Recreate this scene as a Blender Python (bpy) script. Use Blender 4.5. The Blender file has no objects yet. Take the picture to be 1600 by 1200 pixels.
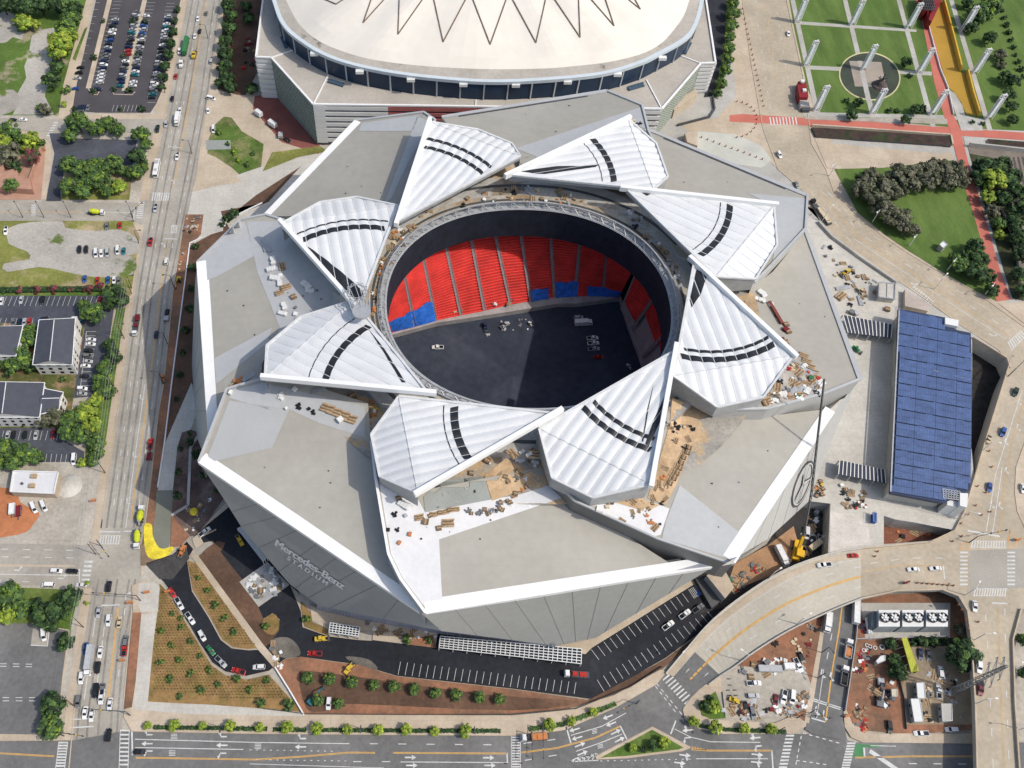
import bpy, bmesh, math, random
from mathutils import Vector, Matrix
from mathutils.geometry import tessellate_polygon
from mathutils.bvhtree import BVHTree
random.seed(7)
SC = bpy.context.scene
COL = SC.collection
R = math.radians
# ---------------------------------------------------------------- survey of the site: camera station and levels
F, CX, CY, H = 1400.0, 650.0, 600.0, 352.0
P = math.atan(2227/1400)
SP, CP = math.sin(P), math.cos(P)
UP = 8.0                                   # level of the upper streets and the plaza
def ray(x, y):
    u, v = x-CX, y-CY
    return Vector((u, F*CP-v*SP, -F*SP-v*CP))
def G(x, y, z=0.0):
    d = ray(x, y); t = (H-z)/-d.z
    return Vector((d.x*t, d.y*t, z))
def g2(x, y, z=0.0):
    p = G(x, y, z); return (p.x, p.y)
cam = bpy.data.cameras.new('camera'); co = bpy.data.objects.new('camera', cam); COL.objects.link(co)
co.location = (0, 0, H); co.rotation_euler = (math.pi/2-P, 0, 0)
cam.sensor_fit = 'HORIZONTAL'; cam.sensor_width = 36; cam.lens = 36*F/1600
cam.shift_x = (800-CX)/1600; cam.clip_start = 1; cam.clip_end = 20000
SC.camera = co
# ---------------------------------------------------------------- light
W = bpy.data.worlds.new('World'); SC.world = W; W.use_nodes = True
nt = W.node_tree; nt.nodes.clear()
wo = nt.nodes.new('ShaderNodeOutputWorld'); bg = nt.nodes.new('ShaderNodeBackground'); sky = nt.nodes.new('ShaderNodeTexSky')
sky.sky_type = 'NISHITA'; sky.sun_disc = False
SUN = Vector((13.2, -4.4, 17.0)).normalized()
sky.sun_elevation = math.asin(SUN.z); sky.sun_rotation = math.atan2(SUN.x, SUN.y)
sky.altitude = 300; sky.air_density = 1.2; sky.dust_density = 3.5
bg.inputs['Strength'].default_value = 0.15
nt.links.new(sky.outputs[0], bg.inputs[0]); nt.links.new(bg.outputs[0], wo.inputs[0])
sl = bpy.data.lights.new('sun', 'SUN'); sl.energy = 2.8; sl.angle = R(0.53); sl.color = (1, .94, .845)
so = bpy.data.objects.new('sun', sl); COL.objects.link(so); so.location = (300, -100, 500)
so.rotation_euler = (-SUN).to_track_quat('-Z', 'Y').to_euler()
SC.view_settings.view_transform = 'Standard'; SC.view_settings.look = 'None'; SC.view_settings.exposure = 0
SC.render.engine = 'CYCLES'; SC.cycles.max_bounces = 6; SC.cycles.diffuse_bounces = 3
# ---------------------------------------------------------------- materials
MT = {}
def srgb(h):
    c = [int(h[i:i+2], 16)/255 for i in (0, 2, 4)]
    return tuple(v/12.92 if v <= .04045 else ((v+.055)/1.055)**2.4 for v in c)
def M(name, col, rough=.85, var=.18, scale=.12, metal=0.0, fine=1.5, bump=0.0, col2=None, thr=(.42, .58), spec=.3, use_obj=False, aniso=None, joints=None):
    """noise-mottled surface; col2 adds patches of a second colour; use_obj takes the colour of the object"""
    if name in MT: return MT[name]
    m = bpy.data.materials.new(name); m.use_nodes = True; n = m.node_tree.nodes; L = m.node_tree.links
    b = n['Principled BSDF']; b.inputs['Roughness'].default_value = rough; b.inputs['Metallic'].default_value = metal
    b.inputs['Specular IOR Level'].default_value = spec
    tc = n.new('ShaderNodeTexCoord'); src = tc.outputs['Object']
    if aniso:
        mp = n.new('ShaderNodeMapping'); mp.inputs['Rotation'].default_value = (0, 0, aniso[0]); mp.inputs['Scale'].default_value = (aniso[1], aniso[2], 1)
        L.new(src, mp.inputs[0]); src = mp.outputs[0]
    def noise(s, det=4, ro=.6):
        t = n.new('ShaderNodeTexNoise'); t.inputs['Scale'].default_value = s; t.inputs['Detail'].default_value = det
        t.inputs['Roughness'].default_value = ro; L.new(src, t.inputs['Vector']); return t.outputs['Fac']
    def ramp(v, a, b_, lo, hi):
        t = n.new('ShaderNodeMapRange'); t.inputs['From Min'].default_value = a; t.inputs['From Max'].default_value = b_
        t.inputs['To Min'].default_value = lo; t.inputs['To Max'].default_value = hi; L.new(v, t.inputs['Value']); return t.outputs[0]
    def mixc(f, A, B, mode='MIX'):
        t = n.new('ShaderNodeMix'); t.data_type = 'RGBA'; t.blend_type = mode
        for s, v in ((t.inputs['Factor'], f), (t.inputs['A'], A), (t.inputs['B'], B)):
            if isinstance(v, (int, float)): s.default_value = v
            elif isinstance(v, tuple): s.default_value = (*v[:3], 1)
            else: L.new(v, s)
        return t.outputs['Result']
    if use_obj:
        oi = n.new('ShaderNodeObjectInfo'); c = oi.outputs['Color']
    else: c = tuple(col)
    if col2 is not None: c = mixc(ramp(noise(scale*.8, 6), thr[0], thr[1], 0, 1), c, tuple(col2))
    v = n.new('ShaderNodeMath'); v.operation = 'MULTIPLY'
    L.new(ramp(noise(scale), .3, .7, 1-var, 1+var), v.inputs[0]); L.new(ramp(noise(fine, 3), .3, .7, 1-var*.7, 1+var*.7), v.inputs[1])
    if joints:
        bk = n.new('ShaderNodeTexBrick'); bk.offset = joints[3] if len(joints) > 3 else 0; L.new(src, bk.inputs['Vector'])
        for nm_, vv in (('Color1', 1.0), ('Color2', .985), ('Mortar', 1-joints[2])): bk.inputs[nm_].default_value = (vv, vv, vv, 1)
        for nm_, vv in (('Scale', 1.0), ('Mortar Size', .11), ('Mortar Smooth', .3), ('Brick Width', joints[0]), ('Row Height', joints[1])): bk.inputs[nm_].default_value = vv
        v2 = n.new('ShaderNodeMath'); v2.operation = 'MULTIPLY'; L.new(v.outputs[0], v2.inputs[0]); L.new(bk.outputs['Color'], v2.inputs[1]); v = v2
    cc = n.new('ShaderNodeCombineColor')
    for k in range(3): L.new(v.outputs[0], cc.inputs[k])
    c = mixc(1.0, c, cc.outputs[0], 'MULTIPLY')
    L.new(c, b.inputs['Base Color'])
    if bump:
        bp = n.new('ShaderNodeBump'); bp.inputs['Strength'].default_value = bump; bp.inputs['Distance'].default_value = .3
        L.new(noise(fine*1.5), bp.inputs['Height']); L.new(bp.outputs[0], b.inputs['Normal'])
    MT[name] = m; return m
asphalt   = M('asphalt_fresh', (.016, .018, .024), .8, .35, .06, fine=.5, col2=(.03, .03, .036), thr=(.5, .8))
asph_grey = M('asphalt_worn', (.345, .32, .275), .9, .14, .05, fine=.6, col2=(.40, .37, .315), thr=(.45, .65))
asph_mid  = M('asphalt_grey', (.155, .153, .15), .9, .18, .05, fine=.6, col2=(.20, .195, .185), thr=(.5, .7))
asph_blue = M('asphalt_car_park', (.065, .07, .088), .85, .25, .06, fine=.6, col2=(.095, .10, .118), thr=(.45, .7))
asph_tan  = M('concrete_road', (.415, .355, .27), .9, .14, .05, fine=.6, col2=(.46, .39, .29), thr=(.45, .6))
concrete  = M('concrete_light', (.49, .465, .41), .9, .12, .07, fine=.8, col2=(.55, .525, .47), thr=(.4, .65), joints=(4.5, 4.5, .10))
conc_grey = M('concrete_grey', (.40, .385, .35), .9, .12, .08, fine=.8, col2=(.46, .445, .41), thr=(.45, .65))
conc_tan  = M('pavement_tan', (.47, .385, .285), .9, .12, .08, fine=.8, col2=(.53, .445, .345), thr=(.4, .65), joints=(4, 4, .10))
conc_wet  = M('concrete_curing', (.20, .205, .165), .8, .12, .08)
redbrick  = M('brick_paving', (.24, .085, .07), .9, .15, .1, fine=2)
redpath   = M('red_path', (.50, .155, .115), .9, .10, .1, fine=1.5)
reddirt   = M('red_clay', (.30, .145, .085), .95, .25, .07, fine=.7, col2=(.19, .11, .07), thr=(.45, .6))
browndirt = M('brown_soil', (.105, .062, .042), .95, .25, .07, fine=.7, col2=(.15, .085, .055), thr=(.45, .6))
orangeclay= M('orange_clay', (.46, .18, .08), .95, .2, .06, fine=.5)
gravel    = M('gravel', (.38, .345, .29), .95, .2, .06, fine=.7, col2=(.46, .42, .355), thr=(.4, .65))
ragged    = M('gravel_ragged', (.40, .375, .33), .95, .2, .045, fine=.7, col2=(.12, .165, .04), thr=(.60, .64))
meadow    = M('meadow_ragged', (.09, .15, .028), .95, .3, .045, fine=.7, col2=(.30, .26, .17), thr=(.58, .63))
gravgrass = M('gravel_and_grass', (.36, .33, .29), .95, .2, .05, fine=.6, col2=(.10, .15, .025), thr=(.5, .56))
grass     = M('grass', (.085, .15, .026), .95, .3, .07, fine=.8, col2=(.15, .19, .05), thr=(.45, .65))
grass_dry = M('grass_dry', (.19, .20, .05), .95, .28, .05, fine=.7, col2=(.38, .30, .18), thr=(.50, .60))
lawn      = M('mown_lawn', (.085, .145, .03), .95, .18, .04, fine=.5, col2=(.115, .175, .042), thr=(.4, .6), aniso=(R(12), 4, 1))
mulch     = M('straw_mulch', (.285, .175, .072), .95, .25, .2, fine=1.2, col2=(.21, .15, .05), thr=(.45, .62))
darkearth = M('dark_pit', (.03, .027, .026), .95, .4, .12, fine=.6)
paint_w   = M('road_paint_white', (.58, .58, .56), .8, .14, .4, fine=2)
paint_y   = M('road_paint_yellow', (.62, .36, .10), .8, .14, .4, fine=2)
wear      = M('tyre_wear', (.135, .128, .12), .9, .25, .15, fine=.7)
bikegreen = M('bike_lane_green', (.08, .22, .10), .9, .15, .3)
# stadium
panel     = M('roof_membrane_grey', (.365, .348, .305), .65, .06, .03, fine=.3, col2=(.39, .372, .33), thr=(.45, .6), joints=(26, 3.2, .045, .5))
panel_lt  = M('roof_membrane_pale', (.43, .44, .445), .6, .05, .05, fine=.4)
panel_w   = M('roof_membrane_white', (.64, .64, .645), .6, .06, .07, fine=.6)
clad      = M('metal_cladding', (.45, .45, .435), .5, .05, .05, metal=.1, fine=.4)
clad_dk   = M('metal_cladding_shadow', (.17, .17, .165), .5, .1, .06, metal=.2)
white     = M('white_metal', (.80, .80, .79), .5, .04, .2)
etfe      = M('foil_cushion_white', (.665, .675, .68), .45, .06, .1, spec=.35)
foil_dk   = M('foil_cushion_dark', (.022, .024, .028), .4, .2, .5)
steel     = M('galvanised_steel', (.42, .43, .44), .5, .12, .5, metal=.3)
steel_dk  = M('dark_steel', (.07, .075, .08), .6, .2, .5)
black     = M('black_curtain', (.016, .02, .032), .8, .3, .2)
ply       = M('plywood_deck', (.56, .40, .245), .9, .2, .12, fine=.8, col2=(.43, .30, .18), thr=(.45, .6))
ringdeck  = M('ring_deck', (.40, .37, .31), .9, .22, .1, fine=.9, col2=(.33, .235, .14), thr=(.48, .62))
tealdeck  = M('deck_grey_green', (.29, .31, .29), .8, .1, .1)
wood      = M('raw_lumber', (.40, .29, .18), .9, .25, .6)
wood_dk   = M('dark_lumber', (.20, .135, .08), .9, .3, .6)
seat_red  = M('red_seats', (.80, .06, .05), .5, .25, .12, fine=2.5)
tarp_blue = M('blue_tarp', (.03, .15, .60), .5, .3, .35, bump=.3)
glass_dk  = M('glass_dark', (.018, .03, .048), .15, .3, .1, spec=.6)
fabric    = M('dome_fabric', (.735, .69, .61), .75, .04, .03, fine=.15)
dirtyroof = M('dirty_roof', (.42, .385, .335), .9, .12, .08, fine=.5, col2=(.11, .10, .085), thr=(.60, .68))
roof_tan  = M('roof_gravel', (.43, .395, .345), .9, .10, .06, fine=.6)
panelwht  = M('facade_panel', (.70, .70, .68), .6, .05, .1)
panelred  = M('facade_red', (.40, .13, .12), .6, .1, .1)
solar     = M('solar_cells', (.07, .115, .25), .35, .22, .25, fine=1.5, spec=.4)
solar_dk  = M('solar_frame', (.035, .05, .095), .4, .1, .2)
shingle   = M('roof_shingles', (.075, .08, .10), .9, .12, .2, fine=2)
siding    = M('white_siding', (.72, .70, .66), .7, .06, .4)
leafA     = M('leaves_mid', (.085, .15, .038), .8, .4, .5, fine=2)
leafB     = M('leaves_dark', (.052, .10, .034), .8, .4, .5, fine=2)
leafC     = M('leaves_bright', (.17, .26, .035), .8, .35, .5, fine=2)
leafD     = M('leaves_grey', (.15, .152, .095), .85, .4, .5, fine=2)
leafR     = M('leaves_pink', (.30, .075, .10), .85, .4, .5, fine=2)
bark      = M('bark', (.10, .07, .05), .9, .3, 1)
carpaint  = M('car_paint', (1, 1, 1), .3, .03, .5, use_obj=True, spec=.5)
obj_matte = M('painted_object', (1, 1, 1), .7, .12, .6, use_obj=True)
carglass  = M('car_glass', (.012, .016, .02), .1, .1, .5, spec=.6)
rubber    = M('tyre_rubber', (.02, .02, .02), .8, .2, 1)
yellow    = M('yellow_paint', (.72, .42, .02), .5, .12, .5)
orange    = M('orange_paint', (.75, .20, .03), .5, .12, .5)
concyel   = M('yellow_curing_blanket', (.74, .60, .05), .85, .25, .3)
water     = M('pool_water', (.05, .06, .04), .5, .25, .1, spec=.3)
rust      = M('rusty_rail', (.09, .07, .06), .8, .2, .3)
# ---------------------------------------------------------------- mesh builder
class MB:
    def __init__(s): s.v = []; s.f = []; s.m = []
    def face(s, pts, m=0):
        i = len(s.v); s.v += [tuple(p) for p in pts]; s.f.append(tuple(range(i, i+len(pts)))); s.m.append(m)
    def poly(s, pts, m=0, flip=False):
        """any simple outline (even bent), split into triangles, facing up"""
        pts = [Vector(p) for p in pts]; i = len(s.v); s.v += [tuple(p) for p in pts]
        flat = [Vector((p.x, p.y, 0)) for p in pts]
        for t in tessellate_polygon([flat]):
            a, b, c = (pts[k] for k in t)
            nz = (b.x-a.x)*(c.y-a.y)-(b.y-a.y)*(c.x-a.x)
            if abs(nz) < 1e-9: continue
            t = t if (nz > 0) != flip else t[::-1]
            s.f.append(tuple(i+k for k in t)); s.m.append(m)
    def skirt(s, pts, z1, m=0, closed=True, rel=False):
        n = len(pts)
        for k in range(n if closed else n-1):
            a, b = Vector(pts[k]), Vector(pts[(k+1) % n])
            za, zb = (a.z-z1, b.z-z1) if rel else (z1, z1)
            s.face([a, b, (b.x, b.y, zb), (a.x, a.y, za)], m)
    def prism(s, pts, z0, z1, m=0, ms=None):
        top = [Vector((p[0], p[1], z1)) for p in pts]
        s.poly(top, m); s.skirt(top, z0, m if ms is None else ms)
    def box(s, c, d, rz=0, m=0, bottom=True):
        cx, cy, cz = c; x, y, z = d[0]/2, d[1]/2, d[2]/2; cr, sr = math.cos(rz), math.sin(rz)
        q = [Vector((cx+a*cr-b*sr, cy+a*sr+b*cr, cz+w)) for w in (-z, z) for a, b in ((-x, -y), (x, -y), (x, y), (-x, y))]
        for f in ((4, 5, 6, 7), (0, 1, 5, 4), (1, 2, 6, 5), (2, 3, 7, 6), (3, 0, 4, 7)) + (((3, 2, 1, 0),) if bottom else ()):
            s.face([q[k] for k in f], m)
    def bar(s, p, q, w, h=None, m=0):
        p, q = Vector(p), Vector(q); h = h or w; d = (q-p)
        if d.length < 1e-6: return
        d.normalize(); u = d.cross(Vector((0, 0, 1)))
        if u.length < 1e-4: u = Vector((1, 0, 0))
        u.normalize(); v = u.cross(d); u *= w/2; v *= h/2
        a = [p-u-v, p+u-v, p+u+v, p-u+v]; b = [x+(q-p) for x in a]
        for k in range(4): s.face([a[k], a[(k+1) % 4], b[(k+1) % 4], b[k]][::-1], m)
        s.face(a, m); s.face(b[::-1], m)
    def tube(s, p, q, r, r2=None, n=8, m=0, cap=True):
        p, q = Vector(p), Vector(q); r2 = r if r2 is None else r2; d = (q-p).normalized(); u = d.orthogonal().normalized(); v = d.cross(u)
        a = [p+r*(math.cos(t)*u+math.sin(t)*v) for t in (2*math.pi*k/n for k in range(n))]
        b = [q+r2*(math.cos(t)*u+math.sin(t)*v) for t in (2*math.pi*k/n for k in range(n))]
        for k in range(n): s.face([a[k], a[(k+1) % n], b[(k+1) % n], b[k]], m)
        if cap: s.face(b, m); s.face(a[::-1], m)
    def lathe(s, prof, c=(0, 0, 0), n=12, m=0, axis='z'):
        def pt(r, h, t):
            x, y = r*math.cos(t), r*math.sin(t)
            return Vector(c)+(Vector((x, y, h)) if axis == 'z' else Vector((h, x, y)))
        for (r0, h0), (r1, h1) in zip(prof, prof[1:]):
            for k in range(n):
                t0, t1 = 2*math.pi*k/n, 2*math.pi*(k+1)/n
                q = [pt(r0, h0, t0), pt(r0, h0, t1), pt(r1, h1, t1), pt(r1, h1, t0)]
                if r0 < 1e-6: q = q[1:] if False else [q[0], q[2], q[3]]
                elif r1 < 1e-6: q = q[:3]
                s.face(q, m)
    def mesh(s, name, mats, org=(0, 0, 0), smooth=False):
        me = bpy.data.meshes.new(name); o = Vector(org)
        me.from_pydata([tuple(Vector(p)-o) for p in s.v], [], s.f)
        for m in (mats if isinstance(mats, (list, tuple)) else [mats]): me.materials.append(m)
        me.polygons.foreach_set('material_index', s.m)
        if smooth: me.polygons.foreach_set('use_smooth', [True]*len(s.f))
        me.update(); return me
    def build(s, name, mats, parent=None, org=None, smooth=False, label=None):
        if org is None: org = parent['_o'] if parent is not None else (0, 0, 0)
        ob = bpy.data.objects.new(name, s.mesh(name, mats, org, smooth)); COL.objects.link(ob)
        if parent is not None: ob.parent = parent
        else: ob.location = org
        ob['_o'] = tuple(org)
        if label: ob['label'] = label
        return ob
REG = []
def tag(o, label=None, cat=None, group=None, kind=None):
    if label: o['label'] = label
    if cat: o['category'] = cat
    if group: o['group'] = group
    if kind: o['kind'] = kind
    return o
def thing(name, loc, label=None, cat=None, group=None, rz=0.0):
    o = bpy.data.objects.new(name, None); COL.objects.link(o); o.location = loc; o.rotation_euler = (0, 0, rz); o.empty_display_size = .5
    o['_o'] = (0, 0, 0) if rz else tuple(loc)
    return tag(o, label, cat, group)
def copy_tree(o, parent=None):
    c = o.copy(); COL.objects.link(c)
    if parent is not None: c.parent = parent
    for ch in list(o.children): copy_tree(ch, c)
    return c
def reg(o, desc, where, px, along='left', cat=None, group=None):
    """things that look alike are told apart by their order along a row: labels are written at the end"""
    REG.append((o, desc, where, px, along)); tag(o, None, cat, group); return o
ORD = 'first second third fourth fifth sixth seventh eighth ninth tenth eleventh twelfth thirteenth fourteenth fifteenth sixteenth seventeenth eighteenth nineteenth'.split()
TEN = {2: 'twenty', 3: 'thirty', 4: 'forty', 5: 'fifty', 6: 'sixty', 7: 'seventy', 8: 'eighty', 9: 'ninety'}
TENTH = {2: 'twentieth', 3: 'thirtieth', 4: 'fortieth', 5: 'fiftieth', 6: 'sixtieth', 7: 'seventieth', 8: 'eightieth', 9: 'ninetieth'}
def ordn(k):
    if k < 19: return ORD[k]
    t, u = divmod(k+1, 10)
    return TENTH[t] if u == 0 else TEN[t]+'-'+ORD[u-1]
def finish_labels():
    groups = {}
    for r in REG: groups.setdefault((r[1], r[2], r[4]), []).append(r)
    for (desc, where, along), L in groups.items():
        if len(L) == 1:
            L[0][0]['label'] = desc+' '+where; continue
        L.sort(key=lambda r: r[3][0] if along == 'left' else r[3][1])
        for k, r in enumerate(L):
            pos = ordn(k) if k < len(L)-1 or len(L) > 9 else 'last'
            r[0]['label'] = f"{pos} {desc} from the {'left' if along == 'left' else 'top'} {where}"
def smooth_line(pts, n=5, closed=False):
    out = []; N = len(pts)
    for i in range(N if closed else N-1):
        if closed: p = [pts[(i+k-1) % N] for k in range(4)]
        else: p = [pts[max(0, i-1)], pts[i], pts[i+1], pts[min(N-1, i+2)]]
        for k in range(n):
            t = k/n
            out.append(tuple(.5*((2*b)+(-a+c)*t+(2*a-5*b+4*c-d)*t*t+(-a+3*b-3*c+d)*t**3) for a, b, c, d in zip(*p)))
    if not closed: out.append(tuple(pts[-1]))
    return out
def sheet(name, px, mat, z=0.0, parent=None, kind='structure', sm=0, label=None):
    """a flat sheet on the ground, outline surveyed from the photograph"""
    if sm: px = smooth_line(px, sm, True)
    mb = MB(); mb.poly([G(x, y, z) for x, y in px])
    o = mb.build(name, mat, parent)
    if parent is None and kind: o['kind'] = kind
    if label: o['label'] = label
    return o
def ribbon(mb, pts, w, z=None, m=0):
    """a painted line of width w along world points"""
    pts = [Vector(p) for p in pts]
    L, Rr = [], []
    for i, p in enumerate(pts):
        d = (pts[min(i+1, len(pts)-1)]-pts[max(i-1, 0)]); d.z = 0; d.normalize(); nrm = Vector((-d.y, d.x, 0))*w/2
        zz = Vector((0, 0, 0)) if z is None else Vector((0, 0, z))
        L.append(p+nrm+zz); Rr.append(p-nrm+zz)
    for i in range(len(pts)-1): mb.face([Rr[i], Rr[i+1], L[i+1], L[i]], m)
def dashes(mb, a, b, n, w, frac=.3, m=0):
    a, b = Vector(a), Vector(b)
    for k in range(n):
        p = a.lerp(b, k/n); q = a.lerp(b, (k+frac)/n); ribbon(mb, [p, q], w, m=m)
# ================================================================ GROUND
ZC = [0.0, 0.0]
def lay(name, px, mat, up=False, sm=0, parent=None, label=None):
    ZC[1 if up else 0] += .006
    return sheet(name, px, mat, UP+ZC[1] if up else ZC[0], parent, 'structure', sm, label)
mb = MB(); mb.face([(-4000, -3000, -.05), (4000, -3000, -.05), (4000, 6000, -.05), (-4000, 6000, -.05)])
tag(mb.build('ground', gravel), kind='structure')
# ---- upper streets and plaza: one thick slab with three openings
def pxs(L, z): return [G(x, y, z) for x, y in L]
deck_out = [(1294, 865), (1297, 786), (1264, 781), (1180, 760), (1050, 560), (1000, 400), (990, 210), (950, 150), (950, -60), (1720, -60), (1720, 945),
            (1594, 952), (1581, 1000), (1584, 1100), (1597, 1290), (1527, 1290), (1522, 1100), (1516, 1000), (1510, 955), (1496, 932), (1470, 922), (1400, 924), (1345, 936)]
pit2 = [(1381, 806), (1400, 812), (1490, 826), (1478, 836), (1450, 845), (1400, 849), (1381, 850)]
pit3 = [(1519, 528), (1570, 560), (1577, 576), (1566, 600), (1538, 690), (1522, 745), (1517, 690), (1519, 600)]
mb = MB(); loops = [pxs(L, UP-.02) for L in (deck_out, pit2, pit3)]
allp = [p for L in loops for p in L]
i0 = len(mb.v); mb.v += [tuple(p) for p in allp]
for t in tessellate_polygon([[Vector((p.x, p.y, 0)) for p in L] for L in loops]):
    a, b, c = (allp[k] for k in t)
    t = t if (b.x-a.x)*(c.y-a.y)-(b.y-a.y)*(c.x-a.x) > 0 else t[::-1]
    mb.f.append(tuple(i0+k for k in t)); mb.m.append(0)
mb.skirt(loops[0][:3], .0, 1, closed=False); mb.skirt(loops[0][2:], UP-1.8, 1, closed=False); mb.skirt([loops[0][-1], loops[0][0]], UP-1.8, 1, closed=False)
mb.skirt(loops[1], 0, 1); mb.skirt(loops[2], 0, 1)
deck = tag(mb.build('upper_ground', [conc_grey, conc_grey]), kind='structure')
# ---- left avenue
NL = [(300, -25), (292, 0), (264, 150), (235, 297), (221, 375), (190, 600), (158, 825), (139, 950), (117, 1100), (108, 1200), (102, 1260)]
NR = [(353, -25), (347, 0), (333, 140), (303, 300), (283, 375), (271, 450), (256, 597), (247, 650), (236, 750), (228, 810), (220, 900), (206, 950), (193, 1100), (187, 1200), (183, 1260)]
lay('sidewalk', [(x-14, y) for x, y in NL]+[(x+3, y) for x, y in NL][::-1], conc_tan)
avenue = lay('avenue_road', NL+NR[::-1], asph_grey)
lay('upper_left_grass', [(-60, -40), (150, -40), (98, 180), (-60, 180)], meadow)
lay('gravel_patch', [(50, 54), (62, 47), (84, 43), (89, 62), (86, 82), (78, 100), (79, 116), (70, 150), (84, 179), (20, 179), (30, 158), (26, 148), (41, 122), (38, 104), (44, 88)], ragged)
lay('gravel_patch', [(-20, 22), (12, 18), (27, 26), (30, 38), (40, 48), (34, 62), (20, 58), (10, 66), (-20, 70)], ragged)
lay('gravel_patch', [(-20, 150), (20, 140), (30, 160), (15, 176), (-20, 180)], gravgrass, sm=3)
lay('clay_bank', [(140, -20), (97, 140), (92, 178), (113, 178), (118, 140), (134, 60), (150, -20)], conc_tan)
lay('grass_verge', [(137, 42), (132, 45), (113, 92), (118, 95)], grass)
lotA = lay('packed_car_park', [(153, -25), (150, 0), (118, 140), (113, 172), (150, 176), (235, 176), (252, 150), (283, -5), (288, -25)], M('asphalt_purple', (.075, .07, .075), .9, .15, .06))
lay('sidewalk', [(92, 178), (262, 178), (258, 186), (90, 186)], conc_tan)
lay('sidewalk', [(287, -25), (297, -25), (262, 160), (253, 175), (240, 172), (258, 130)], conc_tan)
streetA = lay('side_street', [(-60, 184), (90, 186), (258, 186), (246, 207), (110, 208), (-60, 199)], asph_grey)
lay('garden_lawn', [(-60, 200), (30, 206), (60, 212), (72, 225), (70, 240), (45, 262), (-60, 262)], grass)
lay('brick_court', [(-60, 255), (55, 240), (72, 232), (80, 240), (72, 312), (-60, 312)], M('brick_pink', (.42, .25, .18), .9, .15, .1))
lay('sidewalk', [(30, 204), (60, 208), (79, 224), (80, 250), (72, 312), (64, 312), (70, 250), (70, 228), (56, 214), (30, 210)], conc_tan)
lay('small_car_park', [(77, 208), (112, 208), (115, 216), (214, 219), (206, 262), (104, 264), (94, 300), (96, 314), (72, 314), (85, 240)], asph_blue)
lay('garden_lawn', [(100, 262), (208, 258), (202, 312), (96, 312)], grass_dry)
streetB = lay('side_street', [(-60, 314), (212, 317), (232, 312), (224, 352), (208, 345), (-60, 345)], asph_grey)
lay('grass_lot', [(-60, 345), (208, 345), (218, 372), (204, 462), (-60, 462)], grass_dry)
lay('gravel_lot', [(14, 356), (50, 347), (98, 346), (102, 356), (150, 361), (186, 358), (213, 372), (217, 394), (201, 399), (213, 408), (206, 429), (150, 433), (100, 424), (60, 417), (12, 425), (6, 412), (46, 405), (41, 392), (14, 381)], ragged, sm=2)
lay('hedge_bed', [(-60, 449), (165, 449), (168, 462), (-60, 462)], grass)
lotC = lay('apartment_car_park', [(-60, 462), (152, 462), (160, 476), (179, 482), (172, 530), (158, 618), (114, 622), (124, 560), (132, 512), (120, 505), (-60, 505)], asph_blue)
lay('apartment_grounds', [(-60, 505), (120, 505), (131, 512), (124, 560), (112, 640), (118, 668), (-60, 670)], M('planted_beds', (.09, .10, .03), .95, .3, .1, col2=(.30, .19, .12), thr=(.5, .6)))
lotD = lay('lower_car_park', [(-60, 670), (90, 668), (104, 690), (132, 706), (130, 726), (50, 722), (-60, 722)], asph_blue)
lay('grass_verge', [(172, 530), (182, 482), (196, 480), (178, 600), (165, 690), (150, 728), (132, 728), (134, 700), (155, 620)], grass)
yard = lay('gravel_yard', [(-60, 722), (108, 722), (155, 732), (150, 790), (140, 846), (-60, 838)], gravel)
lay('clay_patch', [(-60, 768), (20, 764), (32, 785), (60, 800), (55, 815), (30, 835), (-60, 838)], orangeclay, sm=4)
streetC = lay('cross_street', [(-60, 848), (150, 852), (166, 850), (150, 920), (125, 916), (-60, 912)], asph_grey)
lay('street_median', [(-60, 881), (118, 883), (118, 886), (-60, 885)], conc_tan)
lay('garden_lawn', [(-60, 914), (124, 922), (112, 975), (108, 1010), (-60, 975)], grass)
lotE = lay('empty_car_park', [(-60, 974), (50, 974), (108, 985), (98, 1060), (90, 1148), (-60, 1148)], asph_mid)
lay('loading_pad', [(52, 976), (78, 976), (75, 1009), (48, 1008)], asph_grey, parent=None)
lay('sidewalk', [(-60, 1146), (85, 1148), (100, 1146), (100, 1157), (-60, 1158)], conc_tan)
streetD = lay('bottom_road', [(-60, 1158), (115, 1157), (190, 1143), (400, 1147), (800, 1150), (815, 1150), (882, 1141), (960, 1107), (1025, 1070), (1042, 1050), (1107, 1068), (1092, 1078), (1078, 1092), (1067, 1108), (1070, 1124), (1092, 1138), (1130, 1146), (1270, 1147),
             (1262, 1133), (1318, 1145), (1322, 1156), (1336, 1160), (1620, 1160), (1660, 1260), (-60, 1260)], asph_mid)
# ---- right side of the avenue
lay('sidewalk', [(347, 0), (356, 0), (342, 140), (380, 145), (420, 155), (400, 190), (330, 240), (318, 290), (303, 297)], conc_tan)
lay('rail_embankment', [(352, -20), (420, -20), (408, 100), (378, 160), (340, 140)], browndirt)
lay('dome_plaza', [(342, 140), (370, 148), (410, 150), (505, 225), (470, 240), (330, 330), (310, 300), (330, 200)], conc_tan)
lay('red_plaza', [(398, 150), (432, 146), (500, 215), (498, 240), (440, 222), (395, 170)], redbrick)
lay('sunken_garden', [(350, 182), (362, 184), (378, 205), (412, 225), (408, 262), (385, 282), (362, 262), (338, 246), (324, 240), (324, 222), (335, 195)], M('garden_rough', (.085, .14, .028), .95, .35, .1, fine=.9, col2=(.20, .20, .08), thr=(.48, .60)))
lay('wooden_platform', [(322, 219), (360, 219), (361, 233), (322, 234)], tealdeck)
lay('concrete_apron', [(300, 300), (330, 290), (380, 270), (440, 250), (500, 240), (520, 300), (430, 340), (370, 380), (310, 372), (292, 340)], concrete)
lay('bare_verge', [(315, 245), (350, 260), (380, 285), (340, 290), (300, 300)], conc_tan)
lay('grass_verge', [(425, 238), (500, 228), (512, 236), (470, 244), (410, 268)], grass_dry)
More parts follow.
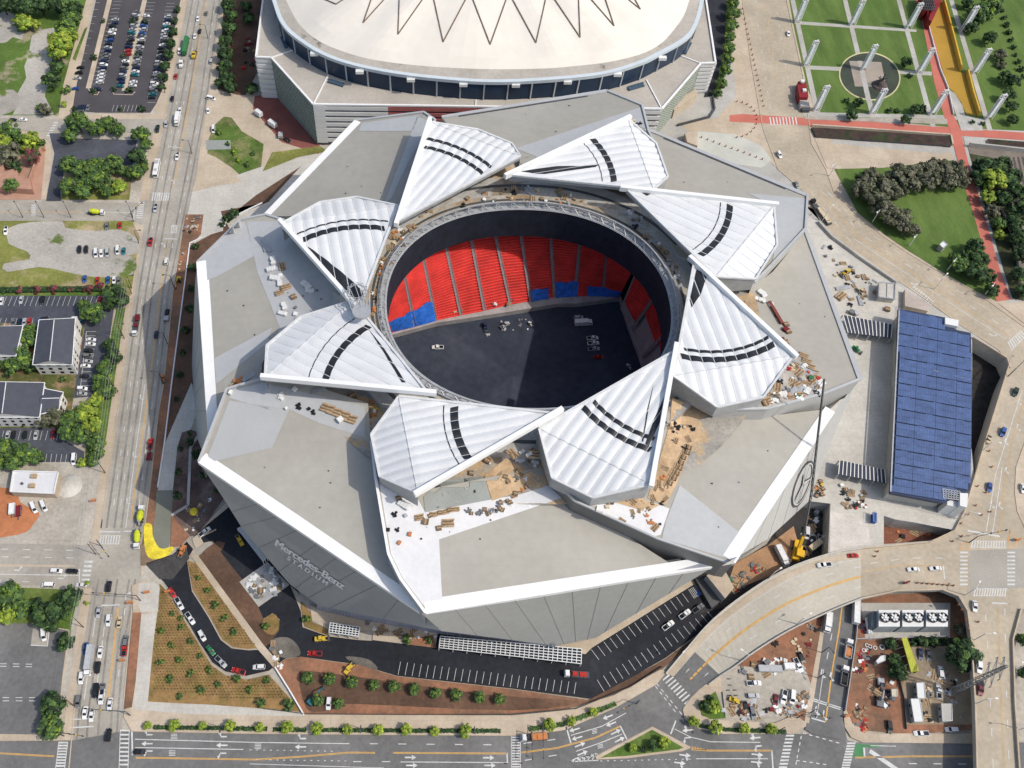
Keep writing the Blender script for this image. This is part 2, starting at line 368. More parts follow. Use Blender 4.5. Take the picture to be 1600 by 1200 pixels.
lay('clay_strip', [(290, 335), (318, 335), (314, 366), (297, 384), (269, 597), (262, 640), (244, 775), (241, 850), (222, 850), (229, 810), (237, 750), (248, 650), (257, 597), (272, 450), (284, 372)], reddirt)
lay('soil_bed', [(297, 384), (330, 366), (420, 340), (420, 600), (300, 600), (259, 691), (262, 640), (270, 597)], browndirt)
lay('soil_bed', [(345, 330), (420, 315), (470, 260), (400, 305), (350, 345), (348, 365), (360, 360)], browndirt)
lay('concrete_walk', [(299, 598), (310, 640), (298, 672), (284, 676), (277, 700), (270, 766), (247, 766), (250, 740), (258, 692)], concrete)
lay('wet_concrete_walk', [(247, 766), (270, 767), (265, 850), (262, 858), (248, 858), (239, 846), (240, 820)], conc_wet)
lay('soil_bed', [(270, 766), (277, 700), (284, 676), (298, 671), (420, 720), (420, 800), (348, 780), (310, 836), (298, 838), (268, 804)], M('soil_purple', (.12, .083, .07), .95, .35, .12, col2=(.19, .14, .12), thr=(.5, .62)))
lay('clay_strip', [(268, 804), (296, 838), (282, 853), (266, 856)], reddirt)
lay('soil_verge', [(220, 850), (242, 850), (250, 872), (270, 866), (262, 880), (220, 884)], M('soil_tan', (.24, .17, .11), .95, .25, .1))
blanket = lay('yellow_curing_sheet', [(225, 821), (237, 820), (239, 838), (248, 855), (258, 857), (268, 854), (272, 858), (262, 868), (248, 873), (236, 873), (227, 860)], concyel, sm=3)
drive = [(228, 880), (270, 866), (292, 846), (302, 858), (292, 875), (300, 924), (326, 965), (345, 1000), (362, 1013), (388, 1016), (408, 1015), (436, 985), (437, 968), (426, 958), (411, 967), (402, 950), (453, 914), (462, 935), (470, 955), (473, 980), (512, 994), (560, 1000), (580, 1001), (582, 1000), (680, 1012), (684, 990), (800, 1003), (915, 1022), (925, 1010), (1000, 962), (1083, 913), (1140, 955), (1112, 975), (1040, 1028), (935, 1088), (922, 1092), (860, 1084), (800, 1076), (620, 1056), (560, 1038), (520, 1033), (470, 1026), (446, 1029), (420, 1048), (385, 1056), (352, 1049), (332, 1035), (313, 1006), (290, 966), (263, 919), (255, 908)]
lay('stadium_drive', drive, asphalt)
lay('stadium_drive', [(355, 785), (410, 830), (470, 930), (453, 914), (404, 947), (380, 907), (345, 862), (340, 852), (332, 845), (318, 848), (309, 832)], asphalt)
lay('dust_patch', [(425, 1000), (450, 996), (466, 1010), (468, 1024), (446, 1028), (425, 1020)], M('dusty_asphalt', (.15, .135, .115), .9, .3, .1), sm=4)
lay('dust_patch', [(540, 1026), (575, 1030), (590, 1046), (560, 1040)], M('dusty_asphalt', (.15, .135, .115)), sm=4)
lay('dust_patch', [(228, 882), (268, 868), (290, 852), (296, 872), (270, 905), (250, 905)], M('dark_dusty_asphalt', (.06, .058, .056), .9, .35, .1))
lay('mulch_bed', [(250, 912), (262, 926), (290, 972), (314, 1012), (331, 1040), (353, 1055), (386, 1062), (420, 1054), (472, 1112), (400, 1106), (231, 1096), (240, 1000)], mulch)
lay('mulch_bed', [(293, 876), (307, 880), (340, 925), (404, 1012), (388, 1014), (364, 1011), (347, 998), (328, 963), (302, 922)], mulch)
lay('soil_bed', [(308, 872), (322, 858), (340, 845), (352, 848), (349, 856), (344, 862), (380, 907), (402, 945), (412, 968), (427, 959), (437, 970), (436, 985), (424, 1003), (410, 1014), (345, 925)], browndirt)
lay('concrete_walk', [(298, 868), (308, 866), (412, 1008), (440, 1040), (430, 1046), (404, 1016)], conc_tan)
lay('mulch_bed', [(470, 938), (486, 958), (488, 972), (514, 984), (512, 993), (476, 979), (472, 955)], mulch)
lay('mulch_bed', [(412, 968), (427, 959), (435, 968), (435, 984), (425, 992), (412, 985)], mulch, sm=3)
lay('concrete_walk', [(352, 786), (300, 842), (306, 858), (318, 848), (309, 832), (360, 790)], conc_tan)
lay('construction_floor', [(374, 909), (418, 878), (452, 914), (404, 948)], conc_grey)
lay('clay_ground', [(446, 1030), (470, 1026), (520, 1034), (560, 1039), (620, 1057), (800, 1077), (922, 1094), (985, 1072), (900, 1106), (800, 1117), (476, 1116), (430, 1046)], reddirt)
lay('soil_bed', [(468, 1056), (500, 1050), (760, 1085), (905, 1096), (800, 1110), (560, 1100), (540, 1104), (500, 1112), (478, 1105)], browndirt, sm=3)
lay('soil_bed', [(925, 1091), (1040, 1030), (1112, 977), (1075, 1010), (1030, 1050), (960, 1085), (900, 1104)], browndirt)
lay('sidewalk', [(206, 915), (222, 908), (240, 909), (250, 918), (245, 960), (238, 1020), (231, 1096), (400, 1106), (476, 1116), (800, 1118), (880, 1110), (960, 1086), (1032, 1046), (1042, 1050), (1025, 1070), (960, 1106), (882, 1140), (815, 1149), (400, 1146), (205, 1142), (193, 1120), (210, 1000)], conc_tan)
lay('concrete_pad', [(217, 912), (240, 909), (249, 915), (247, 956), (220, 956), (214, 940)], concrete)
lay('concrete_walk', [(231, 1097), (330, 1101), (470, 1113), (476, 1119), (300, 1116), (208, 1108), (221, 960), (246, 957), (240, 1000)], concrete)
lay('clay_strip', [(208, 957), (221, 957), (212, 1065), (206, 1105), (194, 1108)], reddirt)
lay('sidewalk', [(484, 946), (506, 948), (580, 970), (684, 985), (684, 990), (680, 1012), (582, 1000), (583, 985), (514, 984), (488, 970)], conc_tan)
lay('planting_bed', [(628, 1001), (676, 992), (682, 1012), (640, 1007)], reddirt)
lay('sidewalk', [(860, 1007), (930, 995), (1082, 905), (1086, 912), (925, 1012), (915, 1022), (860, 1014)], conc_tan)
lay('sidewalk', [(1067, 1108), (1078, 1092), (1092, 1078), (1107, 1066), (1125, 1052), (1130, 1080), (1110, 1090), (1092, 1102), (1096, 1118), (1118, 1124), (1210, 1130), (1240, 1118), (1268, 1126), (1262, 1134), (1240, 1145), (1130, 1146), (1092, 1138), (1070, 1124)], conc_tan)
lay('grass_bed', [(1090, 1100), (1118, 1080), (1134, 1122), (1110, 1124), (1096, 1116)], grass)
lay('traffic_island', [(1019, 1136), (1079, 1168), (1066, 1173), (980, 1184), (932, 1186), (930, 1182)], conc_tan)
lay('island_planting', [(1019, 1140), (1068, 1168), (1060, 1171), (980, 1181), (938, 1184)], grass)
# ---- lower ground beneath the ramp
lay('clay_ground', [(1130, 1055), (1180, 1010), (1260, 960), (1300, 950), (1285, 985), (1270, 1060), (1262, 1130), (1240, 1116), (1180, 1040)], reddirt)
lay('gravel_yard', [(1125, 1050), (1150, 1040), (1260, 1050), (1268, 1072), (1262, 1085), (1254, 1110), (1230, 1120), (1134, 1122)], gravel)
lowst = lay('lower_street', [(1298, 890), (1345, 890), (1342, 930), (1334, 975), (1330, 1030), (1320, 1080), (1316, 1118), (1324, 1158), (1268, 1146), (1258, 1140), (1272, 1080), (1283, 1010), (1290, 960)], asph_mid)
lay('sidewalk', [(1287, 955), (1292, 955), (1283, 1020), (1272, 1090), (1264, 1130), (1257, 1128), (1264, 1085), (1276, 1020)], conc_tan)
lay('clay_ground', [(1340, 930), (1500, 925), (1520, 990), (1522, 1140), (1420, 1148), (1340, 1140), (1320, 1110), (1324, 1060), (1334, 1000)], reddirt)
lay('gravel_yard', [(1425, 1010), (1522, 1010), (1522, 1132), (1415, 1132), (1410, 1070)], M('dirt_tan', (.30, .235, .16), .95, .2, .07, fine=.7))
lay('concrete_pad', [(1345, 942), (1485, 942), (1484, 998), (1352, 998)], conc_grey)
lay('sidewalk', [(1318, 1112), (1322, 1108), (1332, 1130), (1360, 1146), (1522, 1146), (1522, 1162), (1348, 1160), (1330, 1152), (1320, 1136)], conc_tan)
lay('dark_soil', [(1420, 998), (1520, 996), (1520, 1008), (1425, 1010)], darkearth)
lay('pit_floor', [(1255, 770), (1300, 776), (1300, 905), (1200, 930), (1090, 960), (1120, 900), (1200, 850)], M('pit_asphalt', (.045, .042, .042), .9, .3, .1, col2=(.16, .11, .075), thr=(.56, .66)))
lay('clay_ground', [(1148, 880), (1200, 852), (1240, 822), (1250, 860), (1225, 890), (1165, 915), (1140, 905)], M('clay_bright', (.42, .25, .14), .95, .25, .07))
lay('pit_floor', [(1375, 800), (1500, 830), (1470, 880), (1370, 880)], M('clay_shade', (.20, .08, .05), .95, .3, .1))
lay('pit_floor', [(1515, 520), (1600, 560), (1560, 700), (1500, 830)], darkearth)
# ---- upper sheets
R1L = [(1150, -30), (1160, 0), (1174, 100), (1192, 200), (1216, 265), (1257, 300), (1283, 347), (1321, 385), (1362, 415), (1416, 447), (1452, 472), (1500, 507), (1560, 546), (1577, 566)]
R1R = [(1222, -30), (1229, 0), (1255, 120), (1268, 225), (1291, 265), (1303, 300), (1341, 338), (1381, 370), (1413, 392), (1476, 430), (1526, 457), (1640, 540)]
lay('pavement', [(1130, -30), (1135, 0), (1150, 150), (1120, 185), (1060, 190), (1075, 205), (1180, 225), (1200, 250), (1255, 300), (1257, 320), (1300, 340)]+R1L[::-1][4:], conc_tan, True)
lay('white_ramp', [(1090, 205), (1150, 210), (1190, 228), (1206, 250), (1190, 262), (1140, 255), (1085, 232)], M('concrete_pale_green', (.50, .50, .44), .9, .1, .1), True)
lay('pavement', [(x-8, y) for x, y in R1R]+[(x+16, y-8) for x, y in R1R[::-1]], conc_tan, True)
road1 = lay('upper_road', R1L+[(1590, 690), (1640, 690)]+R1R[::-1], asph_tan, True)
R2L = [(1577, 566), (1566, 600), (1538, 690), (1522, 745), (1506, 800), (1490, 830), (1452, 848), (1400, 853), (1345, 858)]
road2 = lay('viaduct_road', R2L+[(1345, 936), (1400, 924), (1470, 922), (1498, 934), (1511, 956), (1516, 1000), (1522, 1100), (1527, 1290), (1597, 1290), (1584, 1100), (1581, 1000), (1594, 952), (1640, 930), (1640, 560)], asph_tan, True)
lay('road_centre', [(1516, 860), (1610, 856), (1620, 918), (1516, 922)], M('concrete_road_grey', (.36, .335, .29), .9, .12, .06), True)
isl = lay('viaduct_island', [(1640, 660), (1602, 690), (1588, 730), (1586, 770), (1590, 800), (1604, 830), (1640, 850)], conc_tan, True)
plaza = lay('stadium_plaza', [(1250, 330), (1262, 336), (1282, 350), (1321, 388), (1362, 420), (1414, 452), (1420, 470), (1398, 480), (1386, 785), (1490, 812), (1508, 800), (1490, 828), (1400, 811), (1381, 806), (1380, 852), (1345, 858), (1296, 866), (1298, 787), (1240, 780), (1300, 560)], concrete, True)
lay('plaza_band', [(1297, 798), (1355, 812), (1360, 850), (1297, 862)], M('concrete_pinkish', (.56, .52, .47)), True)
lay('red_path', [(1140, 180), (1160, 178), (1255, 184), (1300, 186), (1500, 200), (1640, 210), (1640, 222), (1500, 212), (1256, 196), (1140, 190)], redpath, True)
# park
lay('park_lawn', [(1228, -30), (1640, -30), (1640, 206), (1500, 200), (1285, 180), (1262, 140), (1240, 40)], lawn, True)
lay('park_path', [(1246, 33), (1432, 46), (1432, 50), (1247, 38)], conc_grey, True)
lay('park_path', [(1258, 102), (1456, 112), (1456, 118), (1259, 108)], conc_grey, True)
lay('park_path', [(1254, 175), (1480, 180), (1540, 186), (1540, 191), (1480, 186), (1256, 181)], conc_grey, True)
for a, b in (((1238, 0), (1277, 176)), ((1320, 0), (1366, 190)), ((1404, 0), (1458, 198)), ((1486, 0), (1547, 204))):
    lay('park_path', [(a[0]-3, a[1]), (a[0]+4, a[1]), (b[0]+4, b[1]), (b[0]-4, b[1])], conc_grey, True)
for k in range(1):
    c = (1359, 119); rx, ry = 48, 38
    lay('fountain_rim', [(c[0]+rx*math.cos(t)+4*math.sin(t), c[1]+ry*math.sin(t)) for t in (2*math.pi*i/40 for i in range(40))], M('rim_sand', (.55, .50, .28)), True)
    lay('fountain_pool', [(c[0]+(rx-2)*math.cos(t)+4*math.sin(t), c[1]+(ry-2)*math.sin(t)) for t in (2*math.pi*i/40 for i in range(40))], water, True)
lay('fountain_deck', [(1327, 95), (1377, 97), (1385, 136), (1336, 135)], M('deck_taupe', (.34, .29, .24), .9, .12, .1), True)
lay('park_path', [(1340, 95), (1347, 95), (1362, 160), (1354, 160)], conc_grey, True)
lay('red_path', [(1424, -20), (1445, -20), (1452, 30), (1470, 100), (1490, 180), (1500, 200), (1512, 250), (1525, 290), (1545, 360), (1562, 420), (1580, 468), (1557, 471), (1540, 400), (1520, 330), (1503, 280), (1485, 205), (1475, 182), (1460, 130), (1440, 30)], redpath, True)
lay('yellow_court', [(1450, 30), (1472, 5), (1487, 60), (1500, 113), (1508, 115), (1527, 181), (1510, 178), (1502, 160), (1490, 143), (1480, 135), (1462, 70)], M('yellow_floor', (.40, .235, .035), .8, .12, .05), True)
lay('concrete_walk', [(1480, 138), (1492, 146), (1504, 165), (1508, 180), (1532, 186), (1536, 204), (1502, 204), (1494, 180)], conc_grey, True)
lay('soil_border', [(1256, 182), (1480, 186), (1480, 194), (1300, 188), (1258, 186)], gravel, True)
lay('concrete_walk', [(1505, 213), (1538, 215), (1542, 228), (1508, 226)], conc_grey, True)
lay('access_road', [(1272, 214), (1300, 216), (1480, 236), (1488, 240), (1490, 252), (1450, 256), (1380, 262), (1310, 264), (1292, 262)], conc_tan, True)
lay('grey_strip', [(1300, 218), (1470, 228), (1486, 236), (1470, 240), (1300, 224)], conc_grey, True)
lay('park_lawn', [(1304, 264), (1380, 262), (1490, 250), (1503, 280), (1520, 330), (1540, 400), (1557, 470), (1526, 455), (1476, 427), (1414, 388), (1382, 366), (1340, 332)], lawn, True)
lay('railway_cutting', [(1512, 228), (1640, 240), (1640, 480), (1582, 465), (1560, 380), (1530, 290)], M('ballast', (.20, .17, .14), .95, .25, .15), True)
lay('tree_bed', [(1515, 240), (1570, 250), (1582, 320), (1590, 400), (1600, 470), (1582, 466), (1562, 400), (1530, 290)], M('bed_dark', (.05, .055, .025), .95, .3, .1), True)
lay('pavement', [(1560, 474), (1640, 470), (1640, 530), (1600, 505)], conc_tan, True)
mb = MB()
for k in (0, 1, 2, 3): ribbon(mb, [G(1577+k*7, 245, UP+.12+ZC[1]), G(1592+k*9, 330, UP+.12+ZC[1])], .9)
tag(mb.build('railway_track', rust), 'four rusty rails in the ballast cutting at the far right', 'railway')
# ---------------------------------------------------------------- ramp from the viaduct down to the bottom road
RT = [(1345, 858, UP), (1296, 866, UP-.2), (1226, 891, 6.6), (1162, 930, 4.6), (1112, 970, 3.0), (1076, 1010, 1.6), (1040, 1053, .2)]
RB = [(1345, 936, UP), (1300, 954, UP-.3), (1232, 986, 6.4), (1180, 1018, 4.6), (1148, 1042, 3.0), (1126, 1056, 1.6), (1107, 1070, .2)]
RT = smooth_line(RT, 4); RB = smooth_line(RB, 4)
Lp = [G(*p)+Vector((0, 0, ZC[1]*.2+.05)) for p in RT]; Rp = [G(*p)+Vector((0, 0, ZC[1]*.2+.05)) for p in RB]
mb = MB()
for k in range(len(Lp)-1):
    a, b, c, d = Lp[k], Lp[k+1], Rp[k+1], Rp[k]; mb.face([a, b, c, d])
    dn = Vector((0, 0, -1.6)); mb.face([a, a+dn, b+dn, b], 1); mb.face([c, c+dn, d+dn, d], 1); mb.face([a+dn, d+dn, c+dn, b+dn], 1)
ramp = tag(mb.build('ramp_road', [M('concrete_ramp', (.50, .46, .38), .9, .10, .06, fine=.8), conc_grey]), kind='structure')
def between(f): return [l.lerp(r, f) for l, r in zip(Lp, Rp)]
up1 = Vector((0, 0, .03))
def wall_along(mb, pts, h, w, m=0, z0=0):
    for a, b in zip(pts, pts[1:]):
        a, b = Vector(a), Vector(b); dz = Vector((0, 0, h/2+z0)); mb.bar(a+dz, b+dz, w, h, m)
mb = MB(); wall_along(mb, between(.0), 1.0, .45); wall_along(mb, between(1.0), 1.0, .45); mb.build('parapet', concrete, ramp)
mb = MB()
for f, w in ((.11, 2.2),): 
    pts = between(f)
    for k in range(len(pts)-1): mb.bar(pts[k]+up1*3, pts[k+1]+up1*3, w, .16)
mb.build('sidewalk', conc_tan, ramp)
mb = MB(); ribbon(mb, [p+up1 for p in between(.55)], .45); ribbon(mb, [p+up1 for p in between(.575)], .3); mb.build('centre_line', paint_y, ramp)
def dash_along(mb, pts, on=3.0, gap=9.0, w=.3, start=0.0):
    pts = [Vector(p) for p in pts]; seg = [(b-a).length for a, b in zip(pts, pts[1:])]; tot = sum(seg)
    def at(s):
        for a, b, l in zip(pts, pts[1:], seg):
            if s <= l: return a.lerp(b, s/l)
            s -= l
        return pts[-1]
    s = start
    while s+on < tot: ribbon(mb, [at(s), at(s+on)], w); s += on+gap
mb = MB(); dash_along(mb, [p+up1 for p in between(.36)]); dash_along(mb, [p+up1 for p in between(.76)]); ribbon(mb, [p+up1 for p in between(.94)], .2); ribbon(mb, [p+up1 for p in between(.2)], .2); mb.build('lane_marking', paint_w, ramp)
# the dark asphalt apron where the ramp meets the road
a = [p+Vector((0, 0, .045)) for p in Lp[-5:]]; b = [p+Vector((0, 0, .045)) for p in Rp[-5:]]
mb = MB()
for k in range(4):
    q = [a[k].lerp(b[k], .2), a[k+1].lerp(b[k+1], .2), b[k+1].lerp(a[k+1], .05), b[k].lerp(a[k], .05)]; mb.face(q)
mb.build('asphalt_apron', asph_mid, ramp)
# piers under the viaduct and ramp
def pier(x, y, h):
    g = G(x, y, h); mb = MB(); mb.tube((g.x, g.y, -.05), (g.x, g.y, h-1.5), .8, n=12)
    o = mb.build('concrete_pier', conc_grey, org=(g.x, g.y, 0)); reg(o, 'round concrete pier holding up', 'the curved viaduct', (x, y), 'top', 'pier', 'concrete piers under the viaduct')
for x, y, h in ((1540, 990, UP), (1545, 1080, UP), (1550, 1160, UP), (1320, 900, UP), (1400, 890, UP), (1470, 880, UP), (1260, 930, 7), (1200, 962, 5.2), (1580, 1160, UP), (1575, 1080, UP), (1560, 640, UP)): pier(x, y, h)
# viaduct edge walls
def edge_wall(name, px, z, h, w, mat, label, cat, loop=False):
    pts = [G(x, y, z) for x, y in px]; mb = MB(); wall_along(mb, pts+([pts[0]] if loop else []), h, w)
    c = sum(pts, Vector())/len(pts); o = mb.build(name, mat, org=(c.x, c.y, z)); tag(o, label, cat); return o
edge_wall('parapet_wall', [(1527, 1290), (1522, 1100), (1516, 1000), (1510, 955), (1496, 932), (1470, 922), (1400, 924), (1345, 936)], UP, 1.1, .5, conc_tan, 'tan concrete parapet along the left edge of the lower right viaduct', 'parapet')
edge_wall('parapet_wall', [(1597, 1290), (1584, 1100), (1581, 1000), (1594, 952)], UP, 1.1, .5, conc_tan, 'tan concrete parapet along the right edge of the lower right viaduct', 'parapet')
edge_wall('parapet_wall', [(1577, 566), (1566, 600), (1538, 690), (1522, 745), (1506, 800), (1490, 830), (1452, 848), (1400, 853), (1345, 858)], UP, 1.1, .4, conc_tan, 'tan concrete parapet between the solar canopy and the curving viaduct', 'parapet')
edge_wall('retaining_wall', [(1278, 348), (1300, 372), (1345, 405), (1400, 443)], UP, 1.6, 1.2, conc_grey, 'grey retaining wall between the stadium plaza and the upper road', 'wall')
edge_wall('parapet_wall', [(1519, 528), (1572, 561), (1577, 576)], UP, 1.2, .6, conc_tan, 'short concrete parapet over the dark void beside the solar canopy', 'parapet')
# ---------------------------------------------------------------- road markings (parts of their roads)
def zof(o): return o.data.vertices[0].co.z+.02
def P_(L, z): return [G(x, y, z) for x, y in L]
EPS = [0]
def eps():
    EPS[0] = (EPS[0]+1) % 12; return Vector((0, 0, EPS[0]*.0012))
def arrow(mb, x, y, dx, dy, z, kind='s', s=1.0):
    p = G(x, y, z); d = G(x+dx, y+dy, z)-p; d.normalize(); n = Vector((-d.y, d.x, 0)); w = .22*s
    def q(a, b): return p+d*a*s+n*b*s
    p = p+eps()
    if kind == 's': mb.face([q(-2, -.25), q(.6, -.25), q(.6, .25), q(-2, .25)]); mb.face([q(.6, -.9), q(2.2, 0), q(.6, .9)])
    if kind in 'lr+':
        g = 1 if kind == 'l' else -1
        if kind != '+': mb.face([q(-2, -.25), q(.3, -.25), q(.3, .25), q(-2, .25)])
        e = [q(-.1, 0), q(.45, .15*g), q(.9, 1.0*g), q(.4, 1.0*g)]; e2 = [q(.1, .9*g), q(1.3, .9*g), q(.7, 2.0*g)]
        for f in (e, e2): mb.face(f if g > 0 else f[::-1])
def zebra(mb, a, b, c, d, n, z, frac=.5, rails=True):
    a, b, c, d = P_((a, b, c, d), z)          # a-b one long side, d-c the other
    for k in range(n):
        t0, t1 = (k+.5-frac/2)/n, (k+.5+frac/2)/n
        mb.face([a.lerp(b, t0), a.lerp(b, t1), d.lerp(c, t1), d.lerp(c, t0)])
    if rails: e = Vector((0, 0, .006)); ribbon(mb, [a+e, b+e], .25); ribbon(mb, [d+e, c+e], .25)
def stalls(mb, a, b, c, d, n, z, w=.16):
    a, b, c, d = P_((a, b, c, d), z)
    for k in range(n+1): ribbon(mb, [a.lerp(b, k/n), d.lerp(c, k/n)], w)
def upfix(mb):
    # every painted face looks up
    for i, f in enumerate(mb.f):
        p = [Vector(mb.v[k]) for k in f[:3]]
        if (p[1]-p[0]).cross(p[2]-p[0]).z < 0: mb.f[i] = f[::-1]
    return mb
def mark(mb, name, mat, parent): 
    if mb.f: upfix(mb).build(name, mat, parent)
# avenue
z = zof(avenue); t = lambda L, f, Rr: None
def mixl(f, ys=(-20, 0, 150, 297, 375, 450, 600, 700, 825)):
    def xat(L, y):
        for (x0, y0), (x1, y1) in zip(L, L[1:]):
            if y0 <= y <= y1: return x0+(x1-x0)*(y-y0)/(y1-y0)
        return L[-1][0]
    return [G(xat(NL, y)*(1-f)+xat(NR, y)*f, y, z) for y in ys]
mb = MB()
for f in (.215, .375): dash_along(mb, mixl(f)); 
dash_along(mb, mixl(.80)); ribbon(mb, mixl(.56, (600, 700, 825)), .3)
ribbon(mb, [G(193, 830, z), G(206, 830, z)], .5); ribbon(mb, [G(156, 830.5, z), G(188, 831, z)], .6)
zebra(mb, (156, 837), (189, 837), (187, 850), (154, 850), 8, z, .45)
zebra(mb, (238, 301), (266, 302), (264, 313), (236, 313), 8, z, .45)
zebra(mb, (268, 352), (278, 352), (276, 364), (266, 364), 4, z, .45)
ribbon(mb, [G(256, 373, z), G(277, 373.5, z)], .5); ribbon(mb, [G(262, 373, z), G(257, 402, z)], .3)
ribbon(mb, [G(262, 229, z), G(284, 231, z)], .4)
ys = (960, 1000, 1050, 1100)
dash_along(mb, mixl(.18, ys), 9, 3); dash_along(mb, mixl(.41, ys), 9, 1.5); dash_along(mb, mixl(.84, (950, 1000, 1090)))
ribbon(mb, [G(158, 946, z), G(187, 945, z)], .5); ribbon(mb, [G(112, 1124, z), G(146, 1123, z)], .4); ribbon(mb, [G(111, 1137, z), G(146, 1135, z)], .5)
for x, y in ((219, 622), (208, 712), (198, 785)): arrow(mb, x, y, -2.5, 18, z, 'l')
arrow(mb, 257, 382, 2, -20, z, 'l'); arrow(mb, 197, 930, 2, -20, z, 'r'); arrow(mb, 272, 283, 2, -20, z, 'l')
mark(mb, 'lane_marking', paint_w, avenue)
mb = MB()
for f in (.655, .675): ribbon(mb, mixl(f, (375, 450, 600, 700, 812)), .22)
for f in (.50, .53): ribbon(mb, mixl(f, (0, 100, 200, 290)), .22)
for f in (.665, .69): ribbon(mb, mixl(f, (950, 1000, 1100)), .3)
mark(mb, 'centre_line', paint_y, avenue)
mb = MB()
for f in (.12, .30, .46, .74, .88): ribbon(mb, [p-Vector((0, 0, .012)) for p in mixl(f, (-20, 150, 297, 450, 600, 825))], .9)
for f in (.10, .30, .52, .77, .9): ribbon(mb, [p-Vector((0, 0, .012)) for p in mixl(f, (905, 1000, 1100, 1200))], .8)
mark(mb, 'tyre_wear', M('tyre_wear_light', (.25, .232, .205), .9, .3, .1), avenue)
mb = MB()
a = MB()
for k in range(6):
    y = 876+k*7; x = 132-(k*1.2); zebra(a, (x, y), (x+13, y), (x+12.6, y+3.4), (x-.4, y+3.4), 1, zof(streetC), 1, False)
for (x0, y0, x1, y1) in ((92, 1159, 87, 1200), (188, 1140, 186, 1200)):
    n = 9
    zD = zof(streetD)
    for k in range(n):
        f = k/n; x = x0+(x1-x0)*f; y = y0+(y1-y0)*f; zebra(a, (x, y), (x+14, y), (x+13.6, y+2.6), (x-.3, y+2.6), 1, zD, 1, False)
    ribbon(a, [G(x0, y0, zD+.006), G(x1, y1, zD+.006)], .25); ribbon(a, [G(x0+14, y0, zD+.006), G(x1+14, y1, zD+.006)], .25)
for k in range(8):
    y = 316+k*3.3; zebra(a, (216-k*.4, y), (226-k*.4, y), (225.6-k*.4, y+1.6), (215.6-k*.4, y+1.6), 1, zof(streetB), 1, False)
mark(a, 'zebra_crossing', paint_w, avenue)
z = zof(streetC); mb = MB()
for y in (858, 870): dash_along(mb, P_([(2, y), (130, y+2)], z), 3, 6, .3)
ribbon(mb, P_([(-20, 897), (122, 899)], z), .3); dash_along(mb, P_([(0, 908), (95, 910)], z), 3, 6, .3); ribbon(mb, P_([(124, 889), (124, 916)], z), .5)
arrow(mb, 29, 891, 20, 1, z, 'l'); arrow(mb, 98, 904, 20, 1, z, 'l')
mark(mb, 'lane_marking', paint_w, streetC)
z = zof(streetB); mb = MB(); ribbon(mb, P_([(135, 331), (208, 332)], z), .25); ribbon(mb, P_([(210, 324), (209, 344)], z), .5)
for k in range(6): y = 320+k*3; zebra(mb, (49, y), (56, y), (55.5, y+1.4), (48.5, y+1.4), 1, z, 1, False)
mark(mb, 'lane_marking', paint_w, streetB)
mb = MB(); ribbon(mb, P_([(0, 331), (130, 331.5)], z), .25); mark(mb, 'centre_line', paint_y, streetB)
z = zof(streetA); mb = MB()
for k in range(6): y = 191+k*4; zebra(mb, (84-k*2.2, y), (91-k*2.2, y), (90-k*2.2, y+1.8), (83-k*2.2, y+1.8), 1, z, 1, False)
mark(mb, 'lane_marking', paint_w, streetA)
# car parks
z = zof(lotA); mb = MB()
for (a, b, w, n) in (((177, 2), (142, 138), 13, 22), ((164, 2), (134, 120), 0, 1), ((228, 4), (212, 60), 15, 10), ((260, 5), (230, 160), 13, 26)):
    if w: stalls(mb, a, b, (b[0]+w, b[1]), (a[0]+w, a[1]), n, z)
stalls(mb, (148, 4), (126, 95), (133, 95), (156, 4), 8, z); stalls(mb, (178, 164), (220, 164), (217, 174), (175, 174), 7, z)
mark(mb, 'stall_line', paint_w, lotA)
mb = MB()
for a, b, w in (((176, -20), (138, 138), 3.0), ((226, 0), (194, 142), 3.0)):
    ribbon(mb, P_([a, b], z), w)
ribbon(mb, P_([(138, 138), (143, 147), (152, 148), (155, 143)], z), .6); ribbon(mb, P_([(174, 140), (178, 147), (207, 148), (211, 143)], z), .6)
mark(mb, 'kerbed_median', conc_tan, lotA)
z = zof(lotC); mb = MB(); stalls(mb, (2, 463), (153, 463), (148, 478), (-4, 478), 18, z); stalls(mb, (2, 497), (52, 497), (49, 509), (-2, 509), 6, z); stalls(mb, (135, 518), (126, 610), (140, 610), (150, 518), 13, z)
ribbon(mb, P_([(135, 518), (125, 612)], z), .2); mark(mb, 'stall_line', paint_w, lotC)
z = zof(lotD); mb = MB(); stalls(mb, (6, 673), (92, 673), (88, 688), (2, 688), 10, z); stalls(mb, (73, 709), (112, 710), (110, 722), (71, 722), 5, z); mark(mb, 'stall_line', paint_w, lotD)
z = zof(lotE); mb = MB()
for y in (1037, 1041): dash_along(mb, P_([(0, y), (66, y+1)], z), 2.5, 2.5, .25)
for y in (1090, 1095): dash_along(mb, P_([(4, y), (64, y)], z), 2.5, 2.5, .25)
ribbon(mb, P_([(48, 1008), (74, 1009.5), (78, 978)], z), .4); mark(mb, 'stall_line', paint_w, lotE)
DR = bpy.data.objects['stadium_drive']; z = zof(DR); mb = MB()
stalls(mb, (626, 1034), (900, 1066), (897, 1084), (622, 1054), 25, z)
stalls(mb, (924, 1015), (1066, 927), (1076, 941), (936, 1031), 15, z)
stalls(mb, (933, 1062), (1105, 955), (1115, 967), (944, 1080), 18, z)
for k in range(6): ribbon(mb, P_([(1076+k*2.2, 921-k*1.2), (1085+k*2.2, 935-k*1.2)], z), .2)
mark(mb, 'stall_line', paint_w, DR)
mb = MB(); mb.face(P_([(1088, 924), (1093, 923), (1095, 930), (1090, 931)], z)); mark(mb, 'parking_symbol', tarp_blue, DR)
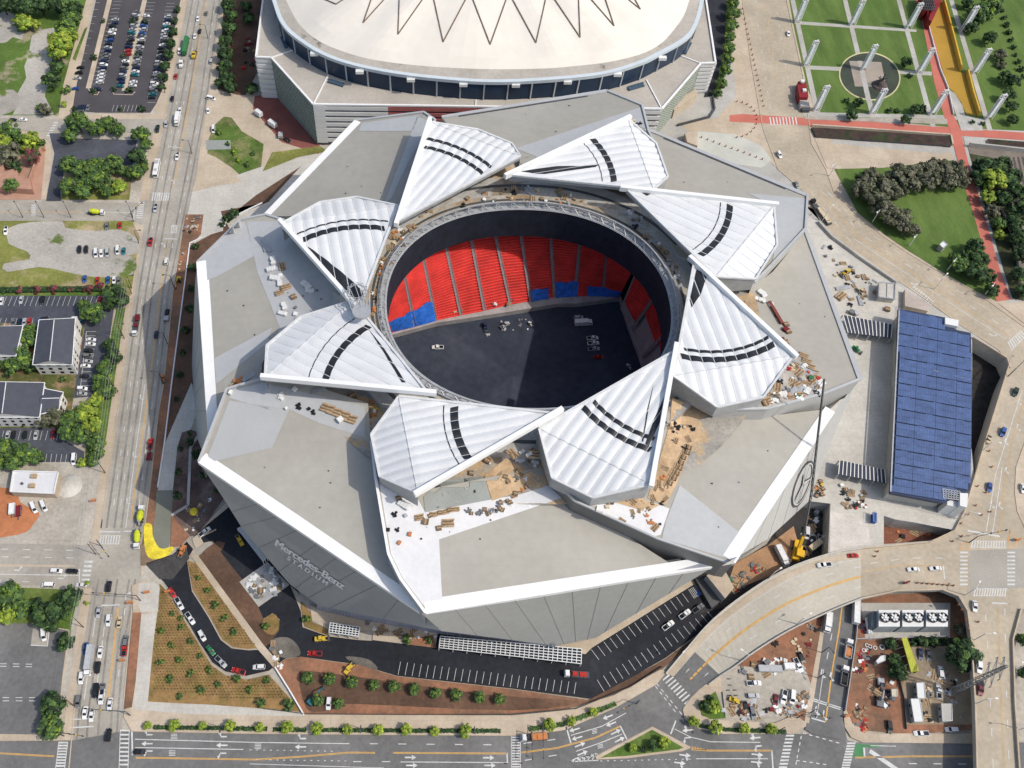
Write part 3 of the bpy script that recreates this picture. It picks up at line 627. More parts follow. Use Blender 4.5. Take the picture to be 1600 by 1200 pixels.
# bottom road
z = zof(streetD); mb = MB()
ribbon(mb, P_([(206, 1143), (207, 1180)], z), .6)
ribbon(mb, P_([(211, 1155), (400, 1160), (546, 1162)], z), .28); ribbon(mb, P_([(211, 1168), (380, 1171)], z), .28)
dash_along(mb, P_([(578, 1162), (800, 1164)], z), 3, 7.5, .3); dash_along(mb, P_([(390, 1171.5), (530, 1174)], z), .7, 1.8, .25); dash_along(mb, P_([(400, 1187), (545, 1189)], z), .7, 1.8, .25)
dash_along(mb, P_([(552, 1190), (610, 1190)], z), 3, 7.5, .3); ribbon(mb, P_([(626, 1190.5), (792, 1191.5)], z), .28); ribbon(mb, P_([(792, 1176), (793, 1192)], z), .5)
ribbon(mb, P_([(390, 1193.5), (600, 1200)], z), .2)
for k in range(14):
    y = 1151+k*4.2; zebra(mb, (799, y), (812, y), (812, y+2), (799, y+2), 1, z, 1, False)
ribbon(mb, P_([(799, 1150), (799, 1205)], z), .25); ribbon(mb, P_([(813, 1150), (813, 1205)], z), .25)
for (x, y, d, k) in ((230, 1148, -1, 'r'), (346, 1151, -1, 'r'), (470, 1154, -1, 'r'), (230, 1162, -1, 's'), (347, 1164.5, -1, 's'), (470, 1167, -1, 's'), (230, 1173.5, -1, 'l'), (345, 1177, -1, 'l'), (641, 1183.5, 1, 's'), (763, 1184, 1, 's'), (643, 1196, 1, 's'), (765, 1196, 1, 's')): arrow(mb, x, y, 10*d, 0, z, k)
for (x, y) in ((272, 1150.5), (269, 1176.5), (403, 1166)): 
    for k in range(4): zebra(mb, (x-5, y-4+k*2.4), (x+5, y-4+k*2.4), (x+5, y-3+k*2.4), (x-5, y-3+k*2.4), 1, z, 1, False)
ribbon(mb, P_([(885, 1137), (892, 1161)], z), .5); ribbon(mb, P_([(969, 1134), (980, 1156)], z), .5)
ribbon(mb, P_([(892, 1149), (940, 1135), (978, 1114)], z), .28); ribbon(mb, P_([(900, 1174), (940, 1160), (972, 1147)], z), .28)
dash_along(mb, P_([(818, 1161.5), (885, 1153)], z), 3, 6, .3); dash_along(mb, P_([(820, 1188), (880, 1178)], z), 3, 6, .3)
for (x, y, dx, dy, k) in ((950, 1120, -10, 4, 's'), (955, 1131, -10, 4, 's'), (898, 1140, -10, 3, 's'), (902, 1153, -10, 3, 's'), (962, 1144, 10, -5, 's'), (968, 1156, 10, -5, 's'), (906, 1164, 10, -4, 's'), (910, 1177, 10, -4, 's')): arrow(mb, x, y, dx, dy, z, k)
for (x, y) in ((929, 1144), (938, 1167)):
    for k in range(3): zebra(mb, (x-4, y-3+k*2.4), (x+4, y-5+k*2.4), (x+4, y-4+k*2.4), (x-4, y-2+k*2.4), 1, z, 1, False)
for k in range(6): ribbon(mb, P_([(890+k*7, 1190-k*.3), (900+k*6, 1185-k*1.6), (915+k*4, 1180-k*.2)], z), .3)
ribbon(mb, P_([(890, 1190), (930, 1180)], z), .3); ribbon(mb, P_([(890, 1190), (935, 1188)], z), .3)
ribbon(mb, P_([(1056, 1126), (1048, 1147)], z), .5); ribbon(mb, P_([(1054, 1139), (1080, 1152), (1110, 1159), (1188, 1160)], z), .28)
dash_along(mb, P_([(938, 1189), (1085, 1186)], z), .7, 1.8, .25); ribbon(mb, P_([(1088, 1185.5), (1200, 1185.5)], z), .28)
for (x, y, dx, k) in ((1075, 1141, -10, '+'), (1071, 1153, -10, 'l'), (1180, 1153, -10, '+'), (1182, 1166, -10, 'l'), (1070, 1180, 10, '+'), (1062, 1192, 10, '+'), (1183, 1179, 10, '+'), (1182, 1191, 10, '+')):
    arrow(mb, x, y, dx, 1, z, 's' if k == '+' else k); 
    if k == '+': arrow(mb, x, y, dx, 1, z, '+')
# crossing at the foot of the ramp
a0, b0, c0, d0 = (1034, 1064), (1074, 1104), (1078, 1090), (1046, 1052)
for k in range(9):
    f = k/9; x, y = 1035+38*f, 1062+42*f; zebra(mb, (x, y), (x+12, y-10), (x+13.6, y-8.2), (x+1.6, y+1.8), 1, z, 1, False)
dash_along(mb, P_([(1026, 1068), (1066, 1117)], z), 1.3, 1.2, .35); dash_along(mb, P_([(1024, 1072), (1060, 1118)], z), 1.3, 1.2, .35)
zebra(mb, (1266, 1130), (1322, 1148), (1324, 1158), (1264, 1142), 14, z, .45)
for (x0, y0, x1, y1) in ((1228, 1148, 1216, 1203), (1324, 1160, 1314, 1203)):
    for k in range(10):
        f = k/10; x = x0+(x1-x0)*f; y = y0+(y1-y0)*f; zebra(mb, (x, y), (x+13, y), (x+12.4, y+2.8), (x-.6, y+2.8), 1, z, 1, False)
dash_along(mb, P_([(1254, 1145), (1318, 1163)], z), 1.2, 1.2, .35); dash_along(mb, P_([(1252, 1150), (1242, 1203)], z), 1.2, 1.2, .35); dash_along(mb, P_([(1244, 1188), (1300, 1196)], z), 1.2, 1.2, .35)
ribbon(mb, P_([(1350, 1168), (1351, 1182)], z), .6); ribbon(mb, P_([(1360, 1165), (1400, 1166)], z), .25); ribbon(mb, P_([(1359, 1173), (1402, 1203)], z), 1.6); dash_along(mb, P_([(1420, 1193), (1525, 1194)], z), 3, 6, .3)
ribbon(mb, P_([(1206, 1172), (1208, 1203)], z), .5)
mark(mb, 'lane_marking', paint_w, streetD)
mb = MB()
for dy in (0, 1.6):
    ribbon(mb, P_([(212, 1183+dy), (400, 1186+dy), (470, 1181.5+dy), (545, 1175+dy), (586, 1175.5+dy)], z), .22); ribbon(mb, P_([(614, 1175.5+dy), (792, 1176.5+dy)], z), .22)
    ribbon(mb, P_([(815, 1175+dy), (870, 1168+dy), (930, 1152+dy), (969, 1134+dy)], z), .22); ribbon(mb, P_([(1080, 1170+dy), (1110, 1172+dy), (1206, 1172+dy)], z), .22)
    ribbon(mb, P_([(-20, 1175+dy), (85, 1181+dy)], z), .22); ribbon(mb, P_([(1336, 1183+dy), (1420, 1181+dy), (1525, 1181+dy)], z), .22)
for k in range(5): ribbon(mb, P_([(1080+k*4.5, 1166+k*1), (1086+k*4.5, 1172)], z), .3)
mark(mb, 'centre_line', paint_y, streetD)
mb = MB(); mb.face(P_([(1336, 1162), (1352, 1163), (1350, 1184), (1332, 1182)], z-.005)); mb.face(P_([(1352, 1163), (1376, 1164), (1376, 1168), (1352, 1168)], z-.005)); mark(mb, 'bike_lane', bikegreen, streetD)
z = zof(lowst); mb = MB()
ribbon(mb, P_([(1287, 1046), (1276, 1122)], z), .25); dash_along(mb, P_([(1300, 990), (1290, 1040)], z), 3, 5, .3); ribbon(mb, P_([(1271, 1092), (1317, 1107)], z), .4); ribbon(mb, P_([(1271, 1095), (1317, 1110)], z), .4); ribbon(mb, P_([(1268, 1122), (1289, 1128)], z), .5)
for x, y in ((1283, 1053), (1274, 1111), (1297, 1058), (1286, 1118)): arrow(mb, x, y, -2, 10, z, 'l')
mark(mb, 'lane_marking', paint_w, lowst)
mb = MB(); ribbon(mb, P_([(1318, 930), (1311, 985), (1300, 1050), (1290, 1128)], z), .5); mark(mb, 'centre_line', paint_y, lowst)
# upper roads
z = zof(road1); mb = MB()
dash_along(mb, P_([(1180, 0), (1190, 80), (1205, 180)], z), 3, 9, .25); dash_along(mb, P_([(1212, 0), (1225, 90), (1240, 180)], z), 3, 9, .25)
mid = lambda f: [(l[0]*(1-f)+r[0]*f, l[1]*(1-f)+r[1]*f) for l, r in zip([(1257, 300), (1321, 385), (1416, 447), (1500, 507), (1560, 546)], [(1303, 300), (1360, 353), (1440, 408), (1530, 462), (1590, 500)])]
dash_along(mb, P_(mid(.62), z), 3.5, 8, .3); dash_along(mb, P_(mid(.8), z), 3.5, 8, .3); ribbon(mb, P_(mid(.36)[1:], z), .25)
dash_along(mb, P_(mid(.22)[:2], z), 3, 8, .3)
zebra(mb, (1422, 451), (1456, 478), (1460, 472), (1428, 446), 9, z, .5)
zebra(mb, (1580, 548), (1604, 524), (1596, 516), (1574, 536), 8, z, .5)
for x, y in ((1429, 445), (1552, 525)): arrow(mb, x, y, 10, 6, z, 'l')
for k in range(9): zebra(mb, (1202+k*5, 183), (1204+k*5, 183), (1206+k*5, 195), (1204+k*5, 195), 1, z+.02, 1, False)
mark(mb, 'lane_marking', paint_w, road1)
mb = MB()
for f in (.48, .5): ribbon(mb, P_(mid(f), z), .25)
ribbon(mb, P_(mid(.06), z), .3); ribbon(mb, P_([(1196, 0), (1210, 100), (1222, 175)], z), .3)
mark(mb, 'centre_line', M('faded_yellow', (.50, .36, .20)), road1)
z = zof(road2); mb = MB()
ribbon(mb, P_([(1597, 610), (1556, 740), (1541, 830)], z), .3); ribbon(mb, P_([(1566, 730), (1551, 832)], z), .3); ribbon(mb, P_([(1512, 829), (1562, 838)], z), .7)
zebra(mb, (1518, 845), (1572, 846), (1572, 856), (1516, 855), 13, z, .45); zebra(mb, (1522, 920), (1574, 920), (1572, 931), (1520, 931), 13, z, .45)
for (x0, y0, x1, y1) in ((1500, 862, 1501, 918), (1574, 862, 1576, 918)):
    for k in range(9): y = y0+(y1-y0)*k/9; zebra(mb, (x0, y), (x0+12, y), (x0+12, y+2.6), (x0, y+2.6), 1, z, 1, False)
for x, y in ((1591, 628), (1589, 668), (1570, 690), (1571, 735), (1548, 788), (1561, 790)): arrow(mb, x, y, -3, 10, z, 'l')
ribbon(mb, P_([(1550, 942), (1574, 943)], z), .5)
dash_along(mb, P_([(1540, 960), (1546, 1060), (1552, 1200)], z), 3, 8, .3); dash_along(mb, P_([(1570, 950), (1572, 1060), (1577, 1200)], z), 3, 8, .3)
dash_along(mb, P_([(1360, 880), (1420, 872), (1490, 872)], z), 3, 6, .3); ribbon(mb, P_([(1474, 884), (1476, 905)], z), .4)
mark(mb, 'lane_marking', paint_w, road2)
mb = MB()
for dx in (0, 2): ribbon(mb, P_([(1606+dx, 600), (1580+dx, 690), (1568+dx, 760), (1562+dx, 835)], z), .22)
for dx in (0, 2): ribbon(mb, P_([(1558+dx, 950), (1562+dx, 1060), (1568+dx, 1205)], z), .22)
ribbon(mb, P_([(1345, 894), (1400, 884), (1470, 884)], z), .4)
mark(mb, 'centre_line', M('faded_yellow', (.50, .36, .20)), road2)
mb = MB()
for p in ([(1503, 850), (1515, 848), (1512, 858), (1500, 858)], [(1576, 840), (1578, 828), (1590, 850), (1577, 858)]): ribbon(mb, P_(p+[p[0]], z), .5)
mark(mb, 'island_edge', M('edge_orange', (.60, .34, .14)), road2)
# ================================================================ STADIUM
CEN = (45.0, 226.0)
stadium = thing('stadium', (CEN[0], CEN[1], 0), 'huge angular grey stadium with a pinwheel of white roof petals around an oval opening', 'stadium')
WINGS = {
 1: [(311,722,50),(355,608,53),(412,592,58),(470,596,61),(575,630,63),(580,690,60),(592,742,56),(612,865,50),(632,905,47),(657,956,43)],
 2: [(665,958,51),(626,905,54),(607,866,56),(586,742,62),(580,690,64),(640,770,64),(845,730,64),(892,770,60),(965,828,53),(1048,881,44.5),(1112,885,43)],
 3: [(1146,880,51),(1132,878,51.5),(1027,842,56),(897,783,62),(860,745,64),(1000,760,64),(1045,655,63),(1097,650,60),(1200,650,54),(1285,640,46),(1302,644,44)],
 4: [(1345,592,51),(1288,615,55),(1200,639,60),(1120,640,63),(1060,600,64),(1100,450,64),(1190,438,62),(1207,425,57),(1240,385,49),(1259,360,44)],
 5: [(1261,305,51),(1258,358,55),(1200,420,60),(1178,442,63),(1060,400,64),(1000,300,64),(1036,278,62),(1028,240,57),(1018,215,48),(1016,204,44)],
 6: [(947,142,51),(1003,165,54),(1013,205,57),(1030,240,61),(1000,290,64),(830,270,64),(790,235,62),(735,208,58),(700,195,50),(690,183,44)],
 7: [(556,189,51),(662,176,55),(680,188,58),(672,205,62),(625,340,64),(560,350,64),(500,335,60),(445,338,52),(413,337,44)],
 8: [(309,410,50),(376,344,53),(415,336,55),(445,345,58),(540,330,64),(560,480,64),(470,500,62),(415,545,60),(405,595,56),(362,612,50),(336,660,46),(328,692,43)],
}
# how many of the first points form the raised edge (tip -> inside)
RAISED = {1: 3, 2: 5, 3: 5, 4: 4, 5: 4, 6: 4, 7: 4, 8: 4}
wing_tris = []
def in_off(p, q, d):
    """shift the edge p->q towards the stadium centre"""
    e = Vector((q.x-p.x, q.y-p.y, 0)).normalized(); n = Vector((-e.y, e.x, 0))
    if (Vector((CEN[0], CEN[1], 0))-Vector((p.x, p.y, 0))).dot(n) < 0: n = -n
    return n*d
import numpy as np
def flatten(pts, use=None):
    """the best plane through surveyed points, and the sight lines met with it"""
    A = np.array([list(G(*p)) for p in (pts if use is None else [pts[i] for i in use])])
    w = np.ones(len(A)); w[0] = 4; w[-1] = 4
    c = np.linalg.lstsq(np.c_[A[:, :2], np.ones(len(A))]*w[:, None], A[:, 2]*w, rcond=None)[0]
    a, b, d0 = (float(v) for v in c); out = []
    for x, y, *_ in pts:
        d = ray(x, y); t = (d0-H)/(d.z-a*d.x-b*d.y); out.append(Vector((d.x*t, d.y*t, H+d.z*t)))
    return out
WP = {}
WINGS = {k: [(x, y, z if z < 50 else 50+(z-50)*.55) for x, y, z in v] for k, v in WINGS.items()}
for k, pts in WINGS.items():
    P3 = flatten(pts); WP[k] = P3
    print('wing', k, [round(p.z, 1) for p in P3]) if False else None
    mb = MB(); mb.poly(P3); wing_tris.append(mb)
    wsk = MB(); wsk.v, wsk.f, wsk.m = list(mb.v), list(mb.f), list(mb.m)
    nr = RAISED[k]
    wsk.skirt(P3[:nr], 14, 1, closed=False, rel=True)
    wsk.skirt(P3[nr-1:]+[P3[0]], 3, 1, closed=False, rel=True)
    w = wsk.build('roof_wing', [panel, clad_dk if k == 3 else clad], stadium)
    a, b = P3[0], P3[-1]                         # white outer trim and the gutter inside it
    o = in_off(a, b, 1); up = Vector((0, 0, .7)); tm = MB()
    t0, t1 = a+up, b+up; tw = (4.6, 3.6) if k in (1, 2, 3, 8) else (3.0, 2.4) if k == 7 else (1.6, 1.2); s0, s1 = a+o*tw[0]+up, b+o*tw[1]+up
    e = (b-a).normalized(); out = -o*.5
    tm.face([t0+out, t1+out, s1, s0] if True else []); tm.face([s0, s1, s1-up*1.0, s0-up*1.0]); tm.face([t0+out, t0+out-Vector((0, 0, 2.2)), t1+out-Vector((0, 0, 2.2)), t1+out])
    tm.face([t0+out, s0, s0-up*2.4, t0+out-Vector((0, 0, 2.2))])
    upfix(tm) if False else None
    if (Vector(tm.v[1])-Vector(tm.v[0])).cross(Vector(tm.v[2])-Vector(tm.v[0])).z < 0: tm.f[0] = tm.f[0][::-1]
    tm.build('edge_trim', white if k in (1, 2, 3, 7, 8) else panel_lt, w)
    gm = MB(); gi = 4.0 if k == 4 else .5; g0, g1 = s0.lerp(s1, .12)+o*gi, s0.lerp(s1, .9)+o*gi; gz = Vector((0, 0, -.45))
    gm.bar(g0+gz, g1+gz, .9, .3); gm.build('gutter', steel_dk, w)
    pm = MB()
    for p, q in zip(P3[:nr], P3[1:nr]): 
        pm.bar(p+Vector((0, 0, .35)), q+Vector((0, 0, .35)), .7 if k == 3 else 1.0, .8)
    pm.build('parapet', white if k == 2 else panel_lt, w)
# ---- outer walls
def hitplane(x, y, a, b, c):
    n = (b-a).cross(c-a); d = ray(x, y); o = Vector((0, 0, H)); t = (a-o).dot(n)/d.dot(n); return o+d*t
def wallface(pts, m=clad, use=None):
    P3 = flatten(pts, use); mb = MB(); mb.v = [tuple(p) for p in P3]
    c = sum(P3, Vector())/len(P3)
    # fan from the outline seen from the street
    flat = [Vector((p[0], -p[1], 0)) for p in pts]
    for t in tessellate_polygon([flat]): mb.f.append(tuple(t)); mb.m.append(0)
    for i, f in enumerate(mb.f):
        p = [P3[j] for j in f]; nrm = (p[1]-p[0]).cross(p[2]-p[0])
        if nrm.dot(Vector((0, 0, H))-p[0]) < 0: mb.f[i] = f[::-1]
    return mb.build('outer_wall', m, stadium), P3
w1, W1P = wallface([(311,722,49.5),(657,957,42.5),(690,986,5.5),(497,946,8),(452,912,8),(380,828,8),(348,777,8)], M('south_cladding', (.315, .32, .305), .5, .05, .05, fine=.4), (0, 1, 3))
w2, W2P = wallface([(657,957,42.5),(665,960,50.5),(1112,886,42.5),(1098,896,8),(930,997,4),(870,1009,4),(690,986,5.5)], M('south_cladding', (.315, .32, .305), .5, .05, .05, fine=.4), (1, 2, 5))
w3, W3P = wallface([(1146,881,50.5),(1301,646,43.5),(1336,600,46),(1296,697,20),(1264,783,8.5),(1200,842,8),(1128,884,8)], clad, (0, 1, 4))
w8, W8P = wallface([(309,411,49.5),(328,692,42.5),(317,707,30),(298,660,3),(300,560,3),(305,440,20)], clad, (0, 1, 4))
for k in (4, 5, 6, 7):
    a, b = WP[k][0], WP[k][-1]; o = in_off(a, b, 16 if k != 4 else 6); mb = MB()
    mb.face([a, b, (b.x+o.x, b.y+o.y, 0), (a.x+o.x, a.y+o.y, 0)]); mb.face([a, (a.x+o.x, a.y+o.y, 0), WP[k][1]-Vector((0, 0, 3))]); mb.build('outer_wall', clad, stadium)
def wall_joints(w, tops, bots, n, wd=.2):
    mb = MB()
    def at(L, t):
        t *= len(L)-1; i = min(int(t), len(L)-2); return L[i].lerp(L[i+1], t-i)
    for k in range(1, n):
        t = k/n; p, q = at(tops, t), at(bots, t); d = (Vector((0, 0, H))-p).normalized()*.12; mb.bar(p+d, q+d, wd, .1)
    mb.build('panel_joint', M('joint_grey', (.255, .255, .25), .6, .08, .3), w)
wall_joints(w1, [W1P[0].lerp(W1P[1], .2), W1P[1]], [W1P[6], W1P[5], W1P[4], W1P[3], W1P[2]], 9)
wall_joints(w2, [W2P[1], W2P[2]], [W2P[6], W2P[5], W2P[4], W2P[3]], 10)
wall_joints(w3, [W3P[0], W3P[1]], [W3P[6], W3P[5], W3P[4]], 6)
wall_joints(w8, [W8P[0], W8P[1]], [W8P[4], W8P[3]], 6)
mb = MB()                                        # glazed concourse under the south walls
cpx = [(496, 947), (560, 962), (690, 985), (800, 1000), (868, 1011)]
T = [G(x, y-4, 7.5) for x, y in cpx]; B = [G(x, y+6, .2) for x, y in cpx]
for k in range(len(cpx)-1): mb.face([T[k], B[k], B[k+1], T[k+1]])
cg = mb.build('concourse_glass', M('glass_lilac', (.27, .28, .34), .35, .2, .15), stadium)
mb = MB()
for k in range(len(cpx)-1):
    for j in range(12): p = T[k].lerp(T[k+1], j/12); q = B[k].lerp(B[k+1], j/12); mb.bar(p+Vector((0, -.1, 0)), q+Vector((0, -.1, 0)), .2, .2)
mb.build('mullion', steel, cg)
# ---- oval opening
far, near, lef, rig = G(828, 333, 56), G(838, 642, 56), G(604, 492, 56), G(1047, 492, 56)
OC = Vector(((lef.x+rig.x)/2, (far.y+near.y)/2, 56)); OA, OB = (rig.x-lef.x)/2, (far.y-near.y)/2
def oval(s, z, n=96, e=2.15, da=0.0):
    out = []
    for k in range(n):
        t = 2*math.pi*k/n; c, sn = math.cos(t), math.sin(t)
        out.append(Vector((OC.x+(OA*s+da)*math.copysign(abs(c)**(2/e), c), OC.y+(OB*s+da)*math.copysign(abs(sn)**(2/e), sn), z)))
    return out
def ring(mb, A, B, m=0):
    n = len(A)
    for k in range(n): mb.face([A[k], A[(k+1) % n], B[(k+1) % n], B[k]], m)
mb = MB(); o0, o1, o2, o3 = oval(1, 58.1), oval(1, 58.1, da=4), oval(1, 58.1, da=9), oval(1, 58.1, da=20)
ring(mb, o1[::-1], o0[::-1], 1); ring(mb, o2[::-1], o1[::-1], 0); ring(mb, o3[::-1], o2[::-1], 2); ring(mb, oval(1, 50, da=20), o3, 1)
mb.build('ring_deck', [ringdeck, steel, M('ring_membrane', (.40, .385, .355), .85, .2, .09, fine=.9, col2=(.27, .22, .16), thr=(.54, .62))], stadium)
mb = MB(); ring(mb, oval(1, 53.6, da=38), oval(1, 53.6, da=19)); upfix(mb); mb.build('inner_deck', M('inner_deck_mix', (.34, .32, .285), .9, .25, .08, fine=1.0, col2=(.50, .36, .215), thr=(.50, .56)), stadium)
mb = MB(); ring(mb, oval(1, 58.2, da=5.5), oval(1, 58.2, da=6.6)); upfix(mb).build('ring_gutter', steel_dk, stadium)
mb = MB(); ring(mb, oval(1, 58.2, da=14), oval(1, 58.2, da=15.5)); upfix(mb).build('ring_gutter', steel_dk, stadium)
mb = MB(); ring(mb, oval(1, 57.8), oval(1, 41)); ring(mb, oval(1, 41), oval(1, 39.5, da=40)); upf = mb.build('opening_curtain', black, stadium)
mb = MB(); A, B = oval(1, 58.1, 120, da=.6), oval(1, 60.8, 120, da=2.2); C_ = oval(1, 59.2, 120, da=3.6)
for k in range(120):
    j = (k+1) % 120
    for L in (A, B, C_): mb.bar(L[k], L[j], .55, .55)
    mb.bar(A[k], B[k] if k % 2 else B[j], .3); mb.bar(B[k], C_[k], .3); mb.bar(B[j] if k % 2 else B[k], C_[j], .25)
mb.build('rim_truss', steel, stadium)
mb = MB(); ring(mb, oval(1, 41, da=58), oval(1, .1, da=58)); mb.build('bowl_light_block', black, stadium)  # unseen black cylinder added to stop light leaking into the bowl
# ---- field and stands
mb = MB(); mb.poly([p+Vector((0, 0, .45)) for p in oval(1, .1, da=40)]); field = mb.build('field_floor', M('field_asphalt', (.034, .043, .063), .85, .25, .04, fine=.3, col2=(.05, .058, .078), thr=(.5, .7)), stadium)
bot = [(612,521,3),(648,512,3),(681,502,3),(720,494,3),(757,487,3),(797,477,3),(829,472,3),(866,466,3),(898,464,3),(941,464,3),(966,467,3)]
top = [(585,455,38),(628,415,38),(658,390,38),(692,366,38),(731,350,38),(768,344,38),(809,341,38),(858,341,38),(908,349,38),(952,362,38),(1006,392,38)]
bot2 = [(972,480,5),(988,515,5),(1002,560,5),(1012,600,5)]; top2 = [(1008,394,38),(1046,432,38),(1072,492,38),(1085,560,38)]
def stand(a0, a1, b0, b1, rows, name='seat_section', label=None):
    """a raked block of seats between two aisles: rows of steps"""
    mb = MB(); a0, a1, b0, b1 = (G(*p) for p in (a0, a1, b0, b1))
    ins = .012
    A0, A1, B0, B1 = a0.lerp(a1, ins), a1.lerp(a0, ins), b0.lerp(b1, ins), b1.lerp(b0, ins)
    for k in range(rows):
        p0, p1 = A0.lerp(B0, k/rows), A1.lerp(B1, k/rows); q0, q1 = A0.lerp(B0, (k+1)/rows), A1.lerp(B1, (k+1)/rows)
        r0, r1 = Vector((p0.x, p0.y, q0.z)), Vector((p1.x, p1.y, q1.z))
        m0, m1 = r0.lerp(q0, .55), r1.lerp(q1, .55)
        mb.face([p0, p1, r1, r0], 0); mb.face([r0, r1, m1, m0], 0); mb.face([m0, m1, q1, q0], 1)
    return mb.build(name, [seat_red, M('seat_tread', (.33, .05, .045), .8, .15, .3)], stadium, label=label)
mbA = MB()
def slab(bots, tops):
    bb = [G(*p) for p in bots]; tt = [G(*p) for p in tops]
    for k in range(len(bb)-1):
        d = Vector((0, 2.0, -3.5)); mbA.face([bb[k]+d, bb[k+1]+d, tt[k+1]+d, tt[k]+d])
slab(bot, top); slab(bot2, top2)
mbA.build('stand_concrete', M('stand_concrete', (.33, .29, .28), .9, .15, .2), stadium)
for k in range(len(bot)-1): stand(bot[k], bot[k+1], top[k], top[k+1], 30)
for k, f_ in zip(range(len(bot2)-1), (.9, .68, .62)): stand(tuple(bot2[k][i]*f_+top2[k][i]*(1-f_) for i in range(3)), tuple(bot2[k+1][i]*f_+top2[k+1][i]*(1-f_) for i in range(3)), top2[k], top2[k+1], 20)
mb = MB()                                        # stair aisles with rails
for b, t in list(zip(bot, top))[1:-1]+list(zip(bot2, top2))[1:-1]:
    mb = MB(); p, q = G(*b)+Vector((0, 0, 1.0)), G(*t)+Vector((0, 0, 1.0)); mb.bar(p, q, 1.3, .2)
    for s in (-.8, .8): mb.bar(p+Vector((s, 0, .7)), q+Vector((s, 0, .7)), .14)
    mb.build('stair_aisle', M('aisle_grey', (.25, .22, .225), .8, .2, .8), stadium)
mb = MB(); wl = [G(x, y, .5) for x, y in ((612, 529), (682, 510), (800, 492), (870, 480), (900, 480), (967, 471), (980, 512), (1003, 575), (1012, 605))]
for a, b in zip(wl, wl[1:]): mb.face([a, b, b+Vector((0, 0, 3)), a+Vector((0, 0, 3))]); mb.face([a+Vector((0, 0, 3)), b+Vector((0, 0, 3)), b+Vector((0, 4, 3.1)), a+Vector((0, 4, 3.1))])
mb.build('field_wall', M('field_wall_grey', (.36, .34, .33), .9, .2, .2), stadium)
def drape(px, f, label, cols=5, rows=7):
    """a cloth lying over the lower rows of the stand; f = how far up the rake it reaches"""
    def top_at(x):
        for i in range(len(bot)-1):
            if bot[i][0] <= x <= bot[i+1][0]:
                t = (x-bot[i][0])/(bot[i+1][0]-bot[i][0]); return G(*bot[i]).lerp(G(*bot[i+1]), t), G(*top[i]).lerp(G(*top[i+1]), t)
        return G(*bot[-1]), G(*top[-1])
    rnd = random.Random(int(px[0])); n = max(3, int((px[1]-px[0])/7)); g = []
    for i in range(n+1):
        lo, hi = top_at(px[0]+(px[1]-px[0])*i/n); ff = (f if isinstance(f, float) else f[0]+(f[1]-f[0])*i/n)+rnd.uniform(-.02, .02)
        g.append([lo.lerp(hi, -.02+(ff+.02)*j/rows)+Vector((0, 0, 1.5+rnd.uniform(-.25, .3))) for j in range(rows+1)])
    mb = MB()
    for i in range(n):
        for j in range(rows): mb.face([g[i][j], g[i+1][j], g[i+1][j+1], g[i][j+1]])
    o = mb.build('tarpaulin', tarp_blue, org=tuple(g[0][0])); tag(o, label, 'tarpaulin')
drape((613, 681), (.22, .27), 'blue tarpaulin over the lower rows at the far left of the red seats')
drape((830, 857), .12, 'small blue tarpaulin between two grey aisles in the middle stand')
drape((868, 902), .19, 'big square blue tarpaulin hanging over the middle of the lower red seats')
drape((916, 966), (.13, .10), 'long blue tarpaulin over the lower rows towards the right corner')
# ---- the eight roof petals
PETALS = [  # tip, beam corner, other fold corner, outer points (from beam corner round to the fold corner), sample point + width of dark bands
 ('A', (560,485,77), (440,350,75), (622,322,75), [(500,317,71),(558,310,71)], [((545,355), 2.7), ((550,343), .8)]),
 ('B', (669,615,77), (414,591,75), (552,470,75), [(417,541,71),(470,497,71)], [((530,550), 2.6), ((507,540), .4)]),
 ('C', (868,647,77), (653,771,75), (623,620,75), [(593,745,71),(580,680,71)], [((712,670), 2.9), ((695,670), .4)]),
 ('D', (1054,549,77), (1017,757,75), (842,670,75), [(925,779,71),(862,748,71)], [((960,677), 2.3), ((972,664), 1.8)]),
 ('E', (1084,411,77), (1239,556,75), (1052,588,75), [(1192,622,71),(1120,637,71)], [((1125,561), 2.4), ((1122,549), 1.3)]),
 ('F', (979,297,77), (1209,322,75), (1118,433,75), [(1213,385,71),(1180,437,71)], [((1128,365), 2.6), ((1112,362), .4)]),
 ('G', (797,274,77), (981,187,75), (1021,297,75), [(1025,226,71),(1043,278,71)], [((944,240), 2.7), ((925,240), .4)]),
 ('H', (621,346,77), (671,191,75), (813,245,75), [(747,204,71),(800,226,71)], [((704,241), 2.0), ((713,229), 1.8)]),
]
WEDGE = {'A': [[(478,383),(505,403),(540,432),(566,456),(571,466),(556,472),(530,445)]], 'B': [[(574,512),(600,545),(634,600),(628,600),(598,549)]],
 'D': [[(1046,602),(1040,640),(1014,697),(1008,694),(1022,655)], [(1021,600),(1013,640),(1005,690),(1003,690),(1011,640)]],
 'E': [[(1087,424),(1104,432),(1094,462),(1080,482),(1077,470)]], 'G': [[(812,271),(870,262),(936,258),(930,262),(850,275)]], 'F': [[(1000,303),(1025,301),(1010,309)]]}
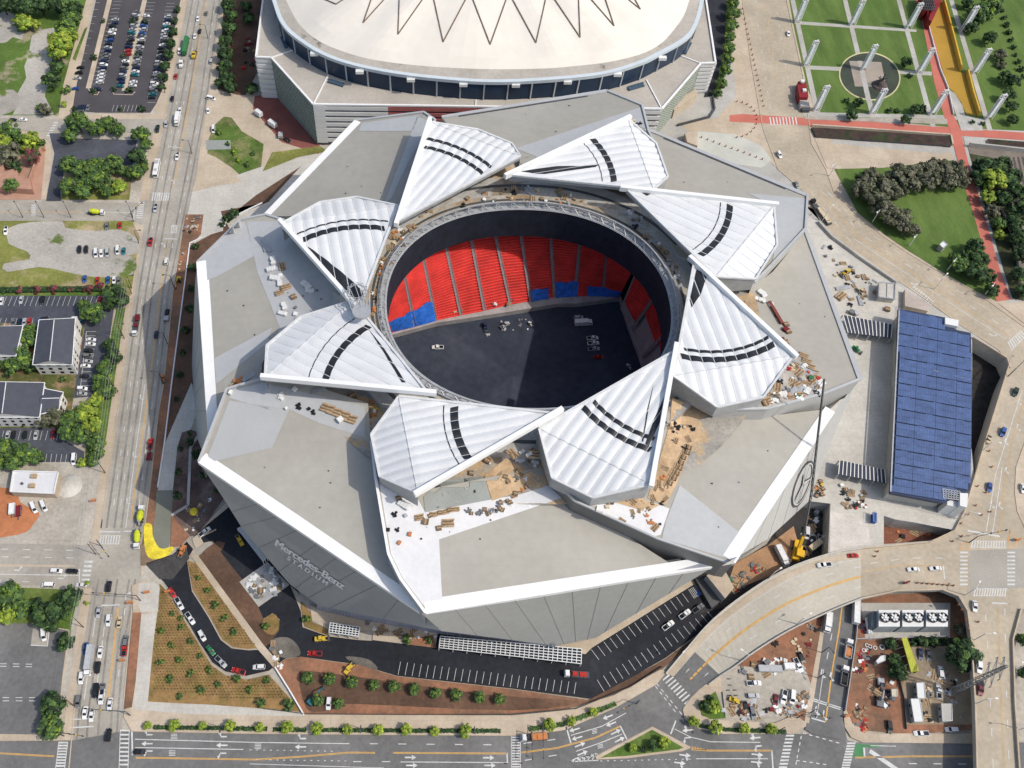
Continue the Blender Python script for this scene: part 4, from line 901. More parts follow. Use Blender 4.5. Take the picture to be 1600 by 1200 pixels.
def petal(code, tip, c1, c2, outs, bands):
    T, C1, C2, *O = [G(x, y, z-6.4) for x, y, z in (tip, c1, c2, *outs)]
    d1, d2 = (C1-T), (C2-T); d1.z = d2.z = 0; ax = (d1.normalized()+d2.normalized()).normalized(); sd = Vector((-ax.y, ax.x, 0))
    nrm = (C1-T).cross(C2-T)
    def plane(x, y): return T.z-(nrm.x*(x-T.x)+nrm.y*(y-T.y))/nrm.z
    fe = (C2-C1); fe.z = 0; fe.normalize(); fn = Vector((-fe.y, fe.x, 0))
    if fn.dot(ax) < 0: fn = -fn
    def beyond(x, y): return (x-C1.x)*fn.x+(y-C1.y)*fn.y
    ks = [(plane(p.x, p.y)-p.z)/max(.5, beyond(p.x, p.y)) for p in O]; kk = sum(ks)/len(ks)
    vs = [(p-T).dot(sd) for p in (C1, C2, *O)]; v0, v1 = min(vs), max(vs); N = 11; sw = (v1-v0)/N
    def zf(x, y):
        v = ((x-T.x)*sd.x+(y-T.y)*sd.y-v0)/sw; u = (x-T.x)*ax.x+(y-T.y)*ax.y
        h = min(1.0, max(0.0, u/14))*.50
        return plane(x, y)-kk*max(0.0, beyond(x, y))+h*(abs(math.sin(math.pi*v))**.8)
    out = [T, C1]+O+[C2]
    bm = bmesh.new(); bm.faces.new([bm.verts.new((p.x, p.y, 0)) for p in out])
    def cut(co_, no): bmesh.ops.bisect_plane(bm, geom=bm.verts[:]+bm.edges[:]+bm.faces[:], plane_co=co_, plane_no=no, dist=1e-5)
    for k in range(1, N*6): cut(Vector((T.x, T.y, 0))+sd*(v0+sw*k/6), sd)
    cut(Vector((C1.x, C1.y, 0)), fn)
    us = [(p-T).dot(ax) for p in out]; u1 = max(us); k = 3.5
    while k < u1: cut(Vector((T.x, T.y, 0))+ax*k, ax); k += 3.5
    bm.normal_update()
    mb = MB()
    for v in bm.verts: v.co.z = zf(v.co.x, v.co.y); 
    bm.verts.index_update(); mb.v = [tuple(v.co) for v in bm.verts]
    for f in bm.faces:
        ids = [v.index for v in f.verts]; p = [bm.verts[:][i].co for i in ids[:3]] if False else [f.verts[i].co for i in range(3)]
        mb.f.append(tuple(ids) if f.normal.z > 0 else tuple(ids[::-1])); mb.m.append(0)
    bm.free()
    pt = mb.build('roof_petal', etfe, stadium, smooth=True)
    sk = MB(); sk.skirt([Vector((p.x, p.y, zf(p.x, p.y)+.1)) for p in [C1]+O+[C2]], 58, 0, closed=False); e_ = Vector((0, 0, .1)); sk.skirt([C2+e_, T+e_, C1+e_], 2.2, 0, closed=False, rel=True); sk.build('side_wall', M('petal_wall', (.34, .35, .35), .6, .15, .2), pt)
    bmb = MB(); hz = Vector((0, 0, .9)); ex = (C1-T).normalized()*1.5
    bmb.bar(T-ex*2+hz, C1+ex+hz, 1.7, 2.4); bmb.build('edge_beam', white, pt)
    em = MB()
    for p, q in zip([C1]+O, O+[C2]): em.bar(Vector((p.x, p.y, zf(p.x, p.y)+.3)), Vector((q.x, q.y, zf(q.x, q.y)+.3)), .8, .8)
    em.bar(C2+Vector((0, 0, .3)), T+Vector((0, 0, .3)), .9, 1.0); em.build('rim_frame', M('pale_steel', (.62, .63, .63), .5, .08, .4), pt)
    # ribs in the valleys and along the fold
    rb = MB(); P2 = [Vector((p.x, p.y, 0)) for p in out]
    def clipline(co_, dr):
        ts = []
        for p, q in zip(P2, P2[1:]+P2[:1]):
            e = q-p; den = dr.x*e.y-dr.y*e.x
            if abs(den) < 1e-9: continue
            w = p-co_; t = (w.x*e.y-w.y*e.x)/den; s = (w.x*dr.y-w.y*dr.x)/den
            if 0 <= s <= 1: ts.append(t)
        return (min(ts), max(ts)) if len(ts) >= 2 else None
    for k in range(1, N):
        o = Vector((T.x, T.y, 0))+sd*(v0+sw*k); r = clipline(o, ax)
        if not r: continue
        m = int((r[1]-r[0])/5)+1; L = [o+ax*(r[0]+(r[1]-r[0])*i/m) for i in range(m+1)]
        for p, q in zip(L, L[1:]): rb.bar((p.x, p.y, zf(p.x, p.y)+.06), (q.x, q.y, zf(q.x, q.y)+.06), .30, .2)
    L = [C1.lerp(C2, i/44) for i in range(45)]
    for p, q in zip(L, L[1:]): rb.bar((p.x, p.y, zf(p.x, p.y)+.1), (q.x, q.y, zf(q.x, q.y)+.1), .35, .2)
    rb.build('cushion_rib', M('rib_steel', (.58, .60, .61), .5, .08, .4), pt)
    db = MB()
    def inside(p, m=.8):
        s = True
        tri = [P2[0], P2[1], P2[-1]]; ar = 0
        sg = 1 if ((tri[1]-tri[0]).cross(tri[2]-tri[0])).z > 0 else -1
        for a, b in zip(tri, tri[1:]+tri[:1]):
            e = (b-a).normalized(); 
            if sg*((e.x*(p.y-a.y))-(e.y*(p.x-a.x))) < m: s = False
        return s
    for (sx, sy), wd in bands:
        sp = G(sx, sy, 69.5); r = (sp-T); r.z = 0; r = r.length
        for k in range(N):
            for j in range(4):
                a_, b_ = v0+sw*(k+.025+.95*j/4), v0+sw*(k+.025+.95*(j+1)/4)
                q = []
                for v, rr in ((a_, r-wd/2), (b_, r-wd/2), (b_, r+wd/2), (a_, r+wd/2)):
                    if abs(v) >= rr: q = None; break
                    x = T+ax*math.sqrt(rr*rr-v*v)+sd*v; q.append(x)
                if not q or not all(inside(x) for x in q): continue
                db.face([(x.x, x.y, zf(x.x, x.y)+.10) for x in q])
    upfix(db).build('dark_foil', foil_dk, pt)
    for W_ in WEDGE.get(code, ()):
        db = MB(); pl = [G(x, y, 69.5) for x, y in W_]; b2 = bmesh.new(); b2.faces.new([b2.verts.new((p.x, p.y, 0)) for p in pl])
        for k in range(1, N*4): bmesh.ops.bisect_plane(b2, geom=b2.verts[:]+b2.edges[:]+b2.faces[:], plane_co=Vector((T.x, T.y, 0))+sd*(v0+sw*k/4), plane_no=sd, dist=1e-5)
        for f in b2.faces:
            if len(f.verts) >= 3: db.face([(v.co.x, v.co.y, zf(v.co.x, v.co.y)+.12) for v in f.verts])
        b2.free(); upfix(db).build('dark_wedge', foil_dk, pt)
for p_ in PETALS: petal(*p_)
mb = MB(); c = G(565, 488, 73.5); mb.tube(c, c+Vector((0, 0, 1.2)), 3.6, n=24); 
for k in range(12):
    t = math.pi*2*k/12; mb.bar(c+Vector((3.4*math.cos(t), 3.4*math.sin(t), .6)), c+Vector((5*math.cos(t+.3)-2, 5*math.sin(t+.3)+9, 1.5)), .25)
    mb.bar(c+Vector((4.5*math.cos(t)-2, 4.5*math.sin(t)+9, 1.6)), c+Vector((4.5*math.cos(t+1.6)-2, 4.5*math.sin(t+1.6)+9, 1.6)), .22)
mb.build('roof_node', steel, stadium)
# ---- a ray finder for things lying on roofs
bv_v, bv_f = [], []
def bvh_add(mb):
    i = len(bv_v); bv_v.extend(Vector(p) for p in mb.v); bv_f.extend(tuple(i+k for k in f) for f in mb.f)
for m_ in wing_tris: bvh_add(m_)
dk = MB(); ring(dk, oval(1, 58.1), oval(1, 58.1, da=20)); ring(dk, oval(1, 53.6, da=19), oval(1, 53.6, da=38)); bvh_add(dk)
BV = BVHTree.FromPolygons(bv_v, bv_f)
def onroof(x, y, lift=0.0):
    d = ray(x, y).normalized(); h = BV.ray_cast(Vector((0, 0, H)), d)
    return (h[0] if h[0] is not None else G(x, y, 60))+Vector((0, 0, lift))
def patch(px, mat, lift=.12, name='membrane_patch'):
    # split the outline finely so that it follows the roof
    b2 = bmesh.new(); b2.faces.new([b2.verts.new((x, y, 0)) for x, y in px]); xs = [p[0] for p in px]; ys = [p[1] for p in px]; st = 9
    for k in range(int(min(xs)), int(max(xs)), st): bmesh.ops.bisect_plane(b2, geom=b2.verts[:]+b2.edges[:]+b2.faces[:], plane_co=(k, 0, 0), plane_no=(1, 0, 0), dist=1e-4)
    for k in range(int(min(ys)), int(max(ys)), st): bmesh.ops.bisect_plane(b2, geom=b2.verts[:]+b2.edges[:]+b2.faces[:], plane_co=(0, k, 0), plane_no=(0, 1, 0), dist=1e-4)
    mb = MB()
    for f in b2.faces:
        q = [onroof(v.co.x, v.co.y, lift) for v in f.verts]
        mb.face(q)
    b2.free(); return upfix(mb).build(name, mat, stadium)
patch([(385,346),(440,346),(555,478),(470,499),(417,545),(406,575),(437,512),(402,425)], panel_lt)
patch([(312,410),(372,347),(384,347),(397,400),(340,432),(318,440)], panel_lt)
patch([(335,560),(425,512),(418,536),(338,600)], panel_lt)
patch([(360,610),(410,598),(570,635),(570,684),(500,662),(452,640),(420,640),(358,622)], panel_lt)
patch([(325,712),(358,626),(452,640),(425,700),(330,722)], M('roof_membrane_cool', (.41, .415, .415), .6, .05, .05))
patch([(666,952),(629,903),(611,866),(592,750),(650,775),(664,800),(815,772),(862,757),(884,776),(686,843),(691,938)], panel_w)
patch([(662,776),(688,752),(755,744),(766,781),(664,801)], tealdeck, .2)
patch([(757,744),(790,716),(838,742),(838,758),(769,783)], ply, .2)
patch([(1062,758),(1158,834),(1140,874),(1034,842),(1040,815)], panel_lt)
patch([(906,788),(930,780),(985,772),(1046,795),(1032,836),(1022,838)], panel_w)
patch([(1044,672),(1093,657),(1096,663),(1056,758),(1040,790),(1012,778),(1022,745)], ply, .2)
patch([(1050,622),(1112,646),(1096,655),(1046,668)], ply, .2)
patch([(950,782),(1000,778),(1030,790),(1010,800)], ply, .26)
patch([(1168,302),(1258,310),(1254,356),(1206,414),(1212,380),(1209,322)], panel_lt)
patch([(805,232),(1000,168),(1010,203),(985,190),(850,250)], panel_lt)
patch([(1205,648),(1216,420),(1230,425),(1300,600),(1292,612)], panel_lt) if False else None
patch([(1236,552),(1275,590),(1284,613),(1206,636),(1145,640),(1195,628)], M('roof_dirty_pale', (.40, .37, .33), .9, .25, .15, fine=1), .2)
patch([(652,182),(676,192),(640,250),(612,310),(600,320)], panel_lt)
patch([(566,192),(655,180),(645,205),(560,205)], panel_lt)
# ---- lettering and star on the walls
def font_mesh(body, bold=.010):
    cu = bpy.data.curves.new('letters', 'FONT'); cu.body = body; cu.offset = bold; ob = bpy.data.objects.new('letters', cu); COL.objects.link(ob)
    bpy.context.view_layer.update(); me = bpy.data.meshes.new_from_object(ob.evaluated_get(bpy.context.evaluated_depsgraph_get()))
    bpy.data.objects.remove(ob); bpy.data.curves.remove(cu)
    V = [v.co.copy() for v in me.vertices]; Fc = [tuple(p.vertices) for p in me.polygons]; bpy.data.meshes.remove(me); return V, Fc
def wall_text(body, p0, p1, ptop, pl, cap=.72, space=1.0):
    V, Fc = font_mesh(body); x0, x1 = min(v.x for v in V), max(v.x for v in V)
    o = hitplane(*p0, *pl); X = hitplane(*p1, *pl)-o; Y = (hitplane(*ptop, *pl)-o)/cap; n = X.cross(Y).normalized()
    if n.dot(Vector((0, 0, H))-o) < 0: n = -n
    mb = MB()
    for lift, sh in ((.45, 0), (.46, .035), (.47, .07)):
        i = len(mb.v); mb.v += [tuple(o+X*((v.x+sh-x0)/(x1-x0))+Y*v.y+n*lift) for v in V]; mb.f += [tuple(i+k for k in f) for f in Fc]; mb.m += [0]*len(Fc)
    ob = mb.build('lettering', M('sign_letter', (.68, .68, .67), .5, .03, .2), stadium); return ob
PL1 = (W1P[0], W1P[1], W1P[3])
def serif_extra(): pass
wall_text('Mercedes-Benz', (430, 850), (536, 919.5), (433.5, 840.5), PL1)
wall_text('S T A D I U M', (449, 872), (511, 913), (451.5, 866.5), PL1)
PL3 = (W3P[0], W3P[1], W3P[5])
c = hitplane(1253.3, 756, *PL3); pu = (hitplane(1268, 725, *PL3)-hitplane(1238, 789, *PL3)); rad = pu.length/2; ea = pu.normalized()
n3 = (W3P[1]-W3P[0]).cross(W3P[5]-W3P[0]).normalized(); n3 = n3 if n3.dot(Vector((0, 0, H))-c) > 0 else -n3
eb = n3.cross(ea).normalized()
pr = hitplane(1263, 760, *PL3)-c; rb_ = abs(pr.dot(eb))
mb = MB()
def lp(t, r, l): return c+ea*math.cos(t)*r*rad+eb*math.sin(t)*r*rb_*1.0+n3*l
NN = 48
for k in range(NN):
    a, b = 2*math.pi*k/NN, 2*math.pi*(k+1)/NN
    mb.face([lp(a, .9, .5), lp(b, .9, .5), lp(b, .965, .5), lp(a, .965, .5)], 1); mb.face([lp(a, .965, .45), lp(b, .965, .45), lp(b, 1.06, .45), lp(a, 1.06, .45)], 0)
STAR0 = 0.0
def star_arm(px, py):
    tip = hitplane(px, py, *PL3)+n3*.5; c0 = c+n3*.5; d = tip-c0; s = d.cross(n3).normalized()*rad*.10; L = c0+d*.12
    mb.face([c0-s*1.0, tip-s*.15, tip+s*.15, c0+s*1.0], 1)
    mb.face([c0-s*1.5-n3*.05, tip-s*.55-n3*.05, tip+s*.55-n3*.05, c0+s*1.5-n3*.05], 0)
for q in ((1254.5, 741.5), (1238.8, 786), (1265.5, 747)): star_arm(*q)
for i, f in enumerate(mb.f):
    p = [Vector(mb.v[k]) for k in f[:3]]
    if (p[1]-p[0]).cross(p[2]-p[0]).dot(n3) < 0: mb.f[i] = f[::-1]
mb.build('star_emblem', [steel_dk, M('emblem_silver', (.50, .50, .50), .5, .05, .3)], stadium)
# ================================================================ OLD DOME AT THE TOP
def mirror(px, z, yc):
    near = [G(x, y, z) for x, y in px]
    return near+[Vector((p.x, 2*yc-p.y, p.z)) for p in near[::-1]]
EAVE = smooth_line([(421,-12),(425,0),(437,33),(457,56),(500,84),(550,102),(620,116),(700,125),(770,129),(850,126),(940,117),(1000,100),(1030,86),(1075,60),(1092,33),(1100,0),(1103,-12)], 4)
FABR = smooth_line([(443,-12),(447,0),(467,37),(500,65),(550,85),(600,96),(675,104),(765,108),(850,107),(900,103),(950,97),(1000,85),(1030,70),(1050,50),(1068,25),(1077,0),(1081,-12)], 4)
YC = G(425, 0, 40).y+34
dome = thing('domed_arena', (G(770, 129, 40).x, YC, 0), 'older arena with cream fabric dome roof marked by dark zigzag lines', 'arena')
TIER = [(414,-25),(400,89),(424,90),(489.5,163),(655,165),(860,168),(1034,170),(1095,99),(1118,98),(1103,0),(1100,-25)]
tier = mirror(TIER, 28, YC)
mb = MB(); mb.poly(tier); mb.build('terrace_roof', roof_tan, dome)
eave = mirror(EAVE, 40, YC); fabr = mirror(FABR, 41, YC); cen = Vector((dome.location.x, YC, 0))
def inset(L, d, z): return [Vector((p.x, p.y, z))+(cen-Vector((p.x, p.y, 0))).normalized()*d for p in L]
mb = MB(); base = inset(eave, .9, 28.05); tp = inset(eave, .6, 38.6); ring(mb, tp, base); ew = mb.build('glazed_drum', M('drum_glass', (.014, .034, .07), .3, .15, .1, spec=.3), dome)
mb = MB(); ring(mb, inset(eave, 0, 40.3), inset(eave, .1, 38.4)); ring(mb, inset(eave, 2.2, 40.35), inset(eave, 0, 40.3)); ring(mb, inset(eave, .1, 38.4), inset(eave, 2, 38.3)); mb.build('fascia', M('fascia_pale_blue', (.55, .61, .64), .5, .05, .2), dome)
mb = MB(); ring(mb, inset(fabr, 0, 41.0), inset(eave, 2.2, 40.32)); mb.build('eave_roof', dirtyroof, dome)
mb = MB(); n = len(eave); k = 0
per = [0]
for a, b in zip(eave, eave[1:]): per.append(per[-1]+(b-a).length)
s = 4.0
while s < per[len(EAVE)-1]:
    i = max(j for j in range(n) if per[j] <= s); f = (s-per[i])/max(1e-6, per[i+1]-per[i]) if i+1 < n else 0
    p = base[i].lerp(base[(i+1) % n], f); q = tp[i].lerp(tp[(i+1) % n], f); o = (Vector((p.x, p.y, 0))-Vector((cen.x, cen.y, 0))).normalized()*.25
    mb = MB(); mb.bar(p+o, q+o, .65, .6); mb.build('pilaster', M('pilaster_grey', (.42, .45, .47), .6, .06, .2), ew); s += 12.6
for x, y in ((491, 84), (562, 112), (642, 124.5), (724, 132), (806, 133), (887, 128), (965, 116), (1035, 91)):
    p = G(x, y, 38); mb = MB(); mb.box(p, (4.2, 2.2, 1.6)); mb.build('eave_box', panelwht, ew)
# fabric: facets rising to the crown
mb = MB(); rings = []
for t, z in ((0, 41), (.06, 43.6), (.14, 46.4), (.26, 50), (.42, 53.8), (.60, 57), (.8, 59), (1, 60)):
    rings.append([Vector((p.x+(cen.x-p.x)*t, p.y+(cen.y-p.y)*t, z+(.55*math.sin(i*2*math.pi/8) if 0 < t < .5 else 0))) for i, p in enumerate(fabr)])
for a, b in zip(rings, rings[1:]): ring(mb, b, a)
upfix(mb); fab = mb.build('fabric_roof', fabric, dome, smooth=True); FB = BVHTree.FromPolygons([Vector(v) for v in mb.v], mb.f)
mb = MB()
def ondome(x, y):
    h = FB.ray_cast(Vector((0, 0, H)), ray(x, y).normalized()); return (h[0] if h[0] is not None else G(x, y, 52))+Vector((0, 0, .3))
for (bx, by), a, b in (((525,7),536,509),((567.5,36),580,600),((622,54),624,660),((692.5,66),678,727.5),((766,70),739,791),((837.5,67.5),801,852.5),((906.5,59),867,904),((959.5,41),924,946),((1000.5,15),982,992)):
    mb = MB()
    for e in (a, b):
        ex = bx+(e-bx)*(by+14)/by
        L = [ondome(bx+(ex-bx)*i/6, by+(-14-by)*i/6) for i in range(7)]
        for p, q in zip(L, L[1:]): mb.bar(p, q, .5, .35)
    mb.build('ridge_cable', M('cable_brown', (.16, .115, .085), .7, .2, .5), fab)
# facades
def T_(i): return G(*TIER[i], 28)
def facade(i, j, zb, mat, name, bands=0, bmat=None, parent=dome, f0=0.0, f1=1.0):
    a, b = T_(i).lerp(T_(j), f0), T_(i).lerp(T_(j), f1); dz = Vector((0, 0, 28-zb)); mb = MB(); mb.face([a-dz, b-dz, b, a])
    w = mb.build(name, mat, parent)
    if bands:
        e = (b-a).normalized(); out = Vector((e.y, -e.x, 0)); mb = MB()
        for k in range(bands):
            z = zb+(28-zb)*(k+.5)/bands; h = (28-zb)/bands*.62
            mb.bar(Vector((a.x, a.y, z))+out*.4, Vector((b.x, b.y, z))+out*.4, .8, h)
        mb.build('louvre_band', bmat, w)
    return w
facade(1, 2, 0, panelwht, 'panel_wall', 8, panelwht); facade(8, 7, 8, panelwht, 'panel_wall', 8, panelwht) if False else facade(7, 8, 8, panelwht, 'panel_wall', 8, panelwht)
facade(3, 6, 0, M('facade_gap', (.10, .115, .14), .6, .1, .2), 'south_wall')
sw_ = bpy.data.objects['south_wall']
a, b = T_(3), T_(6)
for f0, f1, mt, nm in ((0, .032, panelwht, 'corner_panel'), (.032, .215, panelwht, 'white_louvre'), (.215, .62, panelred, 'red_louvre'), (.62, 1, panelwht, 'white_louvre')):
    mb = MB(); p, q = a.lerp(b, f0), a.lerp(b, f1)
    for k in range(7):
        z = 2+26*(k+.5)/7; h = 26/7*(.96 if nm == 'corner_panel' else .60); mb.bar((p.x, p.y-.5, z), (q.x, q.y-.5, z), 1.0, h)
    mb.build(nm, mt, sw_)
lat = M('lattice_glass', (.10, .14, .11), .4, .2, .3)
for i, j, zb in ((2, 3, 0), (6, 7, 8)):
    w = facade(i, j, zb, lat, 'lattice_wall'); a, b = T_(i), T_(j); e = (b-a); out = Vector((e.y, -e.x, 0)).normalized()*.3; mb = MB()
    for k in range(15): z = zb+(28-zb)*k/14; mb.bar(Vector((a.x, a.y, z))+out, Vector((b.x, b.y, z))+out, .3, .3)
    for k in range(27): p = a.lerp(b, k/26)+out; mb.bar((p.x, p.y, zb), (p.x, p.y, 28), .3, .3)
    mb.build('lattice_bars', M('lattice_pale', (.42, .46, .40), .5, .08, .3), w)
mb = MB()
for p, q in zip([G(*t, 28.4) for t in TIER], [G(*t, 28.4) for t in TIER][1:]): mb.bar(p, q, 1.0, .9)
for a, b in (((424, 90), (459, 78)), ((489.5, 163), (513, 117)), ((743, 165), (744, 156)), ((1034, 170), (1010, 125)), ((1095, 99), (1061, 86))): mb.bar(G(*a, 28.3), G(*b, 28.3), .6, .5)
mb.build('terrace_coping', white, dome)
for (x, y, dx, dy) in ((444, 66, 7, 17), (525, 130, 24, 7), (994, 136, 24, -7), (1074, 75, -9, 17)):
    p, q = G(x-dx/2, y-dy/2, 28.6), G(x+dx/2, y+dy/2, 28.6); mb = MB(); mb.bar(p, q, 2.0, .7); mb.bar(p+Vector((0, 1.8, 0)), q+Vector((0, 1.8, 0)), .8, .6); mb.build('roof_skylight', M('skylight', (.06, .10, .14), .3, .1, .3), dome)
facade(0, 1, 0, panelwht, 'panel_wall', 8, panelwht); facade(8, 9, 8, panelwht, 'panel_wall', 8, panelwht)
mb = MB(); mb.poly([G(1046, 163, UP+6), G(1087, 139, UP+6), G(1090, 147, UP+6), G(1054, 172, UP+6)]); mb.skirt([G(1046, 163, UP+6), G(1087, 139, UP+6), G(1090, 147, UP+6), G(1054, 172, UP+6)], UP, 0)
mb.build('entrance_canopy', conc_tan, dome)
lay('service_road', [(1102, -20), (1140, -20), (1140, 40), (1130, 100), (1118, 150), (1100, 152), (1112, 100), (1106, 40)], M('service_asphalt', (.03, .032, .04), .9, .3, .1), True)
lay('planting_strip', [(1136, -20), (1146, -20), (1142, 80), (1124, 150), (1116, 148), (1132, 80)], grass, True)
mb = MB(); pl = pxs([(1054, 200), (1068, 156), (1106, 152), (1112, 175), (1070, 190)], UP+1.0)
wall_along(mb, pxs([(1113, 152), (1116, 172), (1108, 184), (1058, 197)], UP), 1.4, .8); tag(mb.build('garden_wall', steel_dk, org=tuple(G(1110, 180, UP))), 'dark low wall bending round the paved forecourt right of the old dome', 'wall')
mb = MB(); b0 = pxs([(1070, 208), (1090, 203), (1090, 228), (1074, 222)], UP+4); mb.poly(b0); mb.skirt(b0, UP, 0); tag(mb.build('utility_block', conc_tan, org=tuple(G(1080, 215, UP))), 'tan concrete block with dark openings between the stadium and the dome forecourt', 'building')
# ================================================================ SOLAR CANOPY BUILDING
SZ = UP+9
sol_px = [(1404,482),(1440,489),(1477,496),(1479,509),(1497,516),(1517,520),(1519,600),(1518,690),(1516,766),(1496,775),(1475,786),(1391,770),(1396,690),(1400,600)]
sc_ = G(1455, 630, UP)
solb = thing('solar_canopy_building', tuple(sc_), 'parking building roofed with a large field of blue solar panels', 'parking building')
sp = [G(x, y, SZ) for x, y in sol_px]
mb = MB(); mb.poly(sp); mb.skirt(sp, SZ-1.5, 0); mb.build('roof_frame', solar_dk, solb)
ins = [p+(Vector((sc_.x, sc_.y, p.z))-p).normalized()*2.0 for p in sp]; mb = MB(); mb.skirt(ins, .0, 0); mb.build('parking_wall', conc_grey, solb)
tl, tr, bl, br = G(1405, 484, SZ+.4), G(1519, 506, SZ+.4), G(1391.5, 768, SZ+.4), G(1516, 789, SZ+.4)
solid2 = [Vector((p.x, p.y, 0)) for p in sp]
def inpoly(p, L):
    c = False
    for a, b in zip(L, L[1:]+L[:1]):
        if (a.y > p.y) != (b.y > p.y) and p.x < (b.x-a.x)*(p.y-a.y)/(b.y-a.y)+a.x: c = not c
    return c
def bil(u, v): return tl.lerp(tr, u).lerp(bl.lerp(br, u), v)
NR_, NC_ = 14, 30
for r in range(NR_):
    mb = MB()
    for c in range(NC_):
        for h in range(2):
            g = .022 if c % 7 in (0,) else .006
            u0, u1 = c/NC_+(.004 if c % 8 == 0 else .0007), (c+1)/NC_-.0007; v0, v1 = (r+(.09 if (c//3+r) % 4 else .03)+h*.46)/NR_, (r+.06+(h+1)*.46-.008)/NR_
            q = [bil(u0, v1), bil(u1, v1), bil(u1, v0), bil(u0, v0)]
            if all(inpoly(x, solid2) for x in q):
                t = Vector((0, 0, .25)); mb.face([q[0], q[1], q[2]+t, q[3]+t])
    if mb.f: mb.build('solar_panel_row', solar, solb)
mb = MB(); mb.bar(bil(.5, .325), bil(.99, .335), .6, .3); mb.bar(bil(.0, 0), bil(.0, 1), .5, .4); mb.build('walkway_rail', steel, solb)
for px4, z in ((((1477, 496), (1498, 500), (1497, 510), (1477, 506)), SZ+1.6), (((1480, 780), (1499, 784), (1499, 793), (1480, 789)), SZ-1), (((1500, 770), (1513, 771), (1511, 793), (1500, 790)), SZ+1)):
    L = pxs(px4, z); mb = MB(); mb.poly(L); mb.skirt(L, UP, 0); mb.build('stair_box', panelwht, solb)
mb = MB(); L = pxs([(1473, 764), (1500, 768), (1498, 781), (1474, 778)], SZ+.6)
for k in range(7): mb.bar(L[0].lerp(L[1], k/6), L[3].lerp(L[2], k/6), .3)
for k in range(5): mb.bar(L[0].lerp(L[3], k/4), L[1].lerp(L[2], k/4), .3)
mb.build('open_frame', steel, solb)
def pergola(px4, z, label):
    L = pxs(px4, z); o = thing('solar_pergola', tuple(G(*px4[0], UP)), label, 'pergola'); mb = MB(); mb.poly(L); mb.skirt(L, z-.4, 0); mb.build('panel_roof', M('pergola_panel', (.05, .055, .075), .4, .15, .4), o)
    mb = MB(); up = Vector((0, 0, .15))
    for k in range(13): mb.bar(L[0].lerp(L[1], k/12)+up, L[3].lerp(L[2], k/12)+up, .35, .2)
    mb.build('purlin', panelwht, o)
    for k in range(5):
        for a, b in ((0, 1), (3, 2)):
            p = L[a].lerp(L[b], k/4); mb = MB(); mb.bar((p.x, p.y, UP), (p.x, p.y, z-.4), .35); mb.build('post', steel, o)
pergola([(1317, 492), (1394, 507), (1392, 528), (1325, 520)], UP+4.5, 'dark striped solar pergola at the upper end of the plaza')
pergola([(1312, 719), (1382, 734), (1384, 755), (1310, 741)], UP+4.5, 'dark striped solar pergola at the lower end of the plaza')
def block(name, px, z1, z0, mat, label, cat, rmat=None, group=None):
    L = pxs(px, z1); c = sum(L, Vector())/len(L); mb = MB(); mb.poly(L); mb.skirt(L, z0, 1); o = mb.build(name, [rmat or mat, mat], org=(c.x, c.y, z0)); return tag(o, label, cat, group)
kb = block('plaza_kiosk', [(1374, 441), (1399, 443), (1398, 467), (1373, 464)], UP+3.5, UP, conc_grey, 'pale concrete kiosk beside the upper road on the stadium plaza', 'kiosk', concrete)
mb = MB(); L = pxs([(1374, 441), (1399, 443), (1398, 467), (1373, 464)], UP+3.7)
for p, q in zip(L, L[1:]+L[:1]): mb.bar(p, q, .5, .5)
mb.bar(L[0].lerp(L[1], .5), L[3].lerp(L[2], .5), .2, .2); mb.build('coping', steel, kb)
st_ = block('stair_house', [(1414, 452), (1456, 477), (1450, 486), (1414, 478)], UP+2.5, UP, conc_tan, 'stair house with pinkish deck between plaza and zebra crossing', 'stair house', M('deck_pinkish', (.44, .38, .33)))
# ================================================================ BUILDINGS ON THE LEFT
def gable(name, eave_px, ze, zr, label, ridge='y', over=.0):
    """a hipped or gabled house: four eave corners (px at eave height, clockwise from upper left) and a ridge"""
    L = pxs(eave_px, ze); c = sum(L, Vector())/4; o = thing(name, (c.x, c.y, 0), label, 'apartment building')
    a, b, c_, d = L
    m0, m1 = (a.lerp(b, .5), d.lerp(c_, .5)) if ridge == 'y' else (a.lerp(d, .5), b.lerp(c_, .5))
    r0, r1 = Vector((m0.x, m0.y, zr)), Vector((m1.x, m1.y, zr)); e = (r1-r0).normalized()*.4
    r0h = r0.lerp(r1, .12)
    mb = MB()
    if ridge == 'y': mb.face([a, d, r1, r0h]); mb.face([r0h, r1, c_, b]); mb.face([a, r0h, b])
    else: mb.face([d, c_, r1, r0]); mb.face([a, r0, r1, b])
    upfix(mb).build('roof', shingle, o)
    wl = [p+(Vector((c.x, c.y, p.z))-p).normalized()*.6 for p in L]; mb = MB(); mb.skirt(wl, 0, 0)
    if ridge == 'y': mb.face([wl[3], wl[2], r1-Vector((0, 0, .3))])
    else: mb.face([wl[1], wl[2], r1-Vector((0, 0, .3))])
    w = mb.build('wall', siding, o)
    for (p, q) in ((wl[3], wl[2]), (wl[2], wl[1])):
        n = max(2, int((q-p).length/3.6)); e2 = (q-p).normalized(); out = Vector((e2.y, -e2.x, 0))*.08
        for k in range(n):
            for z in (1.2, 4.2, 7.2):
                if z+1.6 > ze: continue
                s0 = p.lerp(q, (k+.3)/n)+out; s1 = p.lerp(q, (k+.7)/n)+out; mb = MB(); mb.face([(s0.x, s0.y, z), (s1.x, s1.y, z), (s1.x, s1.y, z+1.6), (s0.x, s0.y, z+1.6)]); mb.build('window', carglass, w)
    mb = MB()
    for p, q in zip(L, L[1:]+L[:1]): mb.bar(p, q, .35, .35)
    mb.bar(r0h, r1, .3, .2); mb.build('eave_trim', white, o)
    return o
A1 = gable('apartment_building', [(61, 500), (118, 497), (113, 570), (51, 570)], 9, 12.5, 'white apartment block with dark grey hipped roof standing beside the column of parked cars')
